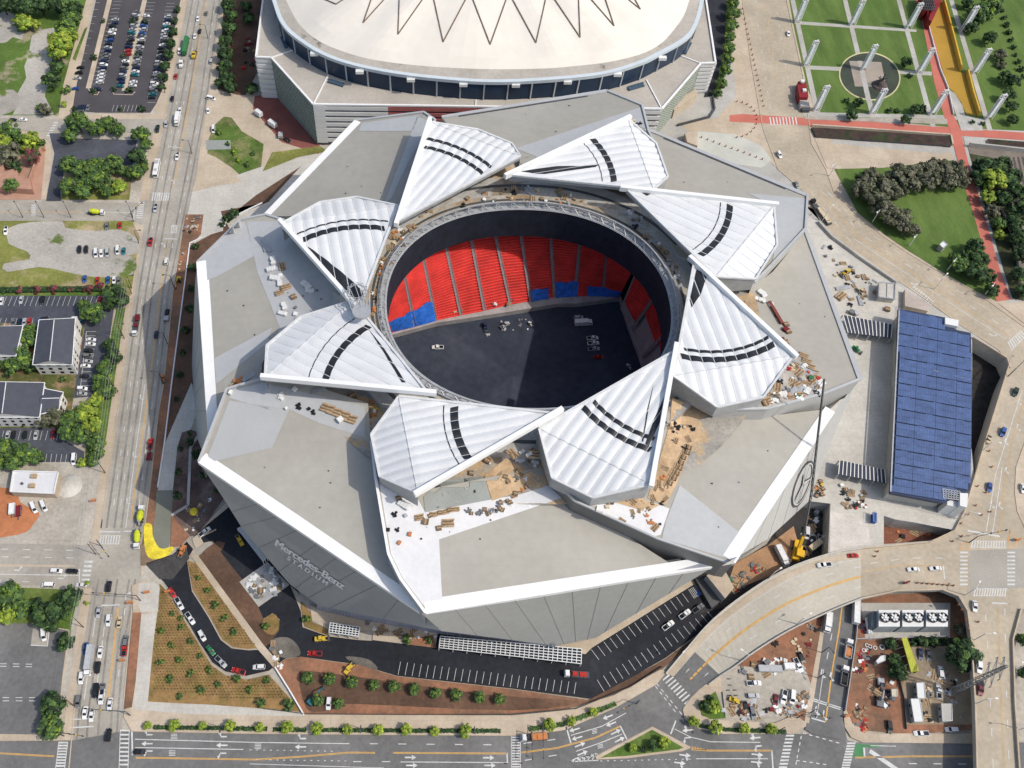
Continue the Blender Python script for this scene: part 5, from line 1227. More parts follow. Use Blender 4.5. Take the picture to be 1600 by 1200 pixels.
for (x, y) in ((119, 508), (119, 527), (117, 545), (115, 562)):
    p = G(x, y, 4); mb = MB(); mb.box((p.x, p.y, 3.8), (2.2, 4.5, 7.6)); b = mb.build('balcony_bay', siding, A1); mb = MB(); mb.face([(p.x-1.3, p.y-2.5, 7.7), (p.x+1.3, p.y-2.5, 7.7), (p.x+1.3, p.y, 8.9), (p.x-1.3, p.y, 8.9)]); mb.face([(p.x-1.3, p.y, 8.9), (p.x+1.3, p.y, 8.9), (p.x+1.3, p.y+2.5, 7.7), (p.x-1.3, p.y+2.5, 7.7)]); mb.build('bay_roof', panelwht, b)
A0 = gable('apartment_building', [(-30, 511), (36, 509), (25, 556), (-40, 558)], 9, 12, 'apartment block with dark roof cut off by the left edge above the white-railed one')
A2 = gable('apartment_building', [(-40, 596), (70, 598), (62, 652), (-46, 652)], 9, 12.5, 'lower left apartment block with dark roof and white gutter lines')
A3 = gable('apartment_wing', [(69, 607), (99, 613), (92, 640), (61, 648)], 7.5, 10, 'low dark-roofed wing with stepped white gables beside the apartment block', 'x')
store = block('flat_roof_shop', [(21, 736), (91, 738), (84, 771), (16, 768)], 5, 0, M('shop_wall', (.45, .36, .27), .8, .1, .2), 'small shop with a bright white flat roof in the gravel yard', 'shop', panel_w)
mb = MB(); L = pxs([(21, 736), (91, 738), (84, 771), (16, 768)], 5.3)
for p, q in zip(L, L[1:]+L[:1]): mb.bar(p, q, .5, .6)
mb.build('roof_parapet', panelwht, store)
for x, y in ((53, 744), (50, 759)):
    p = G(x, y, 5.6); mb = MB(); mb.box(p, (2.4, 1.8, 1.2)); mb.build('rooftop_unit', wood, store)
mb = MB(); p = G(35, 756, 5.4); mb.tube(p, p+Vector((0, 0, .8)), .5, n=10); mb.build('roof_vent', steel_dk, store)
ch = thing('brick_building', tuple(G(20, 270, 0)), 'low pinkish brick building with garden walls beside the pink tree', 'building')
mbr = M('brick_pink_wall', (.42, .24, .17), .9, .15, .3)
mb = MB(); L = pxs([(-30, 262), (6, 250), (6, 268), (26, 262), (28, 275), (46, 279), (50, 296), (-30, 290)], 4); mb.poly(L); mb.skirt(L, 0, 0); mb.build('wing', mbr, ch)
mb = MB(); wall_along(mb, pxs([(46, 292), (58, 258), (66, 236), (72, 236)], 0), 3, .8); mb.build('garden_wall', mbr, ch)
# ================================================================ LOWER RIGHT YARD
cool = thing('cooling_tower_plant', tuple(G(1415, 970, 0)), 'row of three white cooling tower cells with six round roof fans', 'cooling plant')
for (x0, x1) in ((1373, 1406), (1410, 1443), (1447, 1481)):
    L = pxs([(x0, 953), (x1, 953), (x1, 979), (x0, 979)], 8); mb = MB(); mb.poly(L, 0); mb.skirt(L, .0, 1); cl = mb.build('tower_cell', [panelwht, M('cell_side', (.33, .36, .37), .7, .15, .4)], cool)
    for f in (.27, .73):
        c = L[0].lerp(L[1], f).lerp(L[3].lerp(L[2], f), .5); mb = MB(); r = abs(L[1].x-L[0].x)*.225
        mb.lathe([(r, 0), (r, 1.4), (r*.94, 1.4), (r*.94, .2), (0, .2)], c, 24, 0); fa = mb.build('fan_shroud', steel_dk, cl)
        mb = MB()
        for k in range(6): t = k*math.pi/3; mb.bar(c+Vector((0, 0, .8)), c+Vector((r*.92*math.cos(t), r*.92*math.sin(t), .8)), .8, .12)
        mb.tube(c+Vector((0, 0, .6)), c+Vector((0, 0, 1.2)), .5, n=10); mb.build('fan_blade', panelwht, fa)
L = pxs([(1362, 955), (1371, 955), (1371, 979), (1362, 979)], 6); mb = MB(); mb.poly(L); mb.skirt(L, 0); mb.build('plant_room', M('plant_slate', (.13, .16, .18), .7, .1, .3), cool)
mb = MB()
for dx, dy in ((0, 0), (3.5, 3)):
    a, b, c = G(1353+dx, 966+dy, 2), G(1358+dx, 990, 2), G(1363+dx, 966+dy, 2); mb.tube(a, b, .5, n=8); mb.tube(a, c, .5, n=8)
mb.build('white_pipe', panelwht, cool)
def cabin(px, z, label, mat=panelwht, side=conc_grey):
    o = block('site_cabin', px, z, 0, side, label, 'site cabin', mat)
    L = pxs(px, z); e = L[3]-L[0]
    for f in (.25, .7):
        p = L[0].lerp(L[3], f); mb = MB(); mb.face([(p.x-.06, p.y+.5, z-2), (p.x-.06, p.y-.5, z-2), (p.x-.06, p.y-.5, z-1), (p.x-.06, p.y+.5, z-1)]); mb.build('window', carglass, o)
    mb = MB()
    for p, q in zip(L, L[1:]+L[:1]): mb.bar(p, q, .25, .3)
    mb.build('roof_edge', steel, o)
cabin([(1432, 1067), (1444, 1067), (1446, 1091), (1434, 1091)], 3.4, 'upper white site cabin in the tan yard below the power pylon')
cabin([(1423, 1092), (1437, 1092), (1443, 1127), (1429, 1128)], 3.4, 'long white site cabin at the lower edge of the tan yard')
cabin([(1471, 1100), (1487, 1100), (1488, 1126), (1473, 1127)], 3.4, 'pale grey site cabin beside the viaduct shadow', M('cabin_pale', (.46, .44, .40), .8, .08, .2))
cabin([(1376, 1025), (1383, 1024), (1383, 1032), (1371, 1037), (1369, 1033)], 3.0, 'small tilted white shed on the red clay', panelwht)
cabin([(1393, 1077), (1402, 1077), (1402, 1088), (1394, 1088)], 2.6, 'cream box cabin at the edge of the red clay', M('cabin_cream', (.55, .50, .36), .8, .08, .2))
cn = thing('yellow_green_canopy', tuple(G(1420, 1020, 0)), 'long yellow-green canopy with a black side above the dirt yard', 'canopy')
L = pxs([(1409, 997), (1417, 996), (1436, 1048), (1424, 1051)], 4.5); mb = MB(); mb.poly(L); mb.skirt(L, 4.1); mb.build('canopy_roof', M('canopy_yellowgreen', (.42, .43, .05), .7, .12, .3), cn)
mb = MB(); mb.skirt([L[1], L[2]], 0, 0, closed=False); mb.build('black_side', steel_dk, cn)
mb = MB()
for k in range(5): p = L[0].lerp(L[3], k/4); mb.bar((p.x, p.y, 0), (p.x, p.y, 4.2), .25); mb.bar((p.x, p.y, 4.2), (p.x-3.5, p.y-1, 4.0), .2)
mb.build('post', steel_dk, cn)
# white grid canopies in front of the south wall
def grid_canopy(px4, z, nx, ny, label):
    L = pxs(px4, z); o = thing('grid_canopy', tuple(G(*px4[0], 0)), label, 'canopy frame'); mb = MB()
    for k in range(nx+1): mb.bar(L[0].lerp(L[1], k/nx), L[3].lerp(L[2], k/nx), .28, .3)
    for k in range(ny+1): mb.bar(L[0].lerp(L[3], k/ny), L[1].lerp(L[2], k/ny), .28, .26)
    mb.build('steel_grid', panelwht, o)
    for k in range(0, nx+1, 3):
        for a, b in ((0, 1), (3, 2)): p = L[a].lerp(L[b], k/nx); m2 = MB(); m2.bar((p.x, p.y, 0), (p.x, p.y, z), .25); m2.build('post', panelwht, o)
    mb = MB(); mb.poly([p-Vector((0, 0, .5)) for p in L]); mb.build('dark_panel', glass_dk, o)
grid_canopy([(688, 994), (909, 1014), (908, 1037), (686, 1012)], 4, 30, 5, 'long white steel grid canopy in front of the south wall')
grid_canopy([(516, 973), (562, 980), (560, 994), (514, 988)], 4, 9, 4, 'short white steel grid canopy left of the long one')
grid_canopy([(371, 826), (381, 821), (420, 868), (411, 877)], 4, 9, 3, 'white steel grid canopy set diagonally under the lettered wall')
# ---- park structures
rg = thing('red_park_bridge', tuple(G(1455, 12, UP)), 'red steel folly with dark lattice at the top of the park path', 'folly'); redp = M('red_steel', (.24, .02, .022), .5, .12, .3)
for px4, z in (([(1441, -12), (1471, -12), (1471, 2), (1445, 16)], UP+7), ([(1448, 14), (1454, 10), (1456, 32), (1450, 30)], UP+5), ([(1460, 0), (1472, 0), (1456, 34), (1451, 30)], UP+6)):
    L = pxs(px4, z); mb = MB(); mb.poly(L); mb.skirt(L, UP); mb.build('red_frame', redp, rg)
mb = MB()
for k in range(6): a = G(1442+k*3, -6, UP+7.5); b = G(1446+k*3, 16, UP+7.5); mb.bar(a, b, .4); mb.bar(G(1440, -6+k*4, UP+7.7), G(1462, -8+k*5, UP+7.7), .4)
mb.build('lattice', steel_dk, rg)
rs = thing('red_stage_truck', tuple(G(1255, 150, UP)), 'red and grey stepped pavilion at the left edge of the park', 'pavilion')
for px4, z, m in (([(1247, 127), (1259, 126), (1261, 136), (1247, 139)], UP+4, redp), ([(1247, 139), (1262, 137), (1263, 152), (1250, 152)], UP+5, redp), ([(1249, 152), (1263, 152), (1265, 166), (1251, 166)], UP+3, conc_grey), ([(1252, 166), (1265, 166), (1266, 172), (1254, 172)], UP+2, steel_dk)):
    L = pxs(px4, z); mb = MB(); mb.poly(L); mb.skirt(L, UP); mb.build('block', m, rs)
for x, y in ((1254, 127), (1257, 141)): p = G(x, y, UP+5.5); mb = MB(); mb.box(p, (2, 2, 1)); mb.build('roof_box', panelwht, rs)
edge_wall('white_railing', [(1444, 18), (1455, 60), (1468, 108), (1480, 138), (1489, 180)], UP, 1.2, .35, panelwht, 'white railing along the red path above the yellow court', 'railing')
edge_wall('yellow_wall', [(1472, 4), (1487, 60), (1500, 112)], UP, 3, .8, M('yellow_wall', (.62, .38, .05), .8, .1, .2), 'upper yellow wall along the right of the sunken court', 'wall')
edge_wall('yellow_wall', [(1509, 114), (1518, 150), (1528, 182)], UP, 3, .8, M('yellow_wall', (.62, .38, .05), .8, .1, .2), 'lower yellow wall along the right of the sunken court', 'wall')
edge_wall('planter_wall', [(1268, 198), (1300, 200), (1484, 213), (1487, 228)], UP, 1.6, .8, conc_tan, 'tan wall bounding the long dark planter below the red path', 'wall')
hd = block('planter', [(1268, 199), (1290, 200), (1483, 213), (1486, 228), (1275, 213)], UP+1.2, UP, steel_dk, 'long dark brown planter of low shrubs below the red path', 'planter', M('planter_soil', (.055, .035, .03), .95, .4, .25, col2=(.03, .04, .015), thr=(.5, .6)))
hd = block('planter', [(1543, 217), (1640, 224), (1640, 238), (1546, 230)], UP+1.2, UP, conc_tan, 'dark planter at the right edge beside the round emblem', 'planter', M('planter_soil', (.055, .035, .03)))
edge_wall('gallery_wall', [(1512, 229), (1640, 243)], UP, 3, 1, conc_grey, 'grey wall above the railway cutting', 'wall')
ub = block('utility_box', [(1468, 382), (1474, 376.5), (1480.5, 382), (1474, 388)], UP+3.5, UP, conc_grey, 'white square hut set diagonally on the lawn', 'hut', panelwht)
mb = MB(); p = G(1474, 382, UP+3.6)
for a, b in zip(pxs([(1468, 382), (1474, 376.5), (1480.5, 382), (1474, 388)], UP+3.6), pxs([(1474, 376.5), (1480.5, 382), (1474, 388), (1468, 382)], UP+3.6)): mb.bar(a, b, .3, .3)
mb.build('roof_edge', steel, ub)
fs = thing('fountain_sculpture', tuple(G(1374, 133, UP)), 'dark rocky sculpture with a thin spire in the round pool', 'sculpture')
mb = MB(); p = G(1374, 134, UP)
mb.lathe([(4.6, 0), (4.2, .8), (3.0, 1.2), (2.2, 3.0), (.7, 4.2), (.3, 8), (0, 8.5)], p, 11); mb.build('rock', M('rock_dark', (.10, .08, .075), .9, .3, .5), fs)
mb = MB()
for k in range(7): t = k*.9; mb.bar(p+Vector((0, 0, 2+.4*k)), p+Vector((2.6*math.cos(t), 2.6*math.sin(t), 3.5+.6*k)), .35)
mb.build('branch', steel_dk, fs)
block('loading_dock', [(1104, 899), (1130, 886), (1147, 918), (1133, 935)], 7, 0, conc_grey, 'tan-roofed loading dock where the parking strip meets the curved ramp', 'building', conc_tan)
block('dark_ramp_wall', [(1086, 903), (1103, 899), (1131, 935), (1112, 950)], 2.5, 0, steel_dk, 'dark sloping wall beside the tan-roofed loading dock', 'wall', M('ramp_dark', (.10, .10, .10)))
# ================================================================ TREES AND SHRUBS
def pxscale(y): return 4.04*(y+1627)/2677          # photo pixels per metre across, at ground level
def crown_mesh(name, mats, rnd, n_clump, per, flat=.8, leaf=.16, core=True):
    """a crown of unit radius: leaf clumps through an uneven volume, each a spray of small leaf faces"""
    mb = MB(); cl = []
    for k in range(n_clump):
        while True:
            v = Vector((rnd.uniform(-1, 1), rnd.uniform(-1, 1), rnd.uniform(-.85, 1)))
            if .30 < v.length < 1: break
        v *= rnd.uniform(.80, 1.0)/max(.72, v.length) if rnd.random() < .75 else 1
        cl.append((Vector((v.x, v.y, v.z*flat)), rnd.uniform(.20, .36)))
    for c, r in cl:
        tone = rnd.choice((0, 0, 1, 1, 2)) if c.z > -.1 else 1
        for i in range(per):
            d = Vector((rnd.gauss(0, 1), rnd.gauss(0, 1), rnd.gauss(0, 1))).normalized(); p = c+d*r*rnd.uniform(.5, 1)
            nrm = (d+c*.8+Vector((0, 0, .5))+Vector((rnd.uniform(-.6, .6), rnd.uniform(-.6, .6), rnd.uniform(-.4, .4)))).normalized()
            u = nrm.orthogonal().normalized(); u.rotate(Matrix.Rotation(rnd.uniform(0, 6.28), 3, nrm)); w = nrm.cross(u); s = leaf*rnd.uniform(.6, 1.25)
            mb.face([p-u*s, p-w*s*.55, p+u*s, p+w*s*.55], tone if rnd.random() < .8 else rnd.choice((0, 1, 2)))
    if core:
        for k in range(7):
            t = 2*math.pi*k/7; 
        mb.lathe([(0, -.5*flat), (.42, -.3*flat), (.5, .1*flat), (.35, .42*flat), (0, .55*flat)], (0, 0, 0), 8, 1)
    return mb.mesh(name, mats)
def trunk_mesh(name, rnd):
    mb = MB(); mb.tube((0, 0, -1.5), (.03, .02, -.35), .085, .06, 8)
    for k in range(5):
        t = 2*math.pi*k/5+rnd.uniform(-.4, .4); q = Vector((.55*math.cos(t), .55*math.sin(t), rnd.uniform(.0, .35))); mb.tube((.02, .01, -.7+.1*k), q*.55+Vector((0, 0, -.2)), .04, .028, 6); mb.tube(q*.55+Vector((0, 0, -.2)), q, .028, .012, 5)
    mb.tube((.03, .02, -.4), (0, 0, .5), .055, .015, 6)
    return mb.mesh(name, [bark])
rt = random.Random(11)
KM = {'A': [leafA, leafB, leafC], 'B': [leafB, M('leaves_deep', (.02, .045, .016), .8, .4, .5), leafA], 'C': [M('leaves_street', (.26, .34, .045), .8, .35, .5, fine=2), leafC, M('leaves_lime', (.33, .40, .05), .8, .4, .5)], 'D': [leafD, M('leaves_grey_dark', (.065, .075, .04), .85, .4, .5), M('leaves_grey_pale', (.17, .165, .11), .85, .4, .5)], 'R': [leafR, M('leaves_plum', (.14, .045, .05), .85, .4, .5), leafB]}
CROWN = {k: [crown_mesh('crown_'+k, m, rt, 40, 34, flat=rt.uniform(.75, .95)) for _ in range(3)] for k, m in KM.items()}
SMALL = {k: [crown_mesh('foliage_'+k, m, rt, 14, 22, flat=.8, leaf=.24) for _ in range(2)] for k, m in KM.items()}
TRUNK = [trunk_mesh('trunk', rt) for _ in range(3)]
KD = {'A': 'green leafy tree', 'B': 'dark green bushy tree', 'C': 'bright green tree', 'D': 'grey-green dense tree', 'R': 'pink flowering tree'}
SD = {'A': 'small green shrub', 'B': 'small dark shrub', 'C': 'small bright green tree', 'D': 'grey-green shrub', 'R': 'pink flowering shrub'}
CAR_SPOTS = []
def tree(x, y, r, kind, where, z0=0.0, along='top', group=None):
    sc = pxscale(y)*(1 if z0 == 0 else 1.02); rad = r/sc*1.08
    h = rad*(1.35 if r > 7 else .9); p = G(x, y, z0+h*.75)
    rnd = random.Random(int(x*7+y*13)); s = rad*(rnd.uniform(.72, 1.15) if r < 7.4 or kind == 'C' else rnd.uniform(.92, 1.08))
    if r >= 7.5:
        cz = z0+1.5*s*.9*.9
        o = thing('tree', (p.x, p.y, z0), None, 'tree'); o['_o'] = (0, 0, 0)
        t = bpy.data.objects.new('trunk', TRUNK[rnd.randrange(3)]); COL.objects.link(t); t.parent = o; t.location = (0, 0, 1.5*s*.8); t.scale = (s, s, s*.8)
        c = bpy.data.objects.new('crown', CROWN[kind][rnd.randrange(3)]); COL.objects.link(c); c.parent = o; c.location = (0, 0, 1.5*s*.8)
        c.scale = (s*rnd.uniform(.92, 1.08), s*rnd.uniform(.92, 1.08), s*.8*rnd.uniform(.85, 1.15)); c.rotation_euler = (0, 0, rnd.uniform(0, 6.28))
        reg(o, KD[kind], where, (x, y), along, 'tree', group or 'trees '+where)
    else:
        o = bpy.data.objects.new('small_tree' if kind == 'C' else 'shrub', SMALL[kind][rnd.randrange(2)]); COL.objects.link(o); o.location = (p.x, p.y, z0+s*.7)
        o.scale = (s*rnd.uniform(.9, 1.1), s*rnd.uniform(.9, 1.1), s*rnd.uniform(.8, 1.1)); o.rotation_euler = (0, 0, rnd.uniform(0, 6.28))
        reg(o, SD[kind], where, (x, y), along, 'shrub' if kind != 'C' else 'tree', group or 'shrubs '+where)
def grove(where, L, z0=0.0, along='top', dk='A'):
    for t in L:
        x, y, r = t[:3]; tree(x, y, r, t[3] if len(t) > 3 else dk, where, z0, along)
grove('in the upper left meadow', [(5,8,15,'B'),(38,8,20,'B'),(62,5,18,'B'),(92,10,16,'B'),(112,30,14),(103,50,15),(100,68,18,'C'),(92,82,13,'C'),(36,36,12,'C'),(118,15,12,'B'),(88,105,11,'B'),(82,126,13,'B'),(70,172,9,'D'),(104,140,6,'A'),(100,162,6,'C'),(62,168,6,'A'),(55,40,8,'C')])
grove('on the kerbs of the packed car park', [(145,142,5),(178,139,5),(202,140,5.5),(207,33,5),(226,33,4.5),(192,86,5),(213,86,5.5),(161,32,4.5),(147,90,4.5),(116,170,5),(222,170,5),(188,170,4)], dk='B')
grove('between packed car park and avenue', [(277,15,6),(273,32,7),(270,50,7),(267,68,7.6),(263,86,7.6),(259,104,7.6),(255,120,7),(252,136,6)], dk='B')
grove('round the small car park', [(122,193,15),(110,212,11),(150,200,13),(170,196,14),(186,204,10),(220,210,12),(229,226,9),(216,248,14,'B'),(211,270,12),(223,262,9),(107,258,13),(124,264,13),(150,263,14,'A'),(176,258,13),(190,266,9),(110,292,12),(131,296,14),(155,285,16),(186,292,10,'C'),(168,300,9)], dk='A')
grove('in the garden of the brick building', [(14,206,15),(8,222,11,'C'),(32,218,9),(50,220,12,'C'),(15,243,16,'D'),(26,262,9,'B'),(50,246,11,'R'),(18,290,10),(40,230,9,'C'),(66,222,6)], dk='A')
grove('along the bank left of the dome', [(358,8,10),(360,26,10),(357,46,11),(353,66,11),(351,86,11),(351,106,11),(354,124,11),(361,137,9),(345,130,8),(385,10,9,'B'),(393,140,9,'B'),(388,30,8)], dk='B')
grove('in the sunken garden', [(366,236,7,'C'),(356,224,5),(386,256,6),(341,206,6),(372,250,5,'C'),(395,240,4.5)], dk='A')
grove('along the hedge of the grass lot', [(8,454,5,'B'),(30,454,6,'R'),(58,453,7,'R'),(83,452,7,'R'),(110,452,7,'R'),(138,450,7.4,'R'),(157,448,6,'R')], along='left')
grove('round the apartment blocks', [(178,458,15,'B'),(190,470,11,'B'),(172,474,10,'B'),(145,490,17,'A'),(132,478,9,'A'),(48,520,13),(42,534,13),(30,556,16),(18,574,12),(44,570,11),(4,570,9),(172,540,10,'B'),(179,558,12,'B'),(166,576,12),(161,592,12),(168,612,12),(156,605,10),(151,622,12,'C'),(141,642,12,'C'),(128,652,12,'C'),(112,658,14,'A'),(86,650,15,'D'),(70,657,11,'D'),(105,676,14,'A'),(125,680,14),(146,664,12,'C'),(152,690,12,'A'),(152,708,10),(146,721,8),(128,722,9,'C'),(10,704,17),(38,710,16),(58,715,11),(24,723,13),(0,726,11),(98,592,6),(108,578,6,'C'),(120,640,5),(10,660,5,'B'),(36,662,5,'B'),(82,578,5)])
grove('in the lower left corner', [(16,933,19),(32,951,15),(60,950,14,'B'),(76,960,19,'B'),(110,934,17,'B'),(95,956,13,'B'),(14,962,12,'C'),(101,1003,14,'B'),(82,976,11,'B'),(86,1100,17,'B'),(80,1137,17,'A'),(74,1116,9,'B'),(136,942,5,'C'),(135,912,5,'C')])
t0 = lambda L, ox, oy, r=6: [(ox+a/4, oy+b/4, r) for a, b in L]
grove('on the mulch beds beside the curved drive', t0([(1075,235),(1130,260),(1010,340),(1130,322),(1070,430),(1190,410),(1000,540),(1120,520),(1245,498),(1060,645),(1190,612),(1305,588),(1255,712),(1360,678),(1480,642),(1120,752),(1560,712),(1295,85),(1345,180),(1400,265),(1460,350),(1235,10)], 0, 900, 5.4)+t0([(65,650),(30,795),(205,805),(310,270),(60,310)], 400, 900, 7))
grove('on the red clay strip below the stadium', t0([(325,640),(460,650),(600,668),(735,682),(865,692),(990,708),(1120,730),(1250,745),(1395,758),(1525,770),(385,780),(515,795)], 400, 900, 8.2)+t0([(945,400),(1080,400)], 400, 900, 7), along='left', dk='A')
grove('along the bottom road', [(x, y, 8.2, 'C') for x, y, r in t0([(920,935),(1090,935),(1265,935),(1440,940)], 0, 900)+t0([(25,945),(195,945),(380,955),(570,960),(760,960),(935,960),(1120,970),(1310,970)], 400, 900)+t0([(235,930),(370,905),(508,850),(1135,910),(1270,950),(1450,950),(1620,955)], 800, 900)], along='left')
grove('on the triangular beds at the junction', [(989,1168,8.5,'C'),(1036,1160,9.5,'C'),(1020,1165,7.8,'B'),(1004,1171,6,'B'),(1116,1105,10,'C'),(1101,1103,7.6,'B'),(1110,1092,7,'B')], along='left')
grove('in the lower right yard', [(1505,1026,24,'B'),(1498,985,9,'D'),(1400,1052,12,'B'),(1391,1005,8),(1396,1030,10,'B'),(1408,1042,8),(1440,1003,7.6),(1460,1003,7.6),(1476,1002,7),(1425,1004,7),(1597,1000,9),(1599,1050,9)], along='left', dk='B')
grove('along the service road right of the dome', [(1146,5,9),(1145,22,9),(1143,40,9),(1141,58,9),(1139,76,9),(1136,94,9),(1132,112,9),(1127,130,8.5),(1121,146,7)], UP, dk='A')
grove('on the park lawns', [(1323,156,6),(1341,161,7.6),(1331,181,7.8),(1416,187,7.6),(1390,172,6),(1402,172,6),(1415,98,8),(1422,117,6),(1431,172,8),(1442,170,7),(1520,190,5),(1536,192,5)], UP, dk='B', along='left')
grove('on the lawn right of the yellow court', [(1530,25,15,'A'),(1546,12,14,'A'),(1520,42,10),(1548,60,10),(1562,86,8,'D'),(1565,100,7,'D'),(1570,122,9),(1585,128,9),(1575,150,9),(1581,168,8.5),(1582,187,8.5),(1510,5,8)], UP, dk='B')
grove('in the park edge row', [(1562+k*3.6, 4+k*11.6, 4.2) for k in range(11)], UP, dk='B')
grove('in the big grove beside the red path', [(1352,285,15),(1345,300,13),(1364,310,15),(1375,325,15),(1389,336,14),(1402,346,13),(1414,355,13),(1425,362,10),(1380,290,17),(1405,276,17),(1430,270,16),(1455,262,15),(1475,265,13),(1496,264,13),(1500,284,12),(1481,285,13),(1450,285,15),(1420,291,15),(1362,272,10),(1396,302,13),(1412,338,10),(1376,308,12)], UP, dk='D', along='left')
grove('right of the red path', [(1535,262,14,'B'),(1550,285,14,'C'),(1530,280,12,'B'),(1560,262,14,'B'),(1576,280,14,'B'),(1545,306,14,'C'),(1565,310,13,'B'),(1550,330,11,'D'),(1560,350,9),(1562,367,9,'C'),(1590,330,14,'B'),(1592,300,14,'B'),(1585,350,12,'B'),(1592,372,14,'B'),(1597,400,14,'B'),(1595,430,12,'B'),(1598,455,10,'B'),(1572,345,8,'D')], UP, dk='A')
grove('on the lawn left of the red path', [(1523,385,12),(1530,405,13),(1525,426,14),(1541,432,13),(1500,415,12,'A'),(1492,405,9,'A'),(1510,426,8),(1550,455,9),(1512,398,9)], UP, dk='B')
grove('on the soil between stadium and avenue', [(366,333,8),(356,341,6.5),(347,350,6),(305,384,7),(301,417,7),(299,450,6.5),(296,482,6.5),(290,515,6.5),(285,550,6),(281,585,5.5),(276,623,5),(282,700,6.5),(278,737,6.5),(277,775,6.5),(297,690,6.5),(307,710,7),(296,677,5.5),(318,742,6.5),(340,765,6)], dk='B')
# hedges: clipped masses with leafy skins
def hedge(px, w, h, label, z0=0.0, mats=None):
    mb = MB(); rnd = random.Random(int(px[0][0])); pts = [G(x, y, z0) for x, y in px]; wall_along(mb, pts, h*.85, w*.85, 1)
    for a, b in zip(pts, pts[1:]):
        n = int((b-a).length*w*9)
        for k in range(n):
            p = a.lerp(b, rnd.random()); d = (b-a).normalized(); s = Vector((-d.y, d.x, 0)); q = p+s*rnd.uniform(-w/2, w/2)+Vector((0, 0, h*rnd.uniform(.45, 1.05)))
            u = Vector((rnd.uniform(-1, 1), rnd.uniform(-1, 1), rnd.uniform(-.4, .4)))*.4; v = u.cross(Vector((rnd.uniform(-.3, .3), rnd.uniform(-.3, .3), 1)))*.6
            mb.face([q-u, q-v, q+u, q+v], rnd.choice((0, 1, 2)))
    o = mb.build('hedge', mats or KM['B'], org=tuple(pts[0])); return tag(o, label, 'hedge')
hedge([(240, 1137), (330, 1138), (418, 1139.5)], 1.6, .8, 'low clipped hedge at the left end of the bottom road')
hedge([(428, 1140), (478, 1141)], 1.6, .8, 'short low hedge beside the bend in the bottom pavement')
hedge([(490, 1141), (640, 1142), (782, 1142.5)], 1.6, .8, 'long low hedge under the middle street trees of the bottom road')
hedge([(826, 1140), (880, 1132), (925, 1114), (962, 1100)], 1.8, .8, 'curving low hedge below the stadium before the junction', 0, KM['A'])
hedge([(1092, 1134), (1125, 1140), (1200, 1143), (1228, 1144)], 1.6, .8, 'low hedge under the street trees right of the junction')
hedge([(0, 455), (80, 454), (158, 453)], 3.2, 1.8, 'tall clipped hedge between grass lot and apartment car park', 0, [leafB, M('leaves_deep', (.02, .045, .016)), leafA])
# ground cover
def tufts(name, px, step, label, mats, size=.45):
    pl = [G(x, y, 0) for x, y in px]; L2 = [Vector((p.x, p.y, 0)) for p in pl]; rnd = random.Random(3); mb = MB()
    x0, x1, y0, y1 = min(p.x for p in pl), max(p.x for p in pl), min(p.y for p in pl), max(p.y for p in pl); j = 0; y = y0
    while y < y1:
        x = x0+(step/2 if j % 2 else 0)
        while x < x1:
            p = Vector((x+rnd.uniform(-.08, .08), y+rnd.uniform(-.08, .08), 0))
            if inpoly(p, L2):
                for k in range(3):
                    t = rnd.uniform(0, 6.28); u = Vector((math.cos(t), math.sin(t), 0))*size*rnd.uniform(.6, 1.1); w = Vector((-u.y, u.x, 0))*.5; zc = Vector((0, 0, ZC[0]+.18+.1*k))
                    mb.face([p-u+zc, p-w+zc, p+u+zc, p+w+zc], rnd.choice((0, 1)))
            x += step
        y += step*.86; j += 1
    o = mb.build(name, mats, org=tuple(pl[0])); tag(o, label, 'ground cover', kind='stuff')
gc = [M('cover_olive', (.10, .085, .03), .9, .3, .5), M('cover_brown', (.085, .06, .028), .9, .3, .5)]
tufts('ground_cover', [(252, 922), (262, 928), (290, 974), (314, 1014), (331, 1042), (353, 1057), (386, 1064), (420, 1057), (455, 1095), (330, 1090), (264, 1078), (242, 1080), (242, 1000)], 1.25, 'rows of young ground cover on the large triangular mulch bed', gc, .36)
tufts('ground_cover', [(294, 880), (307, 884), (340, 928), (400, 1008), (388, 1011), (366, 1008), (349, 996), (330, 962), (304, 922)], 1.25, 'rows of young ground cover on the narrow mulch bed inside the drive', gc, .36)
# ================================================================ VEHICLES
COLR = {'w': (.74, .74, .73), 'k': (.015, .016, .018), 'g': (.16, .165, .17), 's': (.42, .43, .44), 'r': (.42, .025, .02), 'b': (.03, .09, .30), 'n': (.015, .028, .075),
        't': (.02, .16, .19), 'm': (.16, .015, .02), 'c': (.58, .48, .33), 'o': (.52, .20, .07), 'y': (.60, .42, .05), 'e': (.02, .16, .06), 'l': (.52, .58, .03), 'a': (.04, .17, .06), 'z': (.025, .05, .035)}
CN = {'w': 'white', 'k': 'black', 'g': 'grey', 's': 'silver', 'r': 'red', 'b': 'blue', 'n': 'navy', 't': 'teal', 'm': 'maroon', 'c': 'cream', 'o': 'orange', 'y': 'yellow', 'e': 'green', 'l': 'lime', 'a': 'green', 'z': 'dark green'}
lampw = M('lamp_white', (.8, .8, .75), .3, .05, 1); lampr = M('lamp_red', (.35, .01, .01), .3, .1, 1); chrome = M('trim_dark', (.05, .05, .055), .5, .1, 1)
def hull(mb, st, m=0, nose=True):
    """loft a car body along x: stations (x, half width, bottom, top, top half width)"""
    R_ = []
    for x, w, b, t, tw in st: R_.append([Vector((x, -w*.96, b)), Vector((x, -w, b+(t-b)*.45)), Vector((x, -tw, t)), Vector((x, tw, t)), Vector((x, w, b+(t-b)*.45)), Vector((x, w*.96, b))])
    for A, B in zip(R_, R_[1:]):
        for k in range(5): mb.face([A[k], B[k], B[k+1], A[k+1]][::-1], m)
    mb.face(R_[0], m); mb.face(R_[-1][::-1], m)
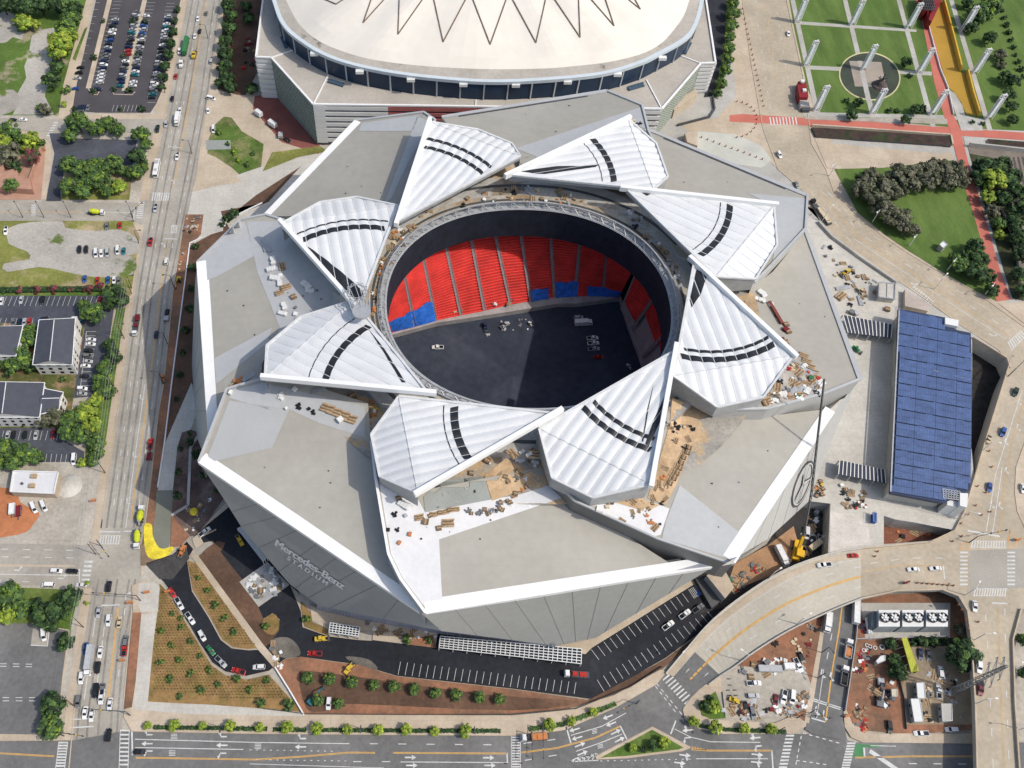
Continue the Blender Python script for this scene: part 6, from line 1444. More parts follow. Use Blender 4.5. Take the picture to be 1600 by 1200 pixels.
def carparts(kind):
    """body (paint, roof, lamps), windows, and where the wheels sit; the car faces +x"""
    b, g = MB(), MB(); W_ = .92
    if kind in ('sedan', 'suv', 'van', 'pickup'):
        L = {'sedan': 4.7, 'suv': 4.8, 'van': 5.4, 'pickup': 5.7}[kind]; h = L/2; Ht = {'sedan': 1.45, 'suv': 1.75, 'van': 2.15, 'pickup': 1.85}[kind]; hood = {'sedan': .92, 'suv': 1.05, 'van': 1.1, 'pickup': 1.1}[kind]
        W_ = {'sedan': .91, 'suv': .96, 'van': 1.0, 'pickup': 1.0}[kind]
        hull(b, [(-h, W_*.80, .42, hood*.88, W_*.72), (-h+.18, W_*.94, .3, hood*.97, W_*.86), (-h+1.0, W_, .25, hood, W_*.93), (.3, W_, .25, hood, W_*.93), (h-1.0, W_, .25, hood*.97, W_*.92), (h-.25, W_*.93, .3, hood*.80, W_*.82), (h, W_*.74, .40, hood*.62, W_*.62)])
        if kind == 'sedan': x0, x1, r0, r1 = -h+.55, h-1.25, -h+1.25, h-2.15
        elif kind == 'suv': x0, x1, r0, r1 = -h+.08, h-1.25, -h+.40, h-2.0
        elif kind == 'van': x0, x1, r0, r1 = -h+.05, h-.85, -h+.25, h-1.6
        else: x0, x1, r0, r1 = -.55, h-1.35, -.30, h-2.1
        wb, wt = W_*.90, W_*.74; zb = hood-.04
        A = [Vector((x0, -wb, zb)), Vector((x1, -wb, zb)), Vector((x1, wb, zb)), Vector((x0, wb, zb))]; B = [Vector((r0, -wt, Ht-.06)), Vector((r1, -wt, Ht-.06)), Vector((r1, wt, Ht-.06)), Vector((r0, wt, Ht-.06))]
        for k in range(4): g.face([A[k], A[(k+1) % 4], B[(k+1) % 4], B[k]])
        b.box(((r0+r1)/2, 0, Ht-.03), (r1-r0+.08, wt*2+.08, .09))
        for s in (-1, 1):                        # roof pillars
            for p, q in ((A[0], B[0]), (A[1], B[1])): b.bar((p.x, p.y*s*-1 if p.y < 0 else p.y*s, p.z), (q.x, abs(q.y)*s, q.z), .12, .1)
            xm = (r0+r1)/2; b.bar((xm, wb*s*1.0, zb), (xm, wt*s*1.01, Ht-.06), .12, .07)
        if kind == 'pickup':
            for s in (-1, 1): g.box((-h+1.15, 0, hood+.012), (1.9, W_*1.5, .02)) if s > 0 else None
            for s in (-1, 1): b.box((-h+1.15, s*W_*.86, hood+.06), (2.1, .12, .14))
            b.box((-h+.16, 0, hood+.05), (.10, W_*1.7, .14))
        for s in (-1, 1):
            b.box((h-.10, s*W_*.58, hood*.66), (.12, .34, .16), 0, 1); b.box((-h+.06, s*W_*.68, hood*.80), (.10, .26, .2), 0, 2); b.box((x1-.25, s*(W_+.08), hood+.08), (.18, .16, .14))
        wx = ((h-.95), (-h+.95)); wr = .33 if kind == 'sedan' else .38
    return b, g, [(x, s*(W_-.10), wr) for x in wx for s in (-1, 1)]
CARM = {}
def wheel_mesh(r):
    if ('w', r) not in CARM:
        mb = MB(); mb.lathe([(0, -.11), (r*.95, -.11), (r, -.06), (r, .06), (r*.95, .11), (0, .11)], (0, 0, 0), 12); mb.lathe([(0, .12), (r*.55, .12)], (0, 0, 0), 8, 1); mb.lathe([(r*.55, -.12), (0, -.12)], (0, 0, 0), 8, 1)
        me = mb.mesh('wheel', [rubber, steel]); me.transform(Matrix.Rotation(math.pi/2, 4, 'X')); CARM[('w', r)] = me
    return CARM[('w', r)]
CARTYPE = {'sedan': 'car', 'suv': 'suv', 'van': 'van', 'pickup': 'pickup truck'}
def heading(x, y, hx, hy, z):
    d = G(x+hx, y+hy, z)-G(x, y, z); return math.atan2(d.y, d.x)
def aved(y, down=True):
    k = 1 if down else -1
    return ((-3.3 if y > 400 else -3.9)*k, 22*k)
def car(kind, c, x, y, hx, hy, where, z=None, along='top', simple=False, cat=None):
    z0 = (UP if z == 'up' else (z or 0))+.09; p = G(x, y, z0+.8); rz = heading(x, y, hx, hy, z0)
    if kind not in CARM:
        b, g, wh = carparts(kind); bm_ = b.mesh('body', [carpaint, lampw, lampr]); gm = g.mesh('window', [carglass])
        one = MB(); one.v = b.v+g.v; n = len(b.v); one.f = b.f+[tuple(n+k for k in f) for f in g.f]; one.m = b.m+[3]*len(g.f)
        for wx, wy, wr in wh: one.box((wx, wy, wr), (wr*1.8, .2, wr*1.8), 0, 4)
        CARM[kind] = (bm_, gm, wh, one.mesh('car', [carpaint, lampw, lampr, carglass, rubber]))
    bm_, gm, wh, one = CARM[kind]; nm = {'sedan': 'parked_car' if simple else 'car', 'suv': 'suv', 'van': 'van', 'pickup': 'pickup_truck'}[kind]
    v = 1+random.Random(int(x*31+y*17)).uniform(-.12, .10); col = tuple(min(1, k*v) for k in COLR[c])+(1,)
    if simple:
        o = bpy.data.objects.new(nm, one); COL.objects.link(o); o.location = (p.x, p.y, z0); o.rotation_euler = (0, 0, rz); o.color = col
    else:
        o = thing(nm, (p.x, p.y, z0), rz=rz)
        bo = bpy.data.objects.new('body', bm_); COL.objects.link(bo); bo.parent = o; bo.color = col
        w = bpy.data.objects.new('window', gm); COL.objects.link(w); w.parent = bo
        for wx, wy, wr in wh:
            q = bpy.data.objects.new('wheel', wheel_mesh(wr)); COL.objects.link(q); q.parent = o; q.location = (wx, wy, wr)
    reg(o, f"{CN[c]} {CARTYPE[kind]}", where, (x, y), along, cat or CARTYPE[kind], 'vehicles '+where)
    return o
def cars(where, L, z=None, along='top', simple=False):
    K = {'d': 'sedan', 'u': 'suv', 'v': 'van', 'p': 'pickup'}
    for t in L:
        x, y, kc = t[:3]; h = t[3] if len(t) > 3 else None
        if h == 's': hx, hy = aved(y)
        elif h == 'n': hx, hy = aved(y, False)
        else: hx, hy = h
        car(K[kc[0]], kc[1], x, y, hx, hy, where, z, along, simple)
# ---- the packed car park
rp = random.Random(5); rows = [((137, 56), (117, 138), (1, .02), 11, 'in the sparse outer row of the packed car park', .5), ((180, 30), (153, 139), (1, .02), 21, 'in the left row of the packed car park', .97),
     ((214, 18), (188, 134), (1, .02), 22, 'left of the long packed car park median', .97), ((228, 24), (207, 133), (1, .02), 21, 'right of the long packed car park median', .95), ((263, 26), (237, 152), (1, .02), 24, 'in the right row of the packed car park', .97)]
for (a, b, h, n, where, pr) in rows:
    for k in range(n):
        if rp.random() > pr: continue
        f = k/(n-1); x, y = a[0]+(b[0]-a[0])*f, a[1]+(b[1]-a[1])*f
        c = rp.choice('wwwwwssssssgggkkknnbrt' if 'left row' not in where else 'wwwssgkknnnb'); kd = rp.choice(('sedan', 'sedan', 'suv', 'suv', 'pickup' if rp.random() < .3 else 'sedan')); sg = rp.choice((-1, 1))
        car(kd, c, x+rp.uniform(-.6, .6), y, h[0]*10*sg, h[1]*10, where, None, 'top', True)
for k, c in enumerate('nkng'): car('sedan', c, 124+k*4.5, 168-.2*k, .6*-3, 10, 'at the near end of the packed car park', None, 'left', True)
# ---- the avenue
cars('on the upper part of the left avenue', [(309,29,'dw','s'),(312,48,'dk','n'),(304.5,56,'dw','s'),(274.5,119,'dr','s'),(269,154,'dk','s'),(259.5,194,'us','s'),(246,201,'pz','s'),(277,244,'pw','s'),(243,325,'ps','s'),(235,378,'pr','s'),(260,408,'uw','n'),(281,172,'dw','s'),(280.5,80,'uw','s'),(295,60,'ds','s'),(322,20,'dg','n'),(330,95,'us','n')])
cars('on the left avenue beside the stadium', [(261,488,'uk','n'),(244,522,'dn','n'),(235,693,'pr','n')])
cars('on the lower part of the left avenue', [(170,916,'uk','n'),(154,956,'ds','s'),(169.5,969,'uw','s'),(186.5,972,'dc','n'),(196.5,1001,'ug','n'),(194.5,1014,'pr','n'),(133.5,1013,'db','s'),(156.5,1018.5,'dw','s'),(152.5,1043,'uk','s'),(127,1059,'uw','s'),(149,1079,'pk','s'),(158.5,1088.5,'pw','s'),(160,1077,'dg','s'),(171.5,1100,'dw','s'),(122,1096,'ug','s'),(132.5,1113.5,'dw','s'),(143,1117.5,'dw','s'),(169.5,1148,'uk','n')])
cars('waiting on the cross street left of the avenue', [(88,892,'uw',(10,.3)),(113,892.5,'uk',(10,.3)),(75,914,'vw',(-10,-.2)),(127,914,'dw',(-10,-.2))], along='left')
cars('on the side street beside the packed car park', [(20,187,'dk',(10,.1)),(36,186.5,'dw',(10,.1))], along='left')
cars('at the left end of the bottom road', [(217,1174.5,'dk',(-10,-.1))])
cars('on the forecourt left of the old dome', [(330,153.5,'vw',(10,2.4)),(325,173,'dw',(.3,10)),(333.5,202,'vw',(-.6,10)),(449,219,'uk',(10,5))], along='left')
# ---- left lots
cars('on the gravel and grass lot', [(9,360,'pw',(-1,10)),(167,353,'ug',(-.8,10)),(187,352,'dr',(-.8,10)),(124,390,'uk',(-.8,10)),(134.5,390,'uk',(-.8,10)),(150,395.5,'vw',(-.8,10)),(158.5,396,'uw',(-.8,10)),(168,394.5,'vs',(-.8,10)),(184,391,'vw',(-.8,10)),(193,392,'dt',(-.8,10)),(132,435.5,'db',(-.8,10)),(152,438,'dr',(-.8,10)),(168.5,437,'db',(-.8,10)),(178,437,'dw',(-.8,10)),(185.5,438,'dg',(-.8,10))], along='left')
cars('in the upper row of the apartment car park', [(2,470,'dw',(-2.5,10)),(33,468,'ds',(-2.5,10)),(66,469,'uk',(-2.5,10)),(156,469,'dr',(-2.5,10))], along='left')
cars('in the second row of the apartment car park', [(21,503,'dg',(-2,10)),(30.5,503,'dn',(-2,10)),(38,503,'ds',(-2,10)),(45.5,502.5,'dr',(-2,10)),(61,504,'db',(-2,10)),(69,498,'dk',(10,-3)),(125.5,503,'dt',(-2,10))], along='left')
cars('in the column of stalls beside the white apartment block', [(142,530.5,'dw',(10,.2)),(141.5,537.5,'dw',(10,.2)),(139,548,'uk',(10,.2)),(138,556,'ug',(10,.2)),(137,564.5,'ds',(10,.2)),(133.5,571.5,'dw',(10,.2)),(132.5,587.5,'dk',(10,.2)),(128.5,607,'uw',(10,.2)),(128,615,'ds',(10,.2))])
cars('in the lower apartment car park', [(12,680,'ds',(-2,10)),(20.5,680,'dk',(-2,10)),(38.5,680,'dk',(-2,10)),(56,679.5,'ds',(-2,10)),(83,678.5,'dm',(-2,10)),(115.5,717.5,'vw',(-1,10))], along='left')
cars('in the gravel yard below the shop', [(53,793,'vw',(4,10)),(68.5,790.5,'vw',(4,10))], along='left')
cars('on the loading pad in the lower left car park', [(68.5,991,'vw',(.6,10))])
# ---- stadium drives
cars('parked along the curved entrance drive', [(269,926,'dr',(5,8)),(280,943,'pw',(5,9)),(297,966,'pw',(6,9)),(315.5,993,'uw',(5,9)),(329,1016,'de',(5,6)),(345,1034,'ps',(8,8)),(372.5,1048.5,'pr',(-10,-3)),(404.5,1042,'uw',(-10,.4))])
cars('on the new asphalt below the stadium', [(492,1021,'pr',(-10,-.5)),(1044,977,'pw',(8,-6)),(1070,959.5,'pw',(8,-6)),(1090.5,950.5,'pg',(8,-6)),(319.5,831,'pw',(8,-6))], along='left')
cars('on the red clay strip below the stadium', [(513.5,1099,'uw',(-1,10))])
cars('in the gravel yard right of the junction', [(1178,1067.5,'pw',(10,-.3)),(1176.5,1087,'us',(10,-.3)),(1247,1039,'pw',(5,10)),(1252,1027,'dk',(5,10)),(1225,1089,'pw',(-2,10)),(1238,1089,'vw',(-.5,10)),(1165,1105,'dk',(2,10)),(1176,1114,'ug',(2,8)),(1212,1094,'dm',(-1,10))], along='left')
cars('in the dirt yard beneath the viaduct', [(1438,1022,'dn',(1,10)),(1451,1023,'dg',(1,10)),(1470,1050,'uw',(-1,-10)),(1467,1080,'pw',(-.5,-10)),(1439.5,1146,'pw',(-10,-.1)),(1487,1140,'uw',(-10,-.1)),(1390,1136,'uk',(1,10))], along='left')
cars('on the curved ramp', [(1288,882.5,'pw',(-10,1.0)),(1333,868,'dr',(10,-.6))], 7.6, 'left')
cars('on the elevated junction at the right', [(1427.5,889.5,'dw',(-10,.2)),(1462,888,'dw',(-10,.2))], 'up', 'left')
cars('on the viaduct at the right edge', [(1587,612.5,'uz',(-3,10)),(1567.5,675,'ub',(-3,10)),(1546.5,761,'db',(-1,10)),(1599,763,'dw',(1,10)),(1523.5,947,'dw',(.6,10)),(1530.5,1042,'uw',(.3,10)),(1532,1075,'pm',(.3,10))], 'up')
cars('on the curving road above the plaza', [(1218,241.5,'uw',(5,10)),(1245,288.5,'dg',(5,9)),(1232,52,'dw',(1,10))], 'up')
cars('on the dark field floor of the stadium', [(684,542.5,'pw',(-10,0)),(904,496,'us',(10,-1)),(926,528,'pw',(10,-.8)),(927,536,'pw',(10,-.8)),(928,545,'ps',(10,-.8)),(935,557.5,'dr',(10,-.5))], .5, 'top')
# ---- lorries and machines, each built from its own parts
def rig(kind, x, y, hx, hy, label, cat, parts, z=None):
    z0 = (UP if z == 'up' else (z or 0))+.09; p = G(x, y, z0+1.2); o = thing(kind, (p.x, p.y, z0), label, cat, rz=heading(x, y, hx, hy, z0))
    for nm, col, shapes in parts:
        mb = MB()
        for s in shapes:
            if s[0] == 'b': mb.box(s[1], s[2])
            elif s[0] == 'c': mb.tube(s[1], s[2], s[3], s[4] if len(s) > 4 else None, 12)
            elif s[0] == 'r': mb.bar(s[1], s[2], s[3], s[4] if len(s) > 4 else None)
            elif s[0] == 't':      # tapered block: centre, size, top scale
                (cx, cy, cz), (dx, dy, dz), k = s[1:]; A = [Vector((cx+a*dx/2, cy+b*dy/2, cz-dz/2)) for a, b in ((-1, -1), (1, -1), (1, 1), (-1, 1))]; B = [Vector((cx+a*dx/2*k, cy+b*dy/2*.92, cz+dz/2)) for a, b in ((-1, -1), (1, -1), (1, 1), (-1, 1))]
                for i in range(4): mb.face([A[i], A[(i+1) % 4], B[(i+1) % 4], B[i]])
                mb.face(B)
        mat = {'glass': carglass, 'rubber': rubber, 'steel': steel_dk, 'pale': steel}.get(col)
        ob = mb.build(nm, mat or obj_matte, o)
        if mat is None: ob.color = COLR[col]+(1,)
    return o
def wheels(o, xs, w=1.05, r=.5):
    for x in xs:
        for s in (-1, 1):
            q = bpy.data.objects.new('wheel', wheel_mesh(r)); COL.objects.link(q); q.parent = o; q.location = (x, s*w, r)
def cab(x, c): return [('cab', c, [('b', (x, 0, 1.25), (2.0, 2.3, 1.1)), ('t', (x-.1, 0, 2.3), (1.8, 2.3, 1.0), .86)]), ('window', 'glass', [('b', (x+.75, 0, 2.25), (.25, 1.95, .62)), ('b', (x-.1, 0, 2.25), (1.1, 2.36, .5))])]
def box_truck(x, y, hx, hy, label, c='w', L=6.0, cc='w', z=None):
    o = rig('box_truck', x, y, hx, hy, label, 'lorry', cab(L/2+.2, cc)+[('cargo_box', c, [('b', (-.9, 0, 2.2), (L, 2.5, 2.6))]), ('roof_rail', 'pale', [('r', (-.9-L/2, s*1.2, 3.52), (-.9+L/2, s*1.2, 3.52), .1) for s in (-1, 1)]), ('chassis', 'steel', [('b', (0, 0, .7), (L+1.5, 1.6, .3))])], z); wheels(o, (L/2, -L/2+.3)); return o
def ladder(L): return 0
box_truck(277.5, 187, *aved(187), 'white box truck on the avenue near the packed car park', L=7)
box_truck(140, 1032, *aved(1030), 'long pale box truck in the slow lane of the lower avenue', 's', 9.5)
box_truck(1292.5, 973, -1, 10, 'white box truck standing under the edge of the curved ramp', L=6)
box_truck(911, 505, 10, -.6, 'white box truck standing on the dark field floor', L=6.5, z=.5)
box_truck(1366, 1190, 1, 0, 'unused', L=6) if False else None
box_truck(803, 1197, 10, 0, 'white truck cut off by the bottom edge at the crossing')
o = rig('semi_trailer', 290.5, 74, *aved(75), 'long green trailer on the avenue beside the packed car park', 'trailer', [('cargo_box', 'a', [('b', (0, 0, 2.6), (14.5, 2.55, 2.8))]), ('chassis', 'steel', [('b', (0, 0, .9), (13, 1.4, .4))])]); wheels(o, (-6, -4.8))
o = rig('semi_tractor', 283.5, 99, *aved(99), 'white tractor unit pulling the long green trailer', 'lorry', [('cab', 'w', [('b', (1.8, 0, 1.3), (3.2, 2.2, 1.2)), ('t', (.3, 0, 2.4), (2.4, 2.3, 1.5), .88)]), ('window', 'glass', [('b', (1.45, 0, 2.4), (.2, 2.0, .7))]), ('chassis', 'steel', [('b', (-1.6, 0, .8), (4, 1.4, .35))])]); wheels(o, (2.2, -2, -3.2))
o = rig('bus', 245, 264, *aved(264), 'long white bus heading down the avenue', 'bus', [('body', 'w', [('b', (0, 0, 1.75), (12, 2.55, 2.7))]), ('window', 'glass', [('b', (0, 0, 2.2), (11, 2.6, .8)), ('b', (5.95, 0, 2.1), (.2, 2.2, 1.2))]), ('roof_unit', 's', [('b', (-3.5, 0, 3.3), (2.6, 1.8, .35)), ('b', (2.5, 0, 3.25), (1.6, 1.4, .25))])]); wheels(o, (4, -3.6))
def mixer(x, y, hx, hy, c, label):
    o = rig('concrete_mixer_truck', x, y, hx, hy, label, 'mixer truck', cab(3.6, 'w')+[('drum', c, [('c', (-2.9, 0, 2.9), (-1.2, 0, 2.5), .8, 1.35), ('c', (-1.2, 0, 2.5), (1.2, 0, 2.1), 1.35, 1.25), ('c', (1.2, 0, 2.1), (2.2, 0, 1.95), 1.25, .6)]), ('chute', 'pale', [('r', (-3.4, 0, 2.6), (-4.4, 0, 1.5), .6, .3), ('b', (-3.2, 0, 2.9), (.7, .8, .8))]), ('chassis', 'steel', [('b', (0, 0, .8), (8.6, 1.4, .4))])]); wheels(o, (3.6, -1.2, -2.5))
mixer(220, 806, 2.8, -20, 'l', 'lime yellow concrete mixer with cab uphill above the yellow sheet'); mixer(215, 841, -1.5, 20, 'l', 'pale lime concrete mixer with cab downhill beside the yellow sheet'); mixer(150, 332.5, 10, .2, 'l', 'lime concrete mixer on the side street by the gravel lot')
def flatbed(x, y, hx, hy, label, c, load, L=8, z=None, cc=None):
    o = rig('flatbed_truck', x, y, hx, hy, label, 'lorry', cab(L/2, cc or c)+[('flat_bed', 'steel', [('b', (-1.2, 0, 1.15), (L-1.2, 2.4, .25))]), ('load', load[0], load[1]), ('chassis', 'steel', [('b', (0, 0, .75), (L+1, 1.4, .3))])], z); wheels(o, (L/2-.1, -L/2+1, -L/2+2.3)); return o
flatbed(213, 507, *aved(500), 'flatbed with blue and rusty machinery behind a white cab', 'w', ('m', [('b', (-3.5, 0, 1.9), (3.5, 1.8, 1.2)), ('b', (.8, 0, 1.8), (1.8, 1.5, 1.0)), ('r', (-5, .6, 2.4), (-2, -.5, 3.2), .4)]), 11)
flatbed(837, 1151.5, -10, .8, 'flatbed with a rusty orange load and white cab on the bottom road', 'w', ('o', [('b', (-1.3, 0, 1.7), (6, 2.3, .8)), ('b', (-2, .3, 2.2), (3, 1.2, .3))]), 9)
flatbed(902, 1053.5, -10, -.5, 'flatbed with red and white load on the new asphalt', 'w', ('r', [('b', (1, 0, 1.7), (1.6, 1.6, .9)), ('b', (-2.2, 0, 1.4), (2.6, 1.8, .35))]), 8)
flatbed(1283, 332, -7, -9, 'black truck with a long flat trailer of lumber at the plaza corner', 'k', ('c', [('b', (-2.5, 0, 1.6), (7, 1.9, .6)), ('b', (2, 0, 1.7), (1.8, 1.6, .8)), ('b', (-7.0, 0, 1.5), (1, 2.0, .5))]), 16, 'up')
for y, lab in ((1014, 'upper dump truck with white cab and rust-brown load at the lower street kerb'), (1056, 'lower dump truck with white cab and dark tipper at the lower street kerb')):
    x = 1325 if y < 1030 else 1318.5
    o = rig('dump_truck', x, y, 1.4, -10, lab, 'dump truck', cab(3.0, 'w')+[('tipper', 'g' if y > 1030 else 's', [('b', (-1.4, s*1.15, 1.9), (5.2, .2, 1.4)) for s in (-1, 1)]+[('b', (1.1, 0, 1.9), (.2, 2.3, 1.4)), ('b', (-3.9, 0, 1.8), (.2, 2.3, 1.2)), ('b', (-1.4, 0, 1.25), (5.2, 2.3, .2))]), ('load', 'o' if y < 1030 else 'k', [('t', (-1.4, 0, 1.9), (4.6, 2.0, 1.0), .6)]), ('chassis', 'steel', [('b', (0, 0, .8), (8, 1.4, .4))])]); wheels(o, (3, -1.5, -2.8))
def trailer(x, y, hx, hy, label, c, L, h=2.6, z=None, w=2.5):
    o = rig('trailer', x, y, hx, hy, label, 'trailer', [('cargo_box', c, [('b', (0, 0, .9+h/2), (L, w, h))]), ('roof_rail', 'pale', [('r', (-L/2, s*w*.47, .95+h), (L/2, s*w*.47, .95+h), .1) for s in (-1, 1)]), ('drawbar', 'steel', [('b', (L/2+.7, 0, .7), (1.6, .3, .2)), ('b', (0, 0, .75), (L*.9, 1.2, .25))])], z); wheels(o, (-L*.2, -L*.32), w/2-.1, .42)
trailer(1336.5, 955, -.3, 10, 'long white trailer parked beside the lower street under the ramp', 'w', 11)
trailer(404.5, 178.5, 9, 7, 'upper white trailer on the red brick plaza', 'w', 4.5); trailer(426, 195, 9, 6, 'lower white trailer on the red brick plaza', 'w', 5.5); trailer(438.5, 212, -1, 10, 'small pale trailer hitched near the black car on the plaza', 's', 3.5, 1.6)
trailer(233, 713, *aved(713, False), 'small open brown trailer behind the red pickup on the avenue', 'm', 3.4, .7); trailer(259.5, 497, *aved(497, False), 'small trailer behind the dark suv on the avenue', 's', 2.6, .6)
trailer(18.5, 795, -.5, 10, 'rusty trailer with white bins on the orange clay', 'w', 5.0, .9); trailer(28.5, 798, -.5, 10, 'empty brown frame trailer on the orange clay', 'm', 5.0, .5)
trailer(1203, 1045, 10, .2, 'long pale machine trailer at the top of the gravel yard', 's', 9, 1.3); trailer(1232, 1042, 10, -.3, 'white tarped trailer at the top of the gravel yard', 'w', 4, 2)
trailer(1146, 1065, 10, 0, 'grey container trailer at the left of the gravel yard', 's', 5.5, 2.2)
def excavator(x, y, hx, hy, label, c, z=None, s=1.0):
    rig('excavator', x, y, hx, hy, label, 'excavator', [('track', 'rubber', [('b', (0, q*1.0*s, .45*s), (3.6*s, .6*s, .9*s)) for q in (-1, 1)]), ('body', c, [('b', (-.6*s, 0, 1.5*s), (2.6*s, 2.2*s, 1.2*s))]), ('cabin', 'glass', [('t', (.6*s, .5*s, 2.0*s), (1.4*s, 1.0*s, 1.7*s), .85)]), ('boom', c, [('r', (.8*s, -.3*s, 1.8*s), (3.6*s, -.3*s, 4.0*s), .4*s), ('r', (3.6*s, -.3*s, 4.0*s), (6.0*s, -.3*s, 2.2*s), .35*s)]), ('bucket', 'steel', [('t', (6.1*s, -.3*s, 1.6*s), (1.0*s, 1.0*s, 1.0*s), .6)])], z)
def loader(x, y, hx, hy, label, c, z=None, s=1.0):
    o = rig('loader', x, y, hx, hy, label, 'loader', [('body', c, [('b', (-1.0*s, 0, 1.2*s), (2.6*s, 1.7*s, 1.0*s)), ('b', (1.0*s, 0, 1.0*s), (1.6*s, 1.3*s, .7*s))]), ('cabin', 'glass', [('t', (-.1*s, 0, 2.1*s), (1.3*s, 1.4*s, 1.2*s), .85)]), ('cab_roof', c, [('b', (-.1*s, 0, 2.75*s), (1.3*s, 1.5*s, .15*s))]), ('arm', c, [('r', (.6*s, q*.7*s, 1.4*s), (2.8*s, q*.7*s, .6*s), .25*s) for q in (-1, 1)]), ('bucket', 'steel', [('t', (3.1*s, 0, .6*s), (.9*s, 2.2*s, .9*s), .7)])], z); wheels(o, (1.2*s, -1.4*s), .95*s, .62*s)
excavator(488, 1094, 8, -9, 'teal excavator with dark boom on the red clay strip', 't'); 
loader(501, 998, 10, -1, 'yellow loader at the edge of the drive beside the mulch bed', 'y'); loader(545, 1045, 6, -8, 'yellow loader on the red clay near the drive', 'y'); loader(375, 845, -5, -9, 'yellow machine on the dark asphalt under the lettered wall', 'y'); loader(285, 860, -4, 8, 'orange loader at the foot of the concrete walk', 'o')
loader(303, 86, 2, -10, 'yellow roadworks machine on the avenue opposite the green trailer', 'y', None, 1.2); excavator(279, 437, -2, 8, 'yellow excavator on the rubble strip beside the avenue', 'y', None, .9); loader(254, 590, 2, 10, 'orange machine lower down the rubble strip', 'o', None, .8)
loader(1145, 1082, 10, 0, 'orange and yellow roller at the left of the gravel yard', 'o'); loader(1148, 1094, 9, 3, 'lime yellow machine below the orange roller', 'y', None, .9); loader(1322, 425, -8, 5, 'yellow machine among pallets on the plaza', 'y', 'up'); loader(1346, 455, 6, 7, 'yellow lift standing near the kiosk', 'c', 'up', .9); loader(1338, 545, 8, 5, 'small green lift on the plaza beside the long stadium roof edge', 'e', 'up', .9)
excavator(1376, 1068, 1, 10, 'grey drilling machine on the red clay beside the dirt yard', 's'); excavator(1374, 1096, 0, -10, 'dark long-armed machine at the middle of the red clay', 'g', None, 1.1)
loader(1545, 687, 4, -9, 'brown roadworks machine on the viaduct shoulder', 'c', 'up', .8); loader(1195, 1037, -8, 5, 'dark machine at the top of the red clay bank', 'g')
loader(790, 507, -9, 5, 'small pale loader on the field floor near the stand', 's', .5, .9); loader(758, 509, 3, 10, 'dark narrow machine on the field floor near the stand', 'n', .5, .9); loader(829, 505, 5, 5, 'small white lift alone on the shaded field floor', 'w', .5, .6); loader(983, 572, 5, 5, 'small pale lift at the right of the field floor', 's', .5, .7)
o = rig('scissor_lift', 1365, 810, 0, 10, 'blue scissor lift on the white slab below the plaza', 'lift', [('platform', 'b', [('b', (0, 0, 2.2), (4.6, 1.6, .3))]), ('guard_rail', 'pale', [('r', (-2.3, q*.8, 3.2), (2.3, q*.8, 3.2), .1) for q in (-1, 1)]+[('r', (e*2.3, -.8, 3.2), (e*2.3, .8, 3.2), .1) for e in (-1, 1)]), ('scissor', 'steel', [('r', (-1.8, .4, .8), (1.8, .4, 2.1), .2), ('r', (1.8, .4, .8), (-1.8, .4, 2.1), .2)]), ('base', 'b', [('b', (0, 0, .7), (4, 1.6, .5))])], 'up'); wheels(o, (1.4, -1.4), .7, .35)
# ================================================================ STREET FURNITURE
def inst(name, me, loc, rz=0, sc=1, col=None, parent=None):
    o = bpy.data.objects.new(name, me); COL.objects.link(o); o.location = loc; o.rotation_euler = (0, 0, rz); o.scale = (sc, sc, sc) if not isinstance(sc, tuple) else sc
    if col: o.color = (*col, 1)
    if parent is not None: o.parent = parent
    return o
# white light pylons of the park
mb = MB()
for s in (-1, 1):
    mb.bar((s*1.25, -.5, 0), (s*.95, -.5, 17), .28); mb.bar((s*1.25, .5, 0), (s*.95, .5, 17), .28)
mb.bar((-.95, 0, 17), (.95, 0, 17), .4, .3); mb.bar((-1.6, 0, 16.2), (1.6, 0, 16.2), .35, .3); mb.bar((-1.6, 0, 14.6), (1.6, 0, 14.6), .35, .3)
PYF = mb.mesh('frame', [panelwht])
mb = MB()
for k in range(15):
    z = 2.2+k*.86; mb.bar((-1.1, -.3, z), (1.1, .3, z+.15), 1.0, .14)
PYS = mb.mesh('louvre_panel', [M('pylon_panel', (.62, .68, .68), .35, .08, .4)])
for r, row in enumerate([[(1245,35),(1331,39),(1419,44),(1504,49)], [(1259,102.5),(1349,109),(1436,114),(1522,115)], [(1275,172.5),(1362.5,177.5),(1456,179),(1544,186)], [(1237,-22),(1318,-19),(1403,-15),(1488,-10)]]):
    for x, y in row:
        g = G(x, y, UP); o = thing('light_pylon', (g.x, g.y, UP), rz=R(12)); inst('frame', PYF, (0, 0, 0), sc=(1.35, 1.35, 1), parent=o); inst('louvre_panel', PYS, (0, 0, 0), sc=(1.35, 1.35, 1), parent=o)
        reg(o, 'white louvred light pylon', ('in the far row', 'in the middle row', 'in the nearest row', 'cut off at the top')[min(r, 3)]+' of the park', (x, y), 'left', 'light pylon', 'light pylons on the park grid')
def street_lamp(x, y, dx, dy, h, where, z0=0.0, mat=None, arm=2.6):
    g = G(x, y, z0); d = G(x+dx, y+dy, z0)-g; d.normalize(); o = thing('street_lamp', tuple(g)); m_ = mat or panelwht
    mb = MB(); mb.tube(g, g+Vector((0, 0, h)), .22, .13, 8); mb.build('pole', m_, o)
    mb = MB(); mb.tube(g+Vector((0, 0, h-.1)), g+d*arm+Vector((0, 0, h+.4)), .10, .09, 6); mb.build('arm', m_, o)
    mb = MB(); p = g+d*(arm+.4)+Vector((0, 0, h+.4)); mb.box(p, (1.1, .6, .28), math.atan2(d.y, d.x)); mb.build('lamp_head', m_, o)
    reg(o, 'pale street lamp' if m_ is panelwht else 'dark street lamp', where, (x, y), 'top', 'street lamp', 'street lamps '+where)
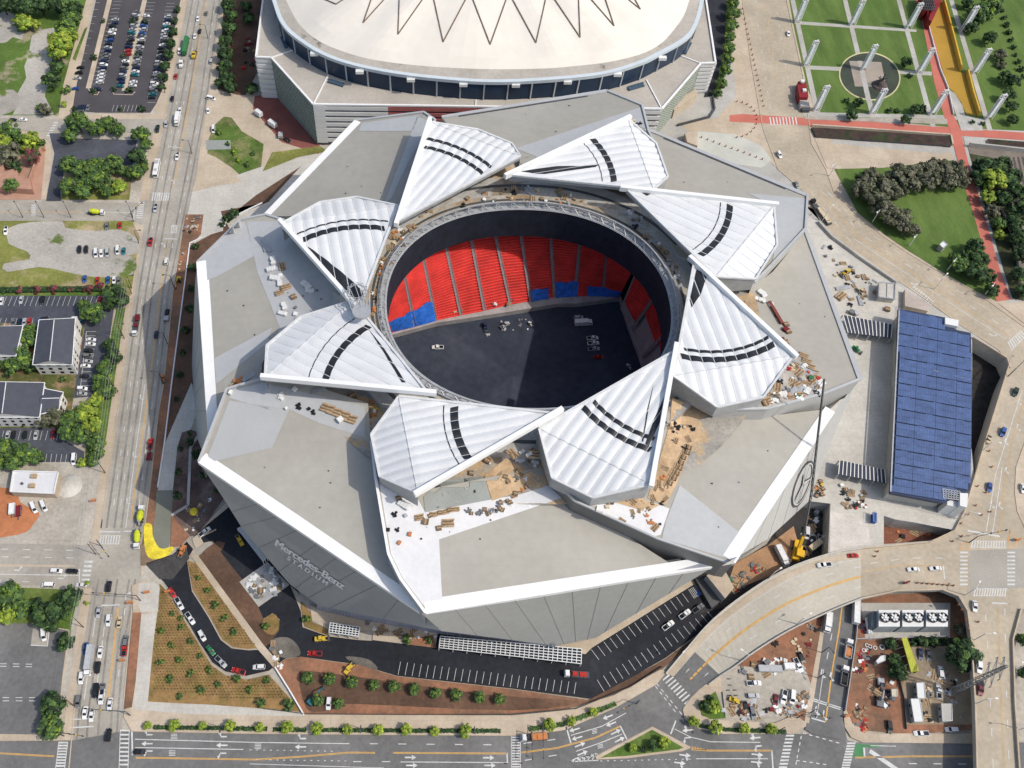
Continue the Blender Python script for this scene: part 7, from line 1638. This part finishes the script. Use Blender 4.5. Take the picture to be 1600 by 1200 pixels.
for x, y, dx, dy in ((1296,275,-8,6),(1363,347,-8,8),(1420,385,-8,9),(1480,422,-7,9),(1539,460,-7,9),(1460,452,8,-8),(1285,345,8,-6)): street_lamp(x, y, dx, dy, 9, 'along the curving upper road', UP)
for x, y, dx, dy in ((1522,1000,10,0),(1524,1100,10,0),(1508,930,4,-8),(1500,812,8,3),(1534,705,9,2),(1590,1045,-10,0),(1593,1140,-10,0)): street_lamp(x, y, dx, dy, 8.5, 'along the right viaduct', UP)
for x, y, z in ((1068,1020,1.6),(1200,905,6),(1160,1032,4),(1245,975,6.8)): street_lamp(x, y, 8 if y < 1000 else -8, 8 if z == 1.6 else -5, 8, 'along the curved ramp', z)
for x, y in ((36,340),(69,340),(111,340),(208,340)): street_lamp(x, y, -5, -8, 9, 'on the side street by the gravel lot', 0, steel_dk)
for x, y in ((206,450),(217,380),(191,525),(262,538),(272,449),(255,598),(300,240),(325,60),(258,145)): street_lamp(x, y, 6 if x < 230 else -6, 0, 9.5, 'along the avenue', 0, steel_dk)
for x, y in ((350,1139),(565,1139.5),(740,1141),(1110,1143),(1215,1143),(880,1135),(1283,1020),(1277,1060),(1264,1115)): street_lamp(x, y, 0 if y > 1130 else 6, 8, 8, 'along the bottom road' if y > 1130 else 'along the lower street', 0, steel_dk, 2)
# traffic signals
def signal(x, y, x2, y2, label, z0=0.0, h=6.6):
    g = G(x, y, z0); e = G(x2, y2, z0); d = (e-g); o = thing('traffic_signal', tuple(g), label, 'traffic signal'); mb = MB(); mb.tube(g, g+Vector((0, 0, h)), .24, .17, 8); mb.build('pole', steel_dk, o)
    mb = MB(); mb.tube(g+Vector((0, 0, h)), g+d+Vector((0, 0, h+.5)), .16, .09, 8); mb.build('mast_arm', steel_dk, o)
    for f in (.45, .7, .95):
        p = g+d*f+Vector((0, 0, h+.2)); mb = MB(); mb.box(p, (.42, .42, 1.15)); b = mb.build('signal_head', yellow if f == .7 else steel_dk, o)
signal(220, 939, 150, 935, 'long-armed traffic signal over the avenue above the empty car park')
signal(204, 1118, 150, 1115, 'long-armed traffic signal over the avenue at the bottom left junction')
signal(100, 1150, 140, 1156, 'traffic signal on the corner left of the bottom left junction')
signal(845, 1140, 846, 1192, 'traffic signal arm reaching over the bottom road right of the zebra crossing'); signal(828, 1149, 829, 1193, 'traffic signal arm nearest the zebra crossing in the bottom road')
signal(1245, 1122, 1288, 1128, 'traffic signal over the mouth of the lower street'); signal(1246, 1146, 1246, 1118, 'short signal arm beside the pavement at the lower street') if False else None
signal(209, 346, 228, 330, 'traffic signal at the side street corner by the gravel lot'); signal(158, 853, 178, 880, 'traffic signal at the corner of gravel yard and cross street')
signal(1575, 588, 1604, 560, 'traffic signal on the corner of upper road and viaduct', UP); signal(1514, 848, 1560, 838, 'traffic signal at the viaduct junction above the zebra crossing', UP)
signal(994, 1100, 958, 1120, 'traffic signal beside the pavement at the foot of the ramp')
# wooden utility poles with wires
UPX = [(196, 436), (184, 507), (170, 591), (152, 720), (137, 850), (116, 966), (101, 1092)]; tops = []
for x, y in UPX:
    t = G(x, y, 11.5); tops.append(t); o = thing('utility_pole', (t.x, t.y, 0)); mb = MB(); mb.tube((t.x, t.y, 0), t+Vector((0, 0, .4)), .2, .14, 8); mb.build('pole', bark, o)
    mb = MB(); mb.bar(t+Vector((-1.3, 0, -.2)), t+Vector((1.3, 0, -.2)), .16); mb.build('crossarm', wood, o)
    for s in (-1.2, -.4, .4, 1.2): mb = MB(); mb.tube(t+Vector((s, 0, -.15)), t+Vector((s, 0, .2)), .07, n=6); mb.build('insulator', panelwht, o)
    reg(o, 'wooden utility pole with crossarm', 'beside the avenue', (x, y), 'top', 'utility pole', 'utility poles beside the avenue')
for i, (a, b) in enumerate(zip(tops, tops[1:])):
    mb = MB()
    for s in (-1.2, 0, 1.2):
        L = [a.lerp(b, k/6)+Vector((s, 0, .15-1.0*math.sin(math.pi*k/6))) for k in range(7)]
        for p, q in zip(L, L[1:]): mb.bar(p, q, .07)
    o = mb.build('overhead_wire', steel, org=tuple(a)); reg(o, 'span of three overhead wires', 'between the poles beside the avenue', UPX[i], 'top', 'wires', 'overhead wires beside the avenue')
# power pylon in the lower right yard
tb = G(1488, 1081, 0); tw = thing('transmission_tower', tuple(tb), 'tall steel power pylon with three cross arms in the lower right yard', 'power pylon'); HT = 37
mb = MB(); W0, W1 = 1.1, .35
def leg_at(i, z): f = z/HT; w = W0*(1-f)+W1*f; a = ((-1, -1), (1, -1), (1, 1), (-1, 1))[i]; return tb+Vector((a[0]*w, a[1]*w, z))
N_ = 14
for k in range(N_):
    z0, z1 = HT*k/N_, HT*(k+1)/N_
    for i in range(4):
        mb.bar(leg_at(i, z0), leg_at(i, z1), .2); mb.bar(leg_at(i, z0), leg_at((i+1) % 4, z1), .1); mb.bar(leg_at(i, z1), leg_at((i+1) % 4, z1), .1)
mb.build('lattice_mast', M('tower_grey', (.20, .21, .215), .6, .1, .5), tw)
for z, l in ((24, 5), (29, 6), (34, 4.5)):
    mb = MB()
    for s in (-1, 1):
        e = tb+Vector((s*l*.5, s*l*.85, z+.5))
        for dx in (-.5, .5): mb.bar(tb+Vector((dx, 0, z-.7)), e, .18); mb.bar(tb+Vector((0, dx, z+.9)), e, .16)
        mb.tube(e, e-Vector((0, 0, 1.6)), .14, n=6)
    mb.build('cross_arm', M('tower_grey', (.20, .21, .215)), tw)
# mobile crane in the pit
cb = G(1243, 862, 0); cr = thing('mobile_crane', tuple(cb), 'yellow mobile crane in the pit with a long dark boom rising past the star wall', 'crane')
mb = MB(); mb.box(cb+Vector((0, 0, 1.5)), (9, 2.8, 1.6), R(70)); mb.build('carrier', yellow, cr)
mb = MB(); mb.box(cb+Vector((.5, -1.5, 3.2)), (4.5, 3, 2.0), R(70)); mb.build('turret', yellow, cr)
mb = MB(); mb.box(cb+Vector((2.2, -.5, 3.2)), (1.4, 1.6, 2.0), R(70)); mb.build('cabin', carglass, cr)
tip = G(1288, 592, 74); a0 = cb+Vector((0, 0, 3.5)); k1 = G(1255, 838, 9); jt = G(1268, 770, 28)
mb = MB(); mb.bar(a0, k1, 1.1, 1.1); mb.build('boom_base', yellow, cr)
mb = MB(); d = (tip-k1).normalized(); u = d.orthogonal().normalized()*.36; v = d.cross(u.normalized())*.36; L = [k1.lerp(jt, k/8) for k in range(8)]+[jt.lerp(tip, k/18) for k in range(19)]; cs = (u+v, u-v, -u-v, -u+v)
for i in range(26):
    sc0, sc1 = 1-.5*i/26, 1-.5*(i+1)/26
    for k in range(4): mb.bar(L[i]+cs[k]*sc0, L[i+1]+cs[k]*sc1, .2); mb.bar(L[i]+cs[k]*sc0, L[i+1]+cs[(k+1) % 4]*sc1, .1)
mb.build('lattice_boom', M('boom_grey', (.13, .13, .125), .6, .1, .5), cr)
mb = MB(); mb.bar(tip, tip-Vector((0, 0, 8)), .12); mb.box(tip-Vector((0, 0, 8.4)), (.7, .7, .9)); mb.build('hoist_line', steel_dk, cr)
for x, y in ((1240, 872), (1252, 852), (1234, 858), (1256, 868)): g = G(x, y, 0); mb = MB(); mb.bar(cb+Vector((0, 0, 1.2)), g+Vector((0, 0, .6)), .4); mb.box(g+Vector((0, 0, .25)), (1.0, 1.0, .3)); mb.build('outrigger', steel_dk, cr)
# walls and kerbs
edge_wall('low_white_wall', [(316, 372), (297, 381), (283, 490), (269, 597), (258, 690), (247, 762)], 0, .9, .5, white, 'low white wall between the red clay strip and the soil bed left of the stadium', 'wall')
edge_wall('low_white_wall', [(410, 318), (385, 330), (354, 346), (351, 355)], 0, .9, .5, white, 'short low white wall bending round the planting near the concrete apron', 'wall')
edge_wall('retaining_wall', [(430, 1043), (452, 1078), (475, 1117)], 0, 1.2, .5, white, 'pale slanting wall between mulch bed and red clay', 'wall')
edge_wall('retaining_wall', [(338, 828), (318, 838), (298, 692)][:2], 0, .8, .4, conc_tan, 'short tan wall at the head of the concrete walk', 'wall')
edge_wall('soil_wall', [(324, 660), (298, 700), (294, 790), (268, 806)], 0, .5, 1.2, conc_grey, 'grey concrete footing winding through the soil left of the stadium', 'footing')
edge_wall('site_fence', [(412, 1108), (480, 1116.5), (640, 1117.5), (800, 1117), (900, 1108), (985, 1074), (1035, 1042)], 0, 1.6, .12, steel_dk, 'long dark wire fence between red clay and bottom pavement', 'fence')
edge_wall('site_fence', [(1334, 1000), (1480, 996)], 0, 2, .2, steel, 'grey fence below the cooling towers', 'fence')
edge_wall('site_fence', [(1340, 944), (1335, 1000), (1326, 1060), (1318, 1112)], 0, 2, .2, steel, 'grey fence between lower street and red clay yard', 'fence')
edge_wall('site_fence', [(1400, 1052), (1410, 1090), (1414, 1140)], 0, 1.6, .15, steel_dk, 'dark fence between red clay and tan yard', 'fence')
edge_wall('railway_fence', [(1560, 318), (1580, 370), (1590, 420)], UP, 1.6, .3, conc_grey, 'pale fence line through the trees right of the red path', 'fence')
z = zof(DR); mb = MB()
dl = [G(x, y, .05) for x, y in drive]
for a, b in zip(dl, dl[1:]): mb.bar(a, b, .38, .34)
mb.build('kerb', conc_tan, DR)
def kerb(road, pts, up=False, w=.4):
    mb = MB(); L = [G(x, y, (UP if up else 0)+.07) for x, y in pts]
    for a, b in zip(L, L[1:]): mb.bar(a, b, w, .3)
    mb.build('kerb', conc_tan, road)
kerb(avenue, NL[:4]); kerb(avenue, [(208, 347)]+NL[4:7]+[(160, 812)]); kerb(avenue, NL[8:10]); kerb(avenue, NR[1:11]); kerb(avenue, NR[11:13])
kerb(streetD, [(208, 1142), (400, 1146), (800, 1149), (815, 1149), (882, 1140), (960, 1106), (1025, 1069)]); kerb(streetD, [(1107, 1068), (1092, 1078), (1078, 1092), (1067, 1108), (1070, 1124), (1092, 1138), (1130, 1146), (1240, 1146)])
isl2 = bpy.data.objects['traffic_island']; kerb(isl2, [(1019, 1136), (1079, 1168), (1066, 1173), (980, 1184), (932, 1186), (930, 1182), (1019, 1136)])
kerb(road1, R1R, True); kerb(road1, R1L, True); kerb(isl, [(1602, 690), (1588, 730), (1586, 770), (1590, 800), (1604, 830)], True)
kerb(lotC, [(160, 476), (179, 482), (172, 530), (158, 618)]); kerb(lotE, [(50, 974), (108, 985), (98, 1060), (90, 1148)])
# orange and dark traffic barrels
BAR = MB(); BAR.lathe([(.34, 0), (.30, .5), (.26, 1.05), (0, 1.06)], (0, 0, 0), 10, 0); BAR.lathe([(.345, .35), (.32, .55)], (0, 0, 0), 10, 1); BARM = BAR.mesh('barrel', [M('barrel_orange', (.36, .13, .04), .6, .15, 1), M('barrel_band', (.35, .30, .26))])
def barrels(L, where, up=True):
    for x, y in L:
        g = G(x, y, (UP+ZC[1]) if up else ZC[0]); o = inst('traffic_barrel', BARM, g, 0, 1.0); reg(o, 'orange traffic barrel', where, (x, y), 'top', 'barrel', 'traffic barrels '+where)
barrels([(1160+k*1.75, 14+k*8) for k in range(20)], 'along the left edge of the upper road')
barrels([(1141+8*math.cos(t)*4.2+8, 187+28*math.sin(t)) for t in (-1.5+k*.25 for k in range(13))], 'in the arc on the forecourt')
barrels([(1096+k*9.5, 215+k*3.4) for k in range(11)], 'across the pale ramp beside the stadium')
barrels([(1433+k*8, 911+k*.6) for k in range(8)], 'on the kerb below the elevated junction'); barrels([(1545,705),(1549,730),(1527,760),(1524,790),(1540,770),(1512,804),(1533,805),(1547,800),(1502,838),(1488,846),(1501,818)], 'along the viaduct roadworks'); barrels([(1367,869.5),(1371,862)], 'at the top of the curved ramp')
barrels([(1497,945),(1502,953),(1508,968),(1512,984),(1528,972)], 'on the inside of the lower viaduct bend')
def board(x, y, label, up=False, col='o', w=2.4):
    g = G(x, y, UP if up else 0); o = thing('warning_board', tuple(g), label, 'road sign'); mb = MB(); mb.box(g+Vector((0, 0, 1.5)), (w, .5, 1.5), R(15)); b = mb.build('board', obj_matte, o); b.color = COLR[col]+(1,)
    mb = MB(); mb.bar(g+Vector((-.7, 0, 0)), g+Vector((-.7, 0, 1)), .15); mb.bar(g+Vector((.7, 0, 0)), g+Vector((.7, 0, 1)), .15); mb.build('leg', steel_dk, o)
board(204, 943, 'orange warning board on the kerb of the avenue below the junction'); board(230, 927, 'orange board lying on the pale concrete pad'); board(147, 784, 'orange board on the pavement beside the gravel yard'); board(263, 926, 'orange board at the start of the curved drive'); board(1322, 1120, 'orange sign on the pavement at the lower street corner'); board(1588, 845, 'orange board on the island of the elevated junction', True); board(1414, 912, 'pair of brown boards on the edge of the elevated junction', True, 'm'); board(192, 1033, 'orange machine-sized board in the lower avenue', False, 'o', 2); board(217, 281, 'orange board at the kerb above the side street crossing')
mb = MB(); g = G(303, 800, 0); mb.lathe([(1.9, 0), (1.6, .9), (0, 1.4)], g, 12); tag(mb.build('covered_heap', concyel, org=tuple(g)), 'yellow covered heap on the soil left of the stadium', 'heap')
mb = MB(); g = G(109, 759, 0); mb.lathe([(6, 0), (4, 1.2), (1.5, 2.2), (0, 2.3)], g, 14); tag(mb.build('gravel_heap', concrete, org=tuple(g)), 'pale gravel heap beside the flat-roofed shop', 'heap')
mb = MB(); g = G(318, 360, .1); mb.face([G(314, 354, .12), G(320, 357, .12), G(331, 376, .12), G(334, 384, .12), G(322, 368, .12)][::-1]); upfix(mb); tag(mb.build('yellow_sheet', concyel, org=tuple(g)), 'narrow yellow sheet along the concrete apron edge', 'sheet')
for x, y, r, lab in ((1353,1009,3,'leftmost upper concrete ring on the red clay'),(1358,1011,3.2,'second concrete ring on the red clay'),(1366,1013,3.2,'middle concrete ring on the red clay'),(1377,1012,4.4,'largest concrete ring on the red clay'),(1348,1017,3,'lowest concrete ring on the red clay')):
    g = G(x, y, 0); k = r/4.2; mb = MB(); mb.lathe([(k, 0), (k, .9), (k*.7, .9), (k*.7, .1), (0, .1)], g, 16); tag(mb.build('concrete_ring', panelwht, org=tuple(g)), lab, 'concrete ring')
# manhole rings on the soil
for x, y in ((274,618+26),(280,730),(290,755),(290,785),(306,655+30)): pass
# ================================================================ SITE MATERIALS
rj = random.Random(21)
def jm_lumber(n, l, w, h, mats=1):
    mb = MB()
    for k in range(n): mb.box((rj.uniform(-.15, .15), (k-(n-1)/2)*w*1.08, h/2+rj.uniform(0, h*.3)), (l*rj.uniform(.85, 1), w, h), 0, k % mats)
    return mb
def jm_boxes(n, s):
    mb = MB()
    for k in range(n): q = s*rj.uniform(.45, .9); mb.box((rj.uniform(-s, s)*.8, rj.uniform(-s, s)*.8, q*.3), (q, q*rj.uniform(.6, 1.2), q*.6), rj.uniform(0, 1.5))
    return mb
JM = {'lumber': [jm_lumber(5, 5, .6, .5, 2).mesh('lumber_stack', [wood, wood_dk]) for _ in range(3)], 'pallets': [jm_lumber(3, 2.6, .8, .9, 2).mesh('pallet_stack', [wood_dk, wood]) for _ in range(3)],
      'pipes': [jm_lumber(6, 7, .3, .35).mesh('pipe_bundle', [steel]) for _ in range(2)], 'rolls': [jm_lumber(4, 2.2, .9, .9).mesh('membrane_roll', [panelwht]) for _ in range(3)],
      'box': [jm_boxes(1, 2.4).mesh('material_box', [obj_matte]) for _ in range(4)], 'heap': [jm_boxes(6, 2.0).mesh('material_heap', [obj_matte]) for _ in range(4)]}
JD = {'lumber': ('lumber_stack', 'lumber stack'), 'pallets': ('pallet_stack', 'pallet stack'), 'pipes': ('pipe_bundle', 'grey pipe bundle'), 'rolls': ('membrane_roll', 'white roll pack'), 'box': ('material_box', 'box'), 'heap': ('material_heap', 'heap')}
def junk(kind, x, y, where, p=None, rz=None, s=1.0, c=None):
    nm, ds = JD[kind]; p = p if p is not None else onroof(x, y, .12); o = inst(nm, rj.choice(JM[kind]), p, rj.uniform(0, 3.14) if rz is None else rz, s*.72, COLR[c] if c else None)
    reg(o, (CN[c]+' ' if c else '')+ds, where, (x, y), 'left', ds, 'site materials '+where)
def strew(where, px, n, kinds, cols='wwgsk', z=None, s=(.6, 1.1)):
    L2 = [Vector((x, y, 0)) for x, y in px]; x0, x1 = min(p.x for p in L2), max(p.x for p in L2); y0, y1 = min(p.y for p in L2), max(p.y for p in L2); k = 0
    while k < n:
        x, y = rj.uniform(x0, x1), rj.uniform(y0, y1)
        if not inpoly(Vector((x, y, 0)), L2): continue
        kd = rj.choice(kinds); junk(kd, x, y, where, None if z is None else G(x, y, z), None, rj.uniform(*s), rj.choice(cols) if kd in ('box', 'heap') else None); k += 1
w_ = 'on the left roof by the upper petal'
for k, x, y, s, rz, c in (('pipes',414,384,1.6,1.9,None),('pipes',420,386,1.3,1.9,None),('rolls',427,408,1.5,.3,None),('box',431,416,1.3,.2,'w'),('rolls',424,422,1.4,1.8,None),('box',436,428,1.3,.4,'w'),('rolls',430,436,1.6,1.5,None),('rolls',437,443,1.3,.2,None),('lumber',441,417,1.2,1.8,None),('lumber',447,449,1.3,.35,None),('lumber',437,458,1.1,.35,None),('pallets',459,465,1.2,.5,None),('rolls',444,479,1.3,.4,None),('box',448,487,1.4,.5,'w'),('box',457,491,1.2,.9,'w'),('rolls',441,491,1.2,1.2,None),('box',464,478,1.0,.3,'g'),('rolls',478,447,1.8,.8,None),('rolls',484,456,1.3,1.4,None),('box',474,440,1.0,.4,'w')): junk(k, x, y, w_, None, rz, s, c)
strew('on the left roof by the upper petal', [(405,395),(500,400),(545,470),(470,495),(430,470)], 10, ['box', 'pallets'], 'kgs', None, (.35, .6))
w_ = 'on the roof behind the left petal'
for k, x, y, s, rz, c in (('heap',438,621,1.2,.2,'w'),('box',450,631,1.3,.5,'w'),('heap',466,637,1.0,.3,'k'),('box',481,637,.8,.2,'k'),('heap',489,646,.8,.4,'k'),('lumber',512,639,1.5,-.35,None),('lumber',523,644,1.5,-.35,None),('lumber',536,649,1.5,-.35,None),('lumber',547,655,1.5,-.35,None),('box',528,652,1.5,.2,'w'),('pallets',551,620,1.4,.5,None),('pipes',498,610,1.2,.3,None),('box',457,606,1.2,.4,'w'),('heap',375,596,1.5,.4,'o'),('lumber',368,602,1.2,.8,None),('box',362,608,1.5,.6,'w'),('pipes',388,590,1.3,.7,None)): junk(k, x, y, w_, None, rz, s, c)
w_ = 'on the large white deck'
for k, x, y, s, rz, c in (('pallets',623,780,1.1,.3,None),('rolls',631,790,1.6,1.0,None),('box',637,797,1.4,.4,'s'),('heap',618,804,.9,.2,'k'),('box',605,824,.9,.2,'k'),('heap',622,828,.7,.3,'k'),('box',640,829,1.3,.8,'o'),('box',626,843,1.2,.4,'o'),('lumber',655,809,1.0,.2,None),('pallets',665,816,1.2,1.4,None),('box',661,838,.7,.2,'k'),('pallets',686,826,1.0,.2,None),('lumber',700,818,1.3,.05,None)): junk(k, x, y, w_, None, rz, s, c)
w_ = 'on the deck behind the lower left petal'
for k in range(9): junk('lumber' if k % 3 else 'pallets', 672+k*5, 806-k*1.3+rj.uniform(-1, 1), w_, None, rj.uniform(0, .4), .8)
strew(w_, [(715,795),(755,785),(790,775),(795,795),(725,815)], 16, ['box', 'pallets', 'heap'], 'ggksw', None, (.6, 1.0)); strew(w_, [(770,757),(800,730),(842,748),(840,770),(800,790),(775,782)], 14, ['lumber', 'pallets', 'box', 'heap'], 'ocgw', None, (.6, 1.0))
strew(w_, [(712,742),(765,716),(835,700),(842,735),(790,722),(750,740)], 14, ['box', 'lumber', 'rolls', 'pallets'], 'wwgo', None, (.8, 1.3))
strew('on the pale grey-green deck', [(670,778),(690,758),(752,750),(755,775),(680,795)], 7, ['heap', 'box'], 'kgs', None, (.3, .5))
w_ = 'on the plywood of the lower right roof'
for k in range(7): junk('lumber', 1072-k*5, 703+k*9, w_, None, 1.1, .9)
for k in range(8): junk('pallets', 1076-k*4+rj.uniform(-2, 2), 700+k*8, w_, None, 1.1, 1.0)
strew(w_, [(1035,660),(1090,655),(1078,700),(1045,710)], 14, ['pipes', 'lumber', 'heap', 'box'], 'kgcs', None, (.6, 1.0)); strew(w_, [(1030,720),(1056,740),(1040,790),(1012,780)], 10, ['lumber', 'heap', 'box'], 'cwok', None, (.5, .9))
strew('on the white deck under the lower petal', [(910,787),(960,778),(1010,775),(1040,800),(1030,832),(980,818)], 22, ['lumber', 'box', 'pallets', 'heap'], 'owkgc', None, (.5, 1.0))
strew('on the cluttered deck by the right petal', [(1240,548),(1262,572),(1288,600),(1284,614),(1235,625),(1180,634),(1210,612)], 64, ['lumber', 'box', 'pallets', 'heap', 'rolls', 'pipes'], 'eowwrgckkss', None, (.7, 1.3))
for k in range(6): junk('lumber', 1255+k*5, 556+k*8.5, 'along the inner edge of the right roof', None, -.5, 1.1)
w_ = 'on the right roof above the right petal'
for k, x, y, s, rz, c in (('box',1182,463,1.4,.3,'w'),('rolls',1190,460,1.5,.6,None),('box',1196,466,1.4,.2,'w'),('rolls',1188,470,1.3,1.2,None),('box',1200,473,1.3,.4,'w'),('box',1193,455,1.0,.3,'w'),('box',1222,512,1.4,.2,'m'),('box',1224,523,1.5,.3,'m'),('pallets',1228,508,1.2,.2,None),('pallets',1231,519,1.2,.3,None),('heap',1215,494,.8,.3,'k'),('pallets',1226,537,1.4,.1,None)): junk(k, x, y, w_, None, rz, s, c)
p, q = onroof(1201, 473, .8), onroof(1221, 507, .8); mb = MB(); mb.bar(p, q, 1.2, 1.0); tag(mb.build('steel_truss', M('red_oxide', (.20, .05, .04), .7, .2, .5), org=tuple(p)), 'dark red steel truss lying on the right roof', 'truss')
for k in range(3):
    f = k/3; 
strew('on the far roof ring', [(700,318),(760,300),(830,290),(900,300),(950,318),(880,322),(800,318),(730,330)], 36, ['box', 'lumber', 'pallets', 'heap', 'pipes'], 'wogkc', None, (.5, 1.1))
strew('on the left roof ring', [(600,370),(640,345),(690,320),(640,365),(612,410),(595,440),(590,480),(580,500),(578,470),(590,420)], 40, ['box', 'lumber', 'pallets', 'heap'], 'wogkco', None, (.5, 1.1))
strew('on the upper right roof ring', [(960,318),(1005,345),(1040,390),(1068,430),(1060,450),(1040,420),(1010,375)], 24, ['box', 'pallets', 'pipes', 'heap'], 'wwgsk', None, (.5, 1.1))
strew('on the lower left of the roof ring', [(572,620),(582,612),(590,640),(580,668)], 10, ['lumber', 'box', 'heap'], 'oyws', None, (.6, 1.0))
strew('on the far right corner of the top roof', [(985,185),(1004,195),(1010,202),(990,200)], 6, ['box', 'heap'], 'cowk', None, (.6, 1.0))
# roof seams and small fittings
rf = random.Random(4)
for k in range(34):
    wk = rf.choice(list(WP)); P3 = WP[k % 8+1]; a, b, c = P3[0], P3[-1], P3[len(P3)//2]; u, v = rf.uniform(.1, .9), rf.uniform(.1, .75); p = a.lerp(b, u).lerp(c, v)
    h = BV.ray_cast(Vector((0, 0, H)), (p-Vector((0, 0, H))).normalized())
    if h[0] is None: continue
    mb = MB(); s = rf.uniform(.18, .34); mb.tube(h[0], h[0]+Vector((0, 0, s*1.6)), s, n=8); o = mb.build('roof_drain', steel_dk if rf.random() < .6 else steel, stadium)
# plaza
strew('on the upper plaza beside the road', [(1270,350),(1290,380),(1330,415),(1370,440),(1370,470),(1330,480),(1310,440),(1285,395)], 34, ['box', 'pallets', 'heap', 'lumber', 'pipes'], 'kgkswc', UP+.25, (.5, 1.0))
for k, x, y, s, c in (('box',1330,486,2.0,'s'),('pallets',1347,456,1.6,None),('pipes',1344,470,1.3,None),('lumber',1314,463,1.6,None),('pipes',1316,450,1.5,None),('box',1324,486,1.6,'g'),('pallets',1386,484,1.3,None)): junk(k, x, y, 'between stadium and solar canopy', G(x, y, UP+.25), None, s, c)
strew('on the lower plaza near the pergola', [(1316,762),(1352,768),(1348,796),(1318,794)], 26, ['box', 'pallets', 'heap', 'lumber'], 'kkgwrs', UP+.25, (.5, 1.0))
strew('beside the star wall', [(1272,746),(1288,742),(1290,776),(1268,780)], 16, ['box', 'heap', 'lumber', 'pallets'], 'ooyck', UP+.25, (.6, 1.0))
strew('in the dark pit below the star wall', [(1270,790),(1292,792),(1290,850),(1262,866),(1230,880),(1215,870),(1250,840)], 34, ['box', 'heap', 'lumber', 'pipes', 'pallets'], 'kgswnk', .2, (.7, 1.4))
strew('in the red pit beside the solar canopy', [(1384,818),(1430,822),(1478,830),(1440,845),(1384,848)], 18, ['box', 'heap', 'lumber', 'pipes'], 'oeokgw', .2, (.7, 1.3))
strew('between ramp and stadium wall', [(1110,935),(1140,905),(1190,880),(1205,885),(1160,915),(1120,945)], 26, ['box', 'heap', 'lumber', 'pallets'], 'kkgegr', .2, (.7, 1.3))
for x, y, c, lab in ((1261,833,'w','white van in the dark pit below the star wall'),): car('van', 'w', x, y, 0, 10, 'in the dark pit below the star wall', None)
flatbed(1277, 850, 8, -6, 'beige-topped lorry beside the crane in the pit', 'w', ('c', [('b', (-1.2, 0, 1.9), (6.5, 2.4, 1.4))]), 9)
box_truck(1221, 869, 5, 10, 'long white lorry left of the yellow crane', 'w', 7)
# lower right yards
strew('in the gravel yard beside the junction', [(1130,1092),(1200,1098),(1258,1080),(1256,1105),(1230,1116),(1140,1120)], 60, ['box', 'heap', 'pallets', 'pipes', 'lumber'], 'wwwsgkkmsg', .2, (.6, 1.2))
strew('at the top of the gravel yard', [(1150,1040),(1200,1028),(1258,1036),(1256,1050),(1160,1060)], 20, ['box', 'lumber', 'pallets', 'rolls', 'heap'], 'wsgcw', .2, (.7, 1.3))
strew('on the red clay bank under the ramp', [(1180,1010),(1262,960),(1282,965),(1276,1010),(1255,1036),(1190,1034)], 22, ['heap', 'box', 'lumber'], 'mkcg', .2, (.5, 1.0))
strew('among the pink tubs on the red clay', [(1338,1015),(1356,1010),(1360,1040),(1345,1052),(1334,1048)], 34, ['box', 'heap'], 'rmokwwg', .2, (.5, .9))
strew('in the middle of the red clay yard', [(1360,1050),(1405,1050),(1402,1080),(1380,1110),(1360,1090)], 20, ['lumber', 'pipes', 'box', 'heap'], 'kgswn', .2, (.7, 1.2))
strew('at the lower left of the red clay yard', [(1332,1100),(1354,1105),(1352,1142),(1336,1132)], 30, ['box', 'heap', 'pallets'], 'mrkowg', .2, (.5, .9))
strew('at the right end of the tan yard', [(1450,1050),(1495,1058),(1510,1080),(1500,1125),(1490,1098),(1455,1068)], 30, ['pipes', 'box', 'lumber', 'heap'], 'sgkww', .2, (.6, 1.1))
strew('round the site cabins', [(1440,1070),(1452,1070),(1456,1130),(1420,1132),(1444,1128)], 14, ['box', 'pallets', 'lumber', 'heap'], 'cogk', .2, (.6, 1.0))
strew('beside the cooling towers', [(1346,944),(1362,944),(1362,998),(1346,998)], 12, ['box', 'heap', 'pipes'], 'rrmsg', .2, (.6, 1.0))
strew('on the paved floor under the lettered wall', [(378,908),(418,882),(448,914),(405,944)], 46, ['box', 'rolls', 'pallets', 'heap', 'pipes'], 'wwgwskg', .2, (.6, 1.2))
strew('at the foot of the south wall', [(560,968),(640,984),(684,988),(682,1000),(600,996),(566,982)], 22, ['box', 'lumber', 'pallets', 'heap'], 'cwgok', .2, (.5, .9))
strew('on the soil left of the stadium', [(275,810),(300,780),(335,770),(310,830),(296,836)], 16, ['lumber', 'box', 'heap'], 'wcgs', .2, (.4, .7))
strew('on the rubble strip beside the avenue', [(290,340),(316,340),(312,362),(292,372),(280,430),(276,430)], 26, ['heap', 'box'], 'cgsk', .2, (.4, .8))
strew('by the drive entrance', [(425,1000),(445,1030),(436,1045),(420,1030)], 12, ['box', 'lumber', 'heap'], 'wcgs', .2, (.5, .9))
strew('in the yard right of the bank hedge', [(385,60),(405,60),(402,110),(372,112)], 16, ['pallets', 'heap', 'box'], 'kgrm', .2, (.9, 1.6))
strew('near the stand on the field floor', [(740,512),(800,500),(860,492),(820,520),(750,525)], 8, ['heap', 'box'], 'sgw', .55, (.5, .8))
strew('on the lower rows of the lit stand', [(690,478),(700,470),(760,462),(800,458),(800,474),(755,484),(720,490)], 26, ['lumber', 'heap', 'box', 'pallets'], 'cwgso', 5.5, (.6, 1.1))
finish_labels()
for o in list(bpy.data.objects):
    if '_o' in o: del o['_o']
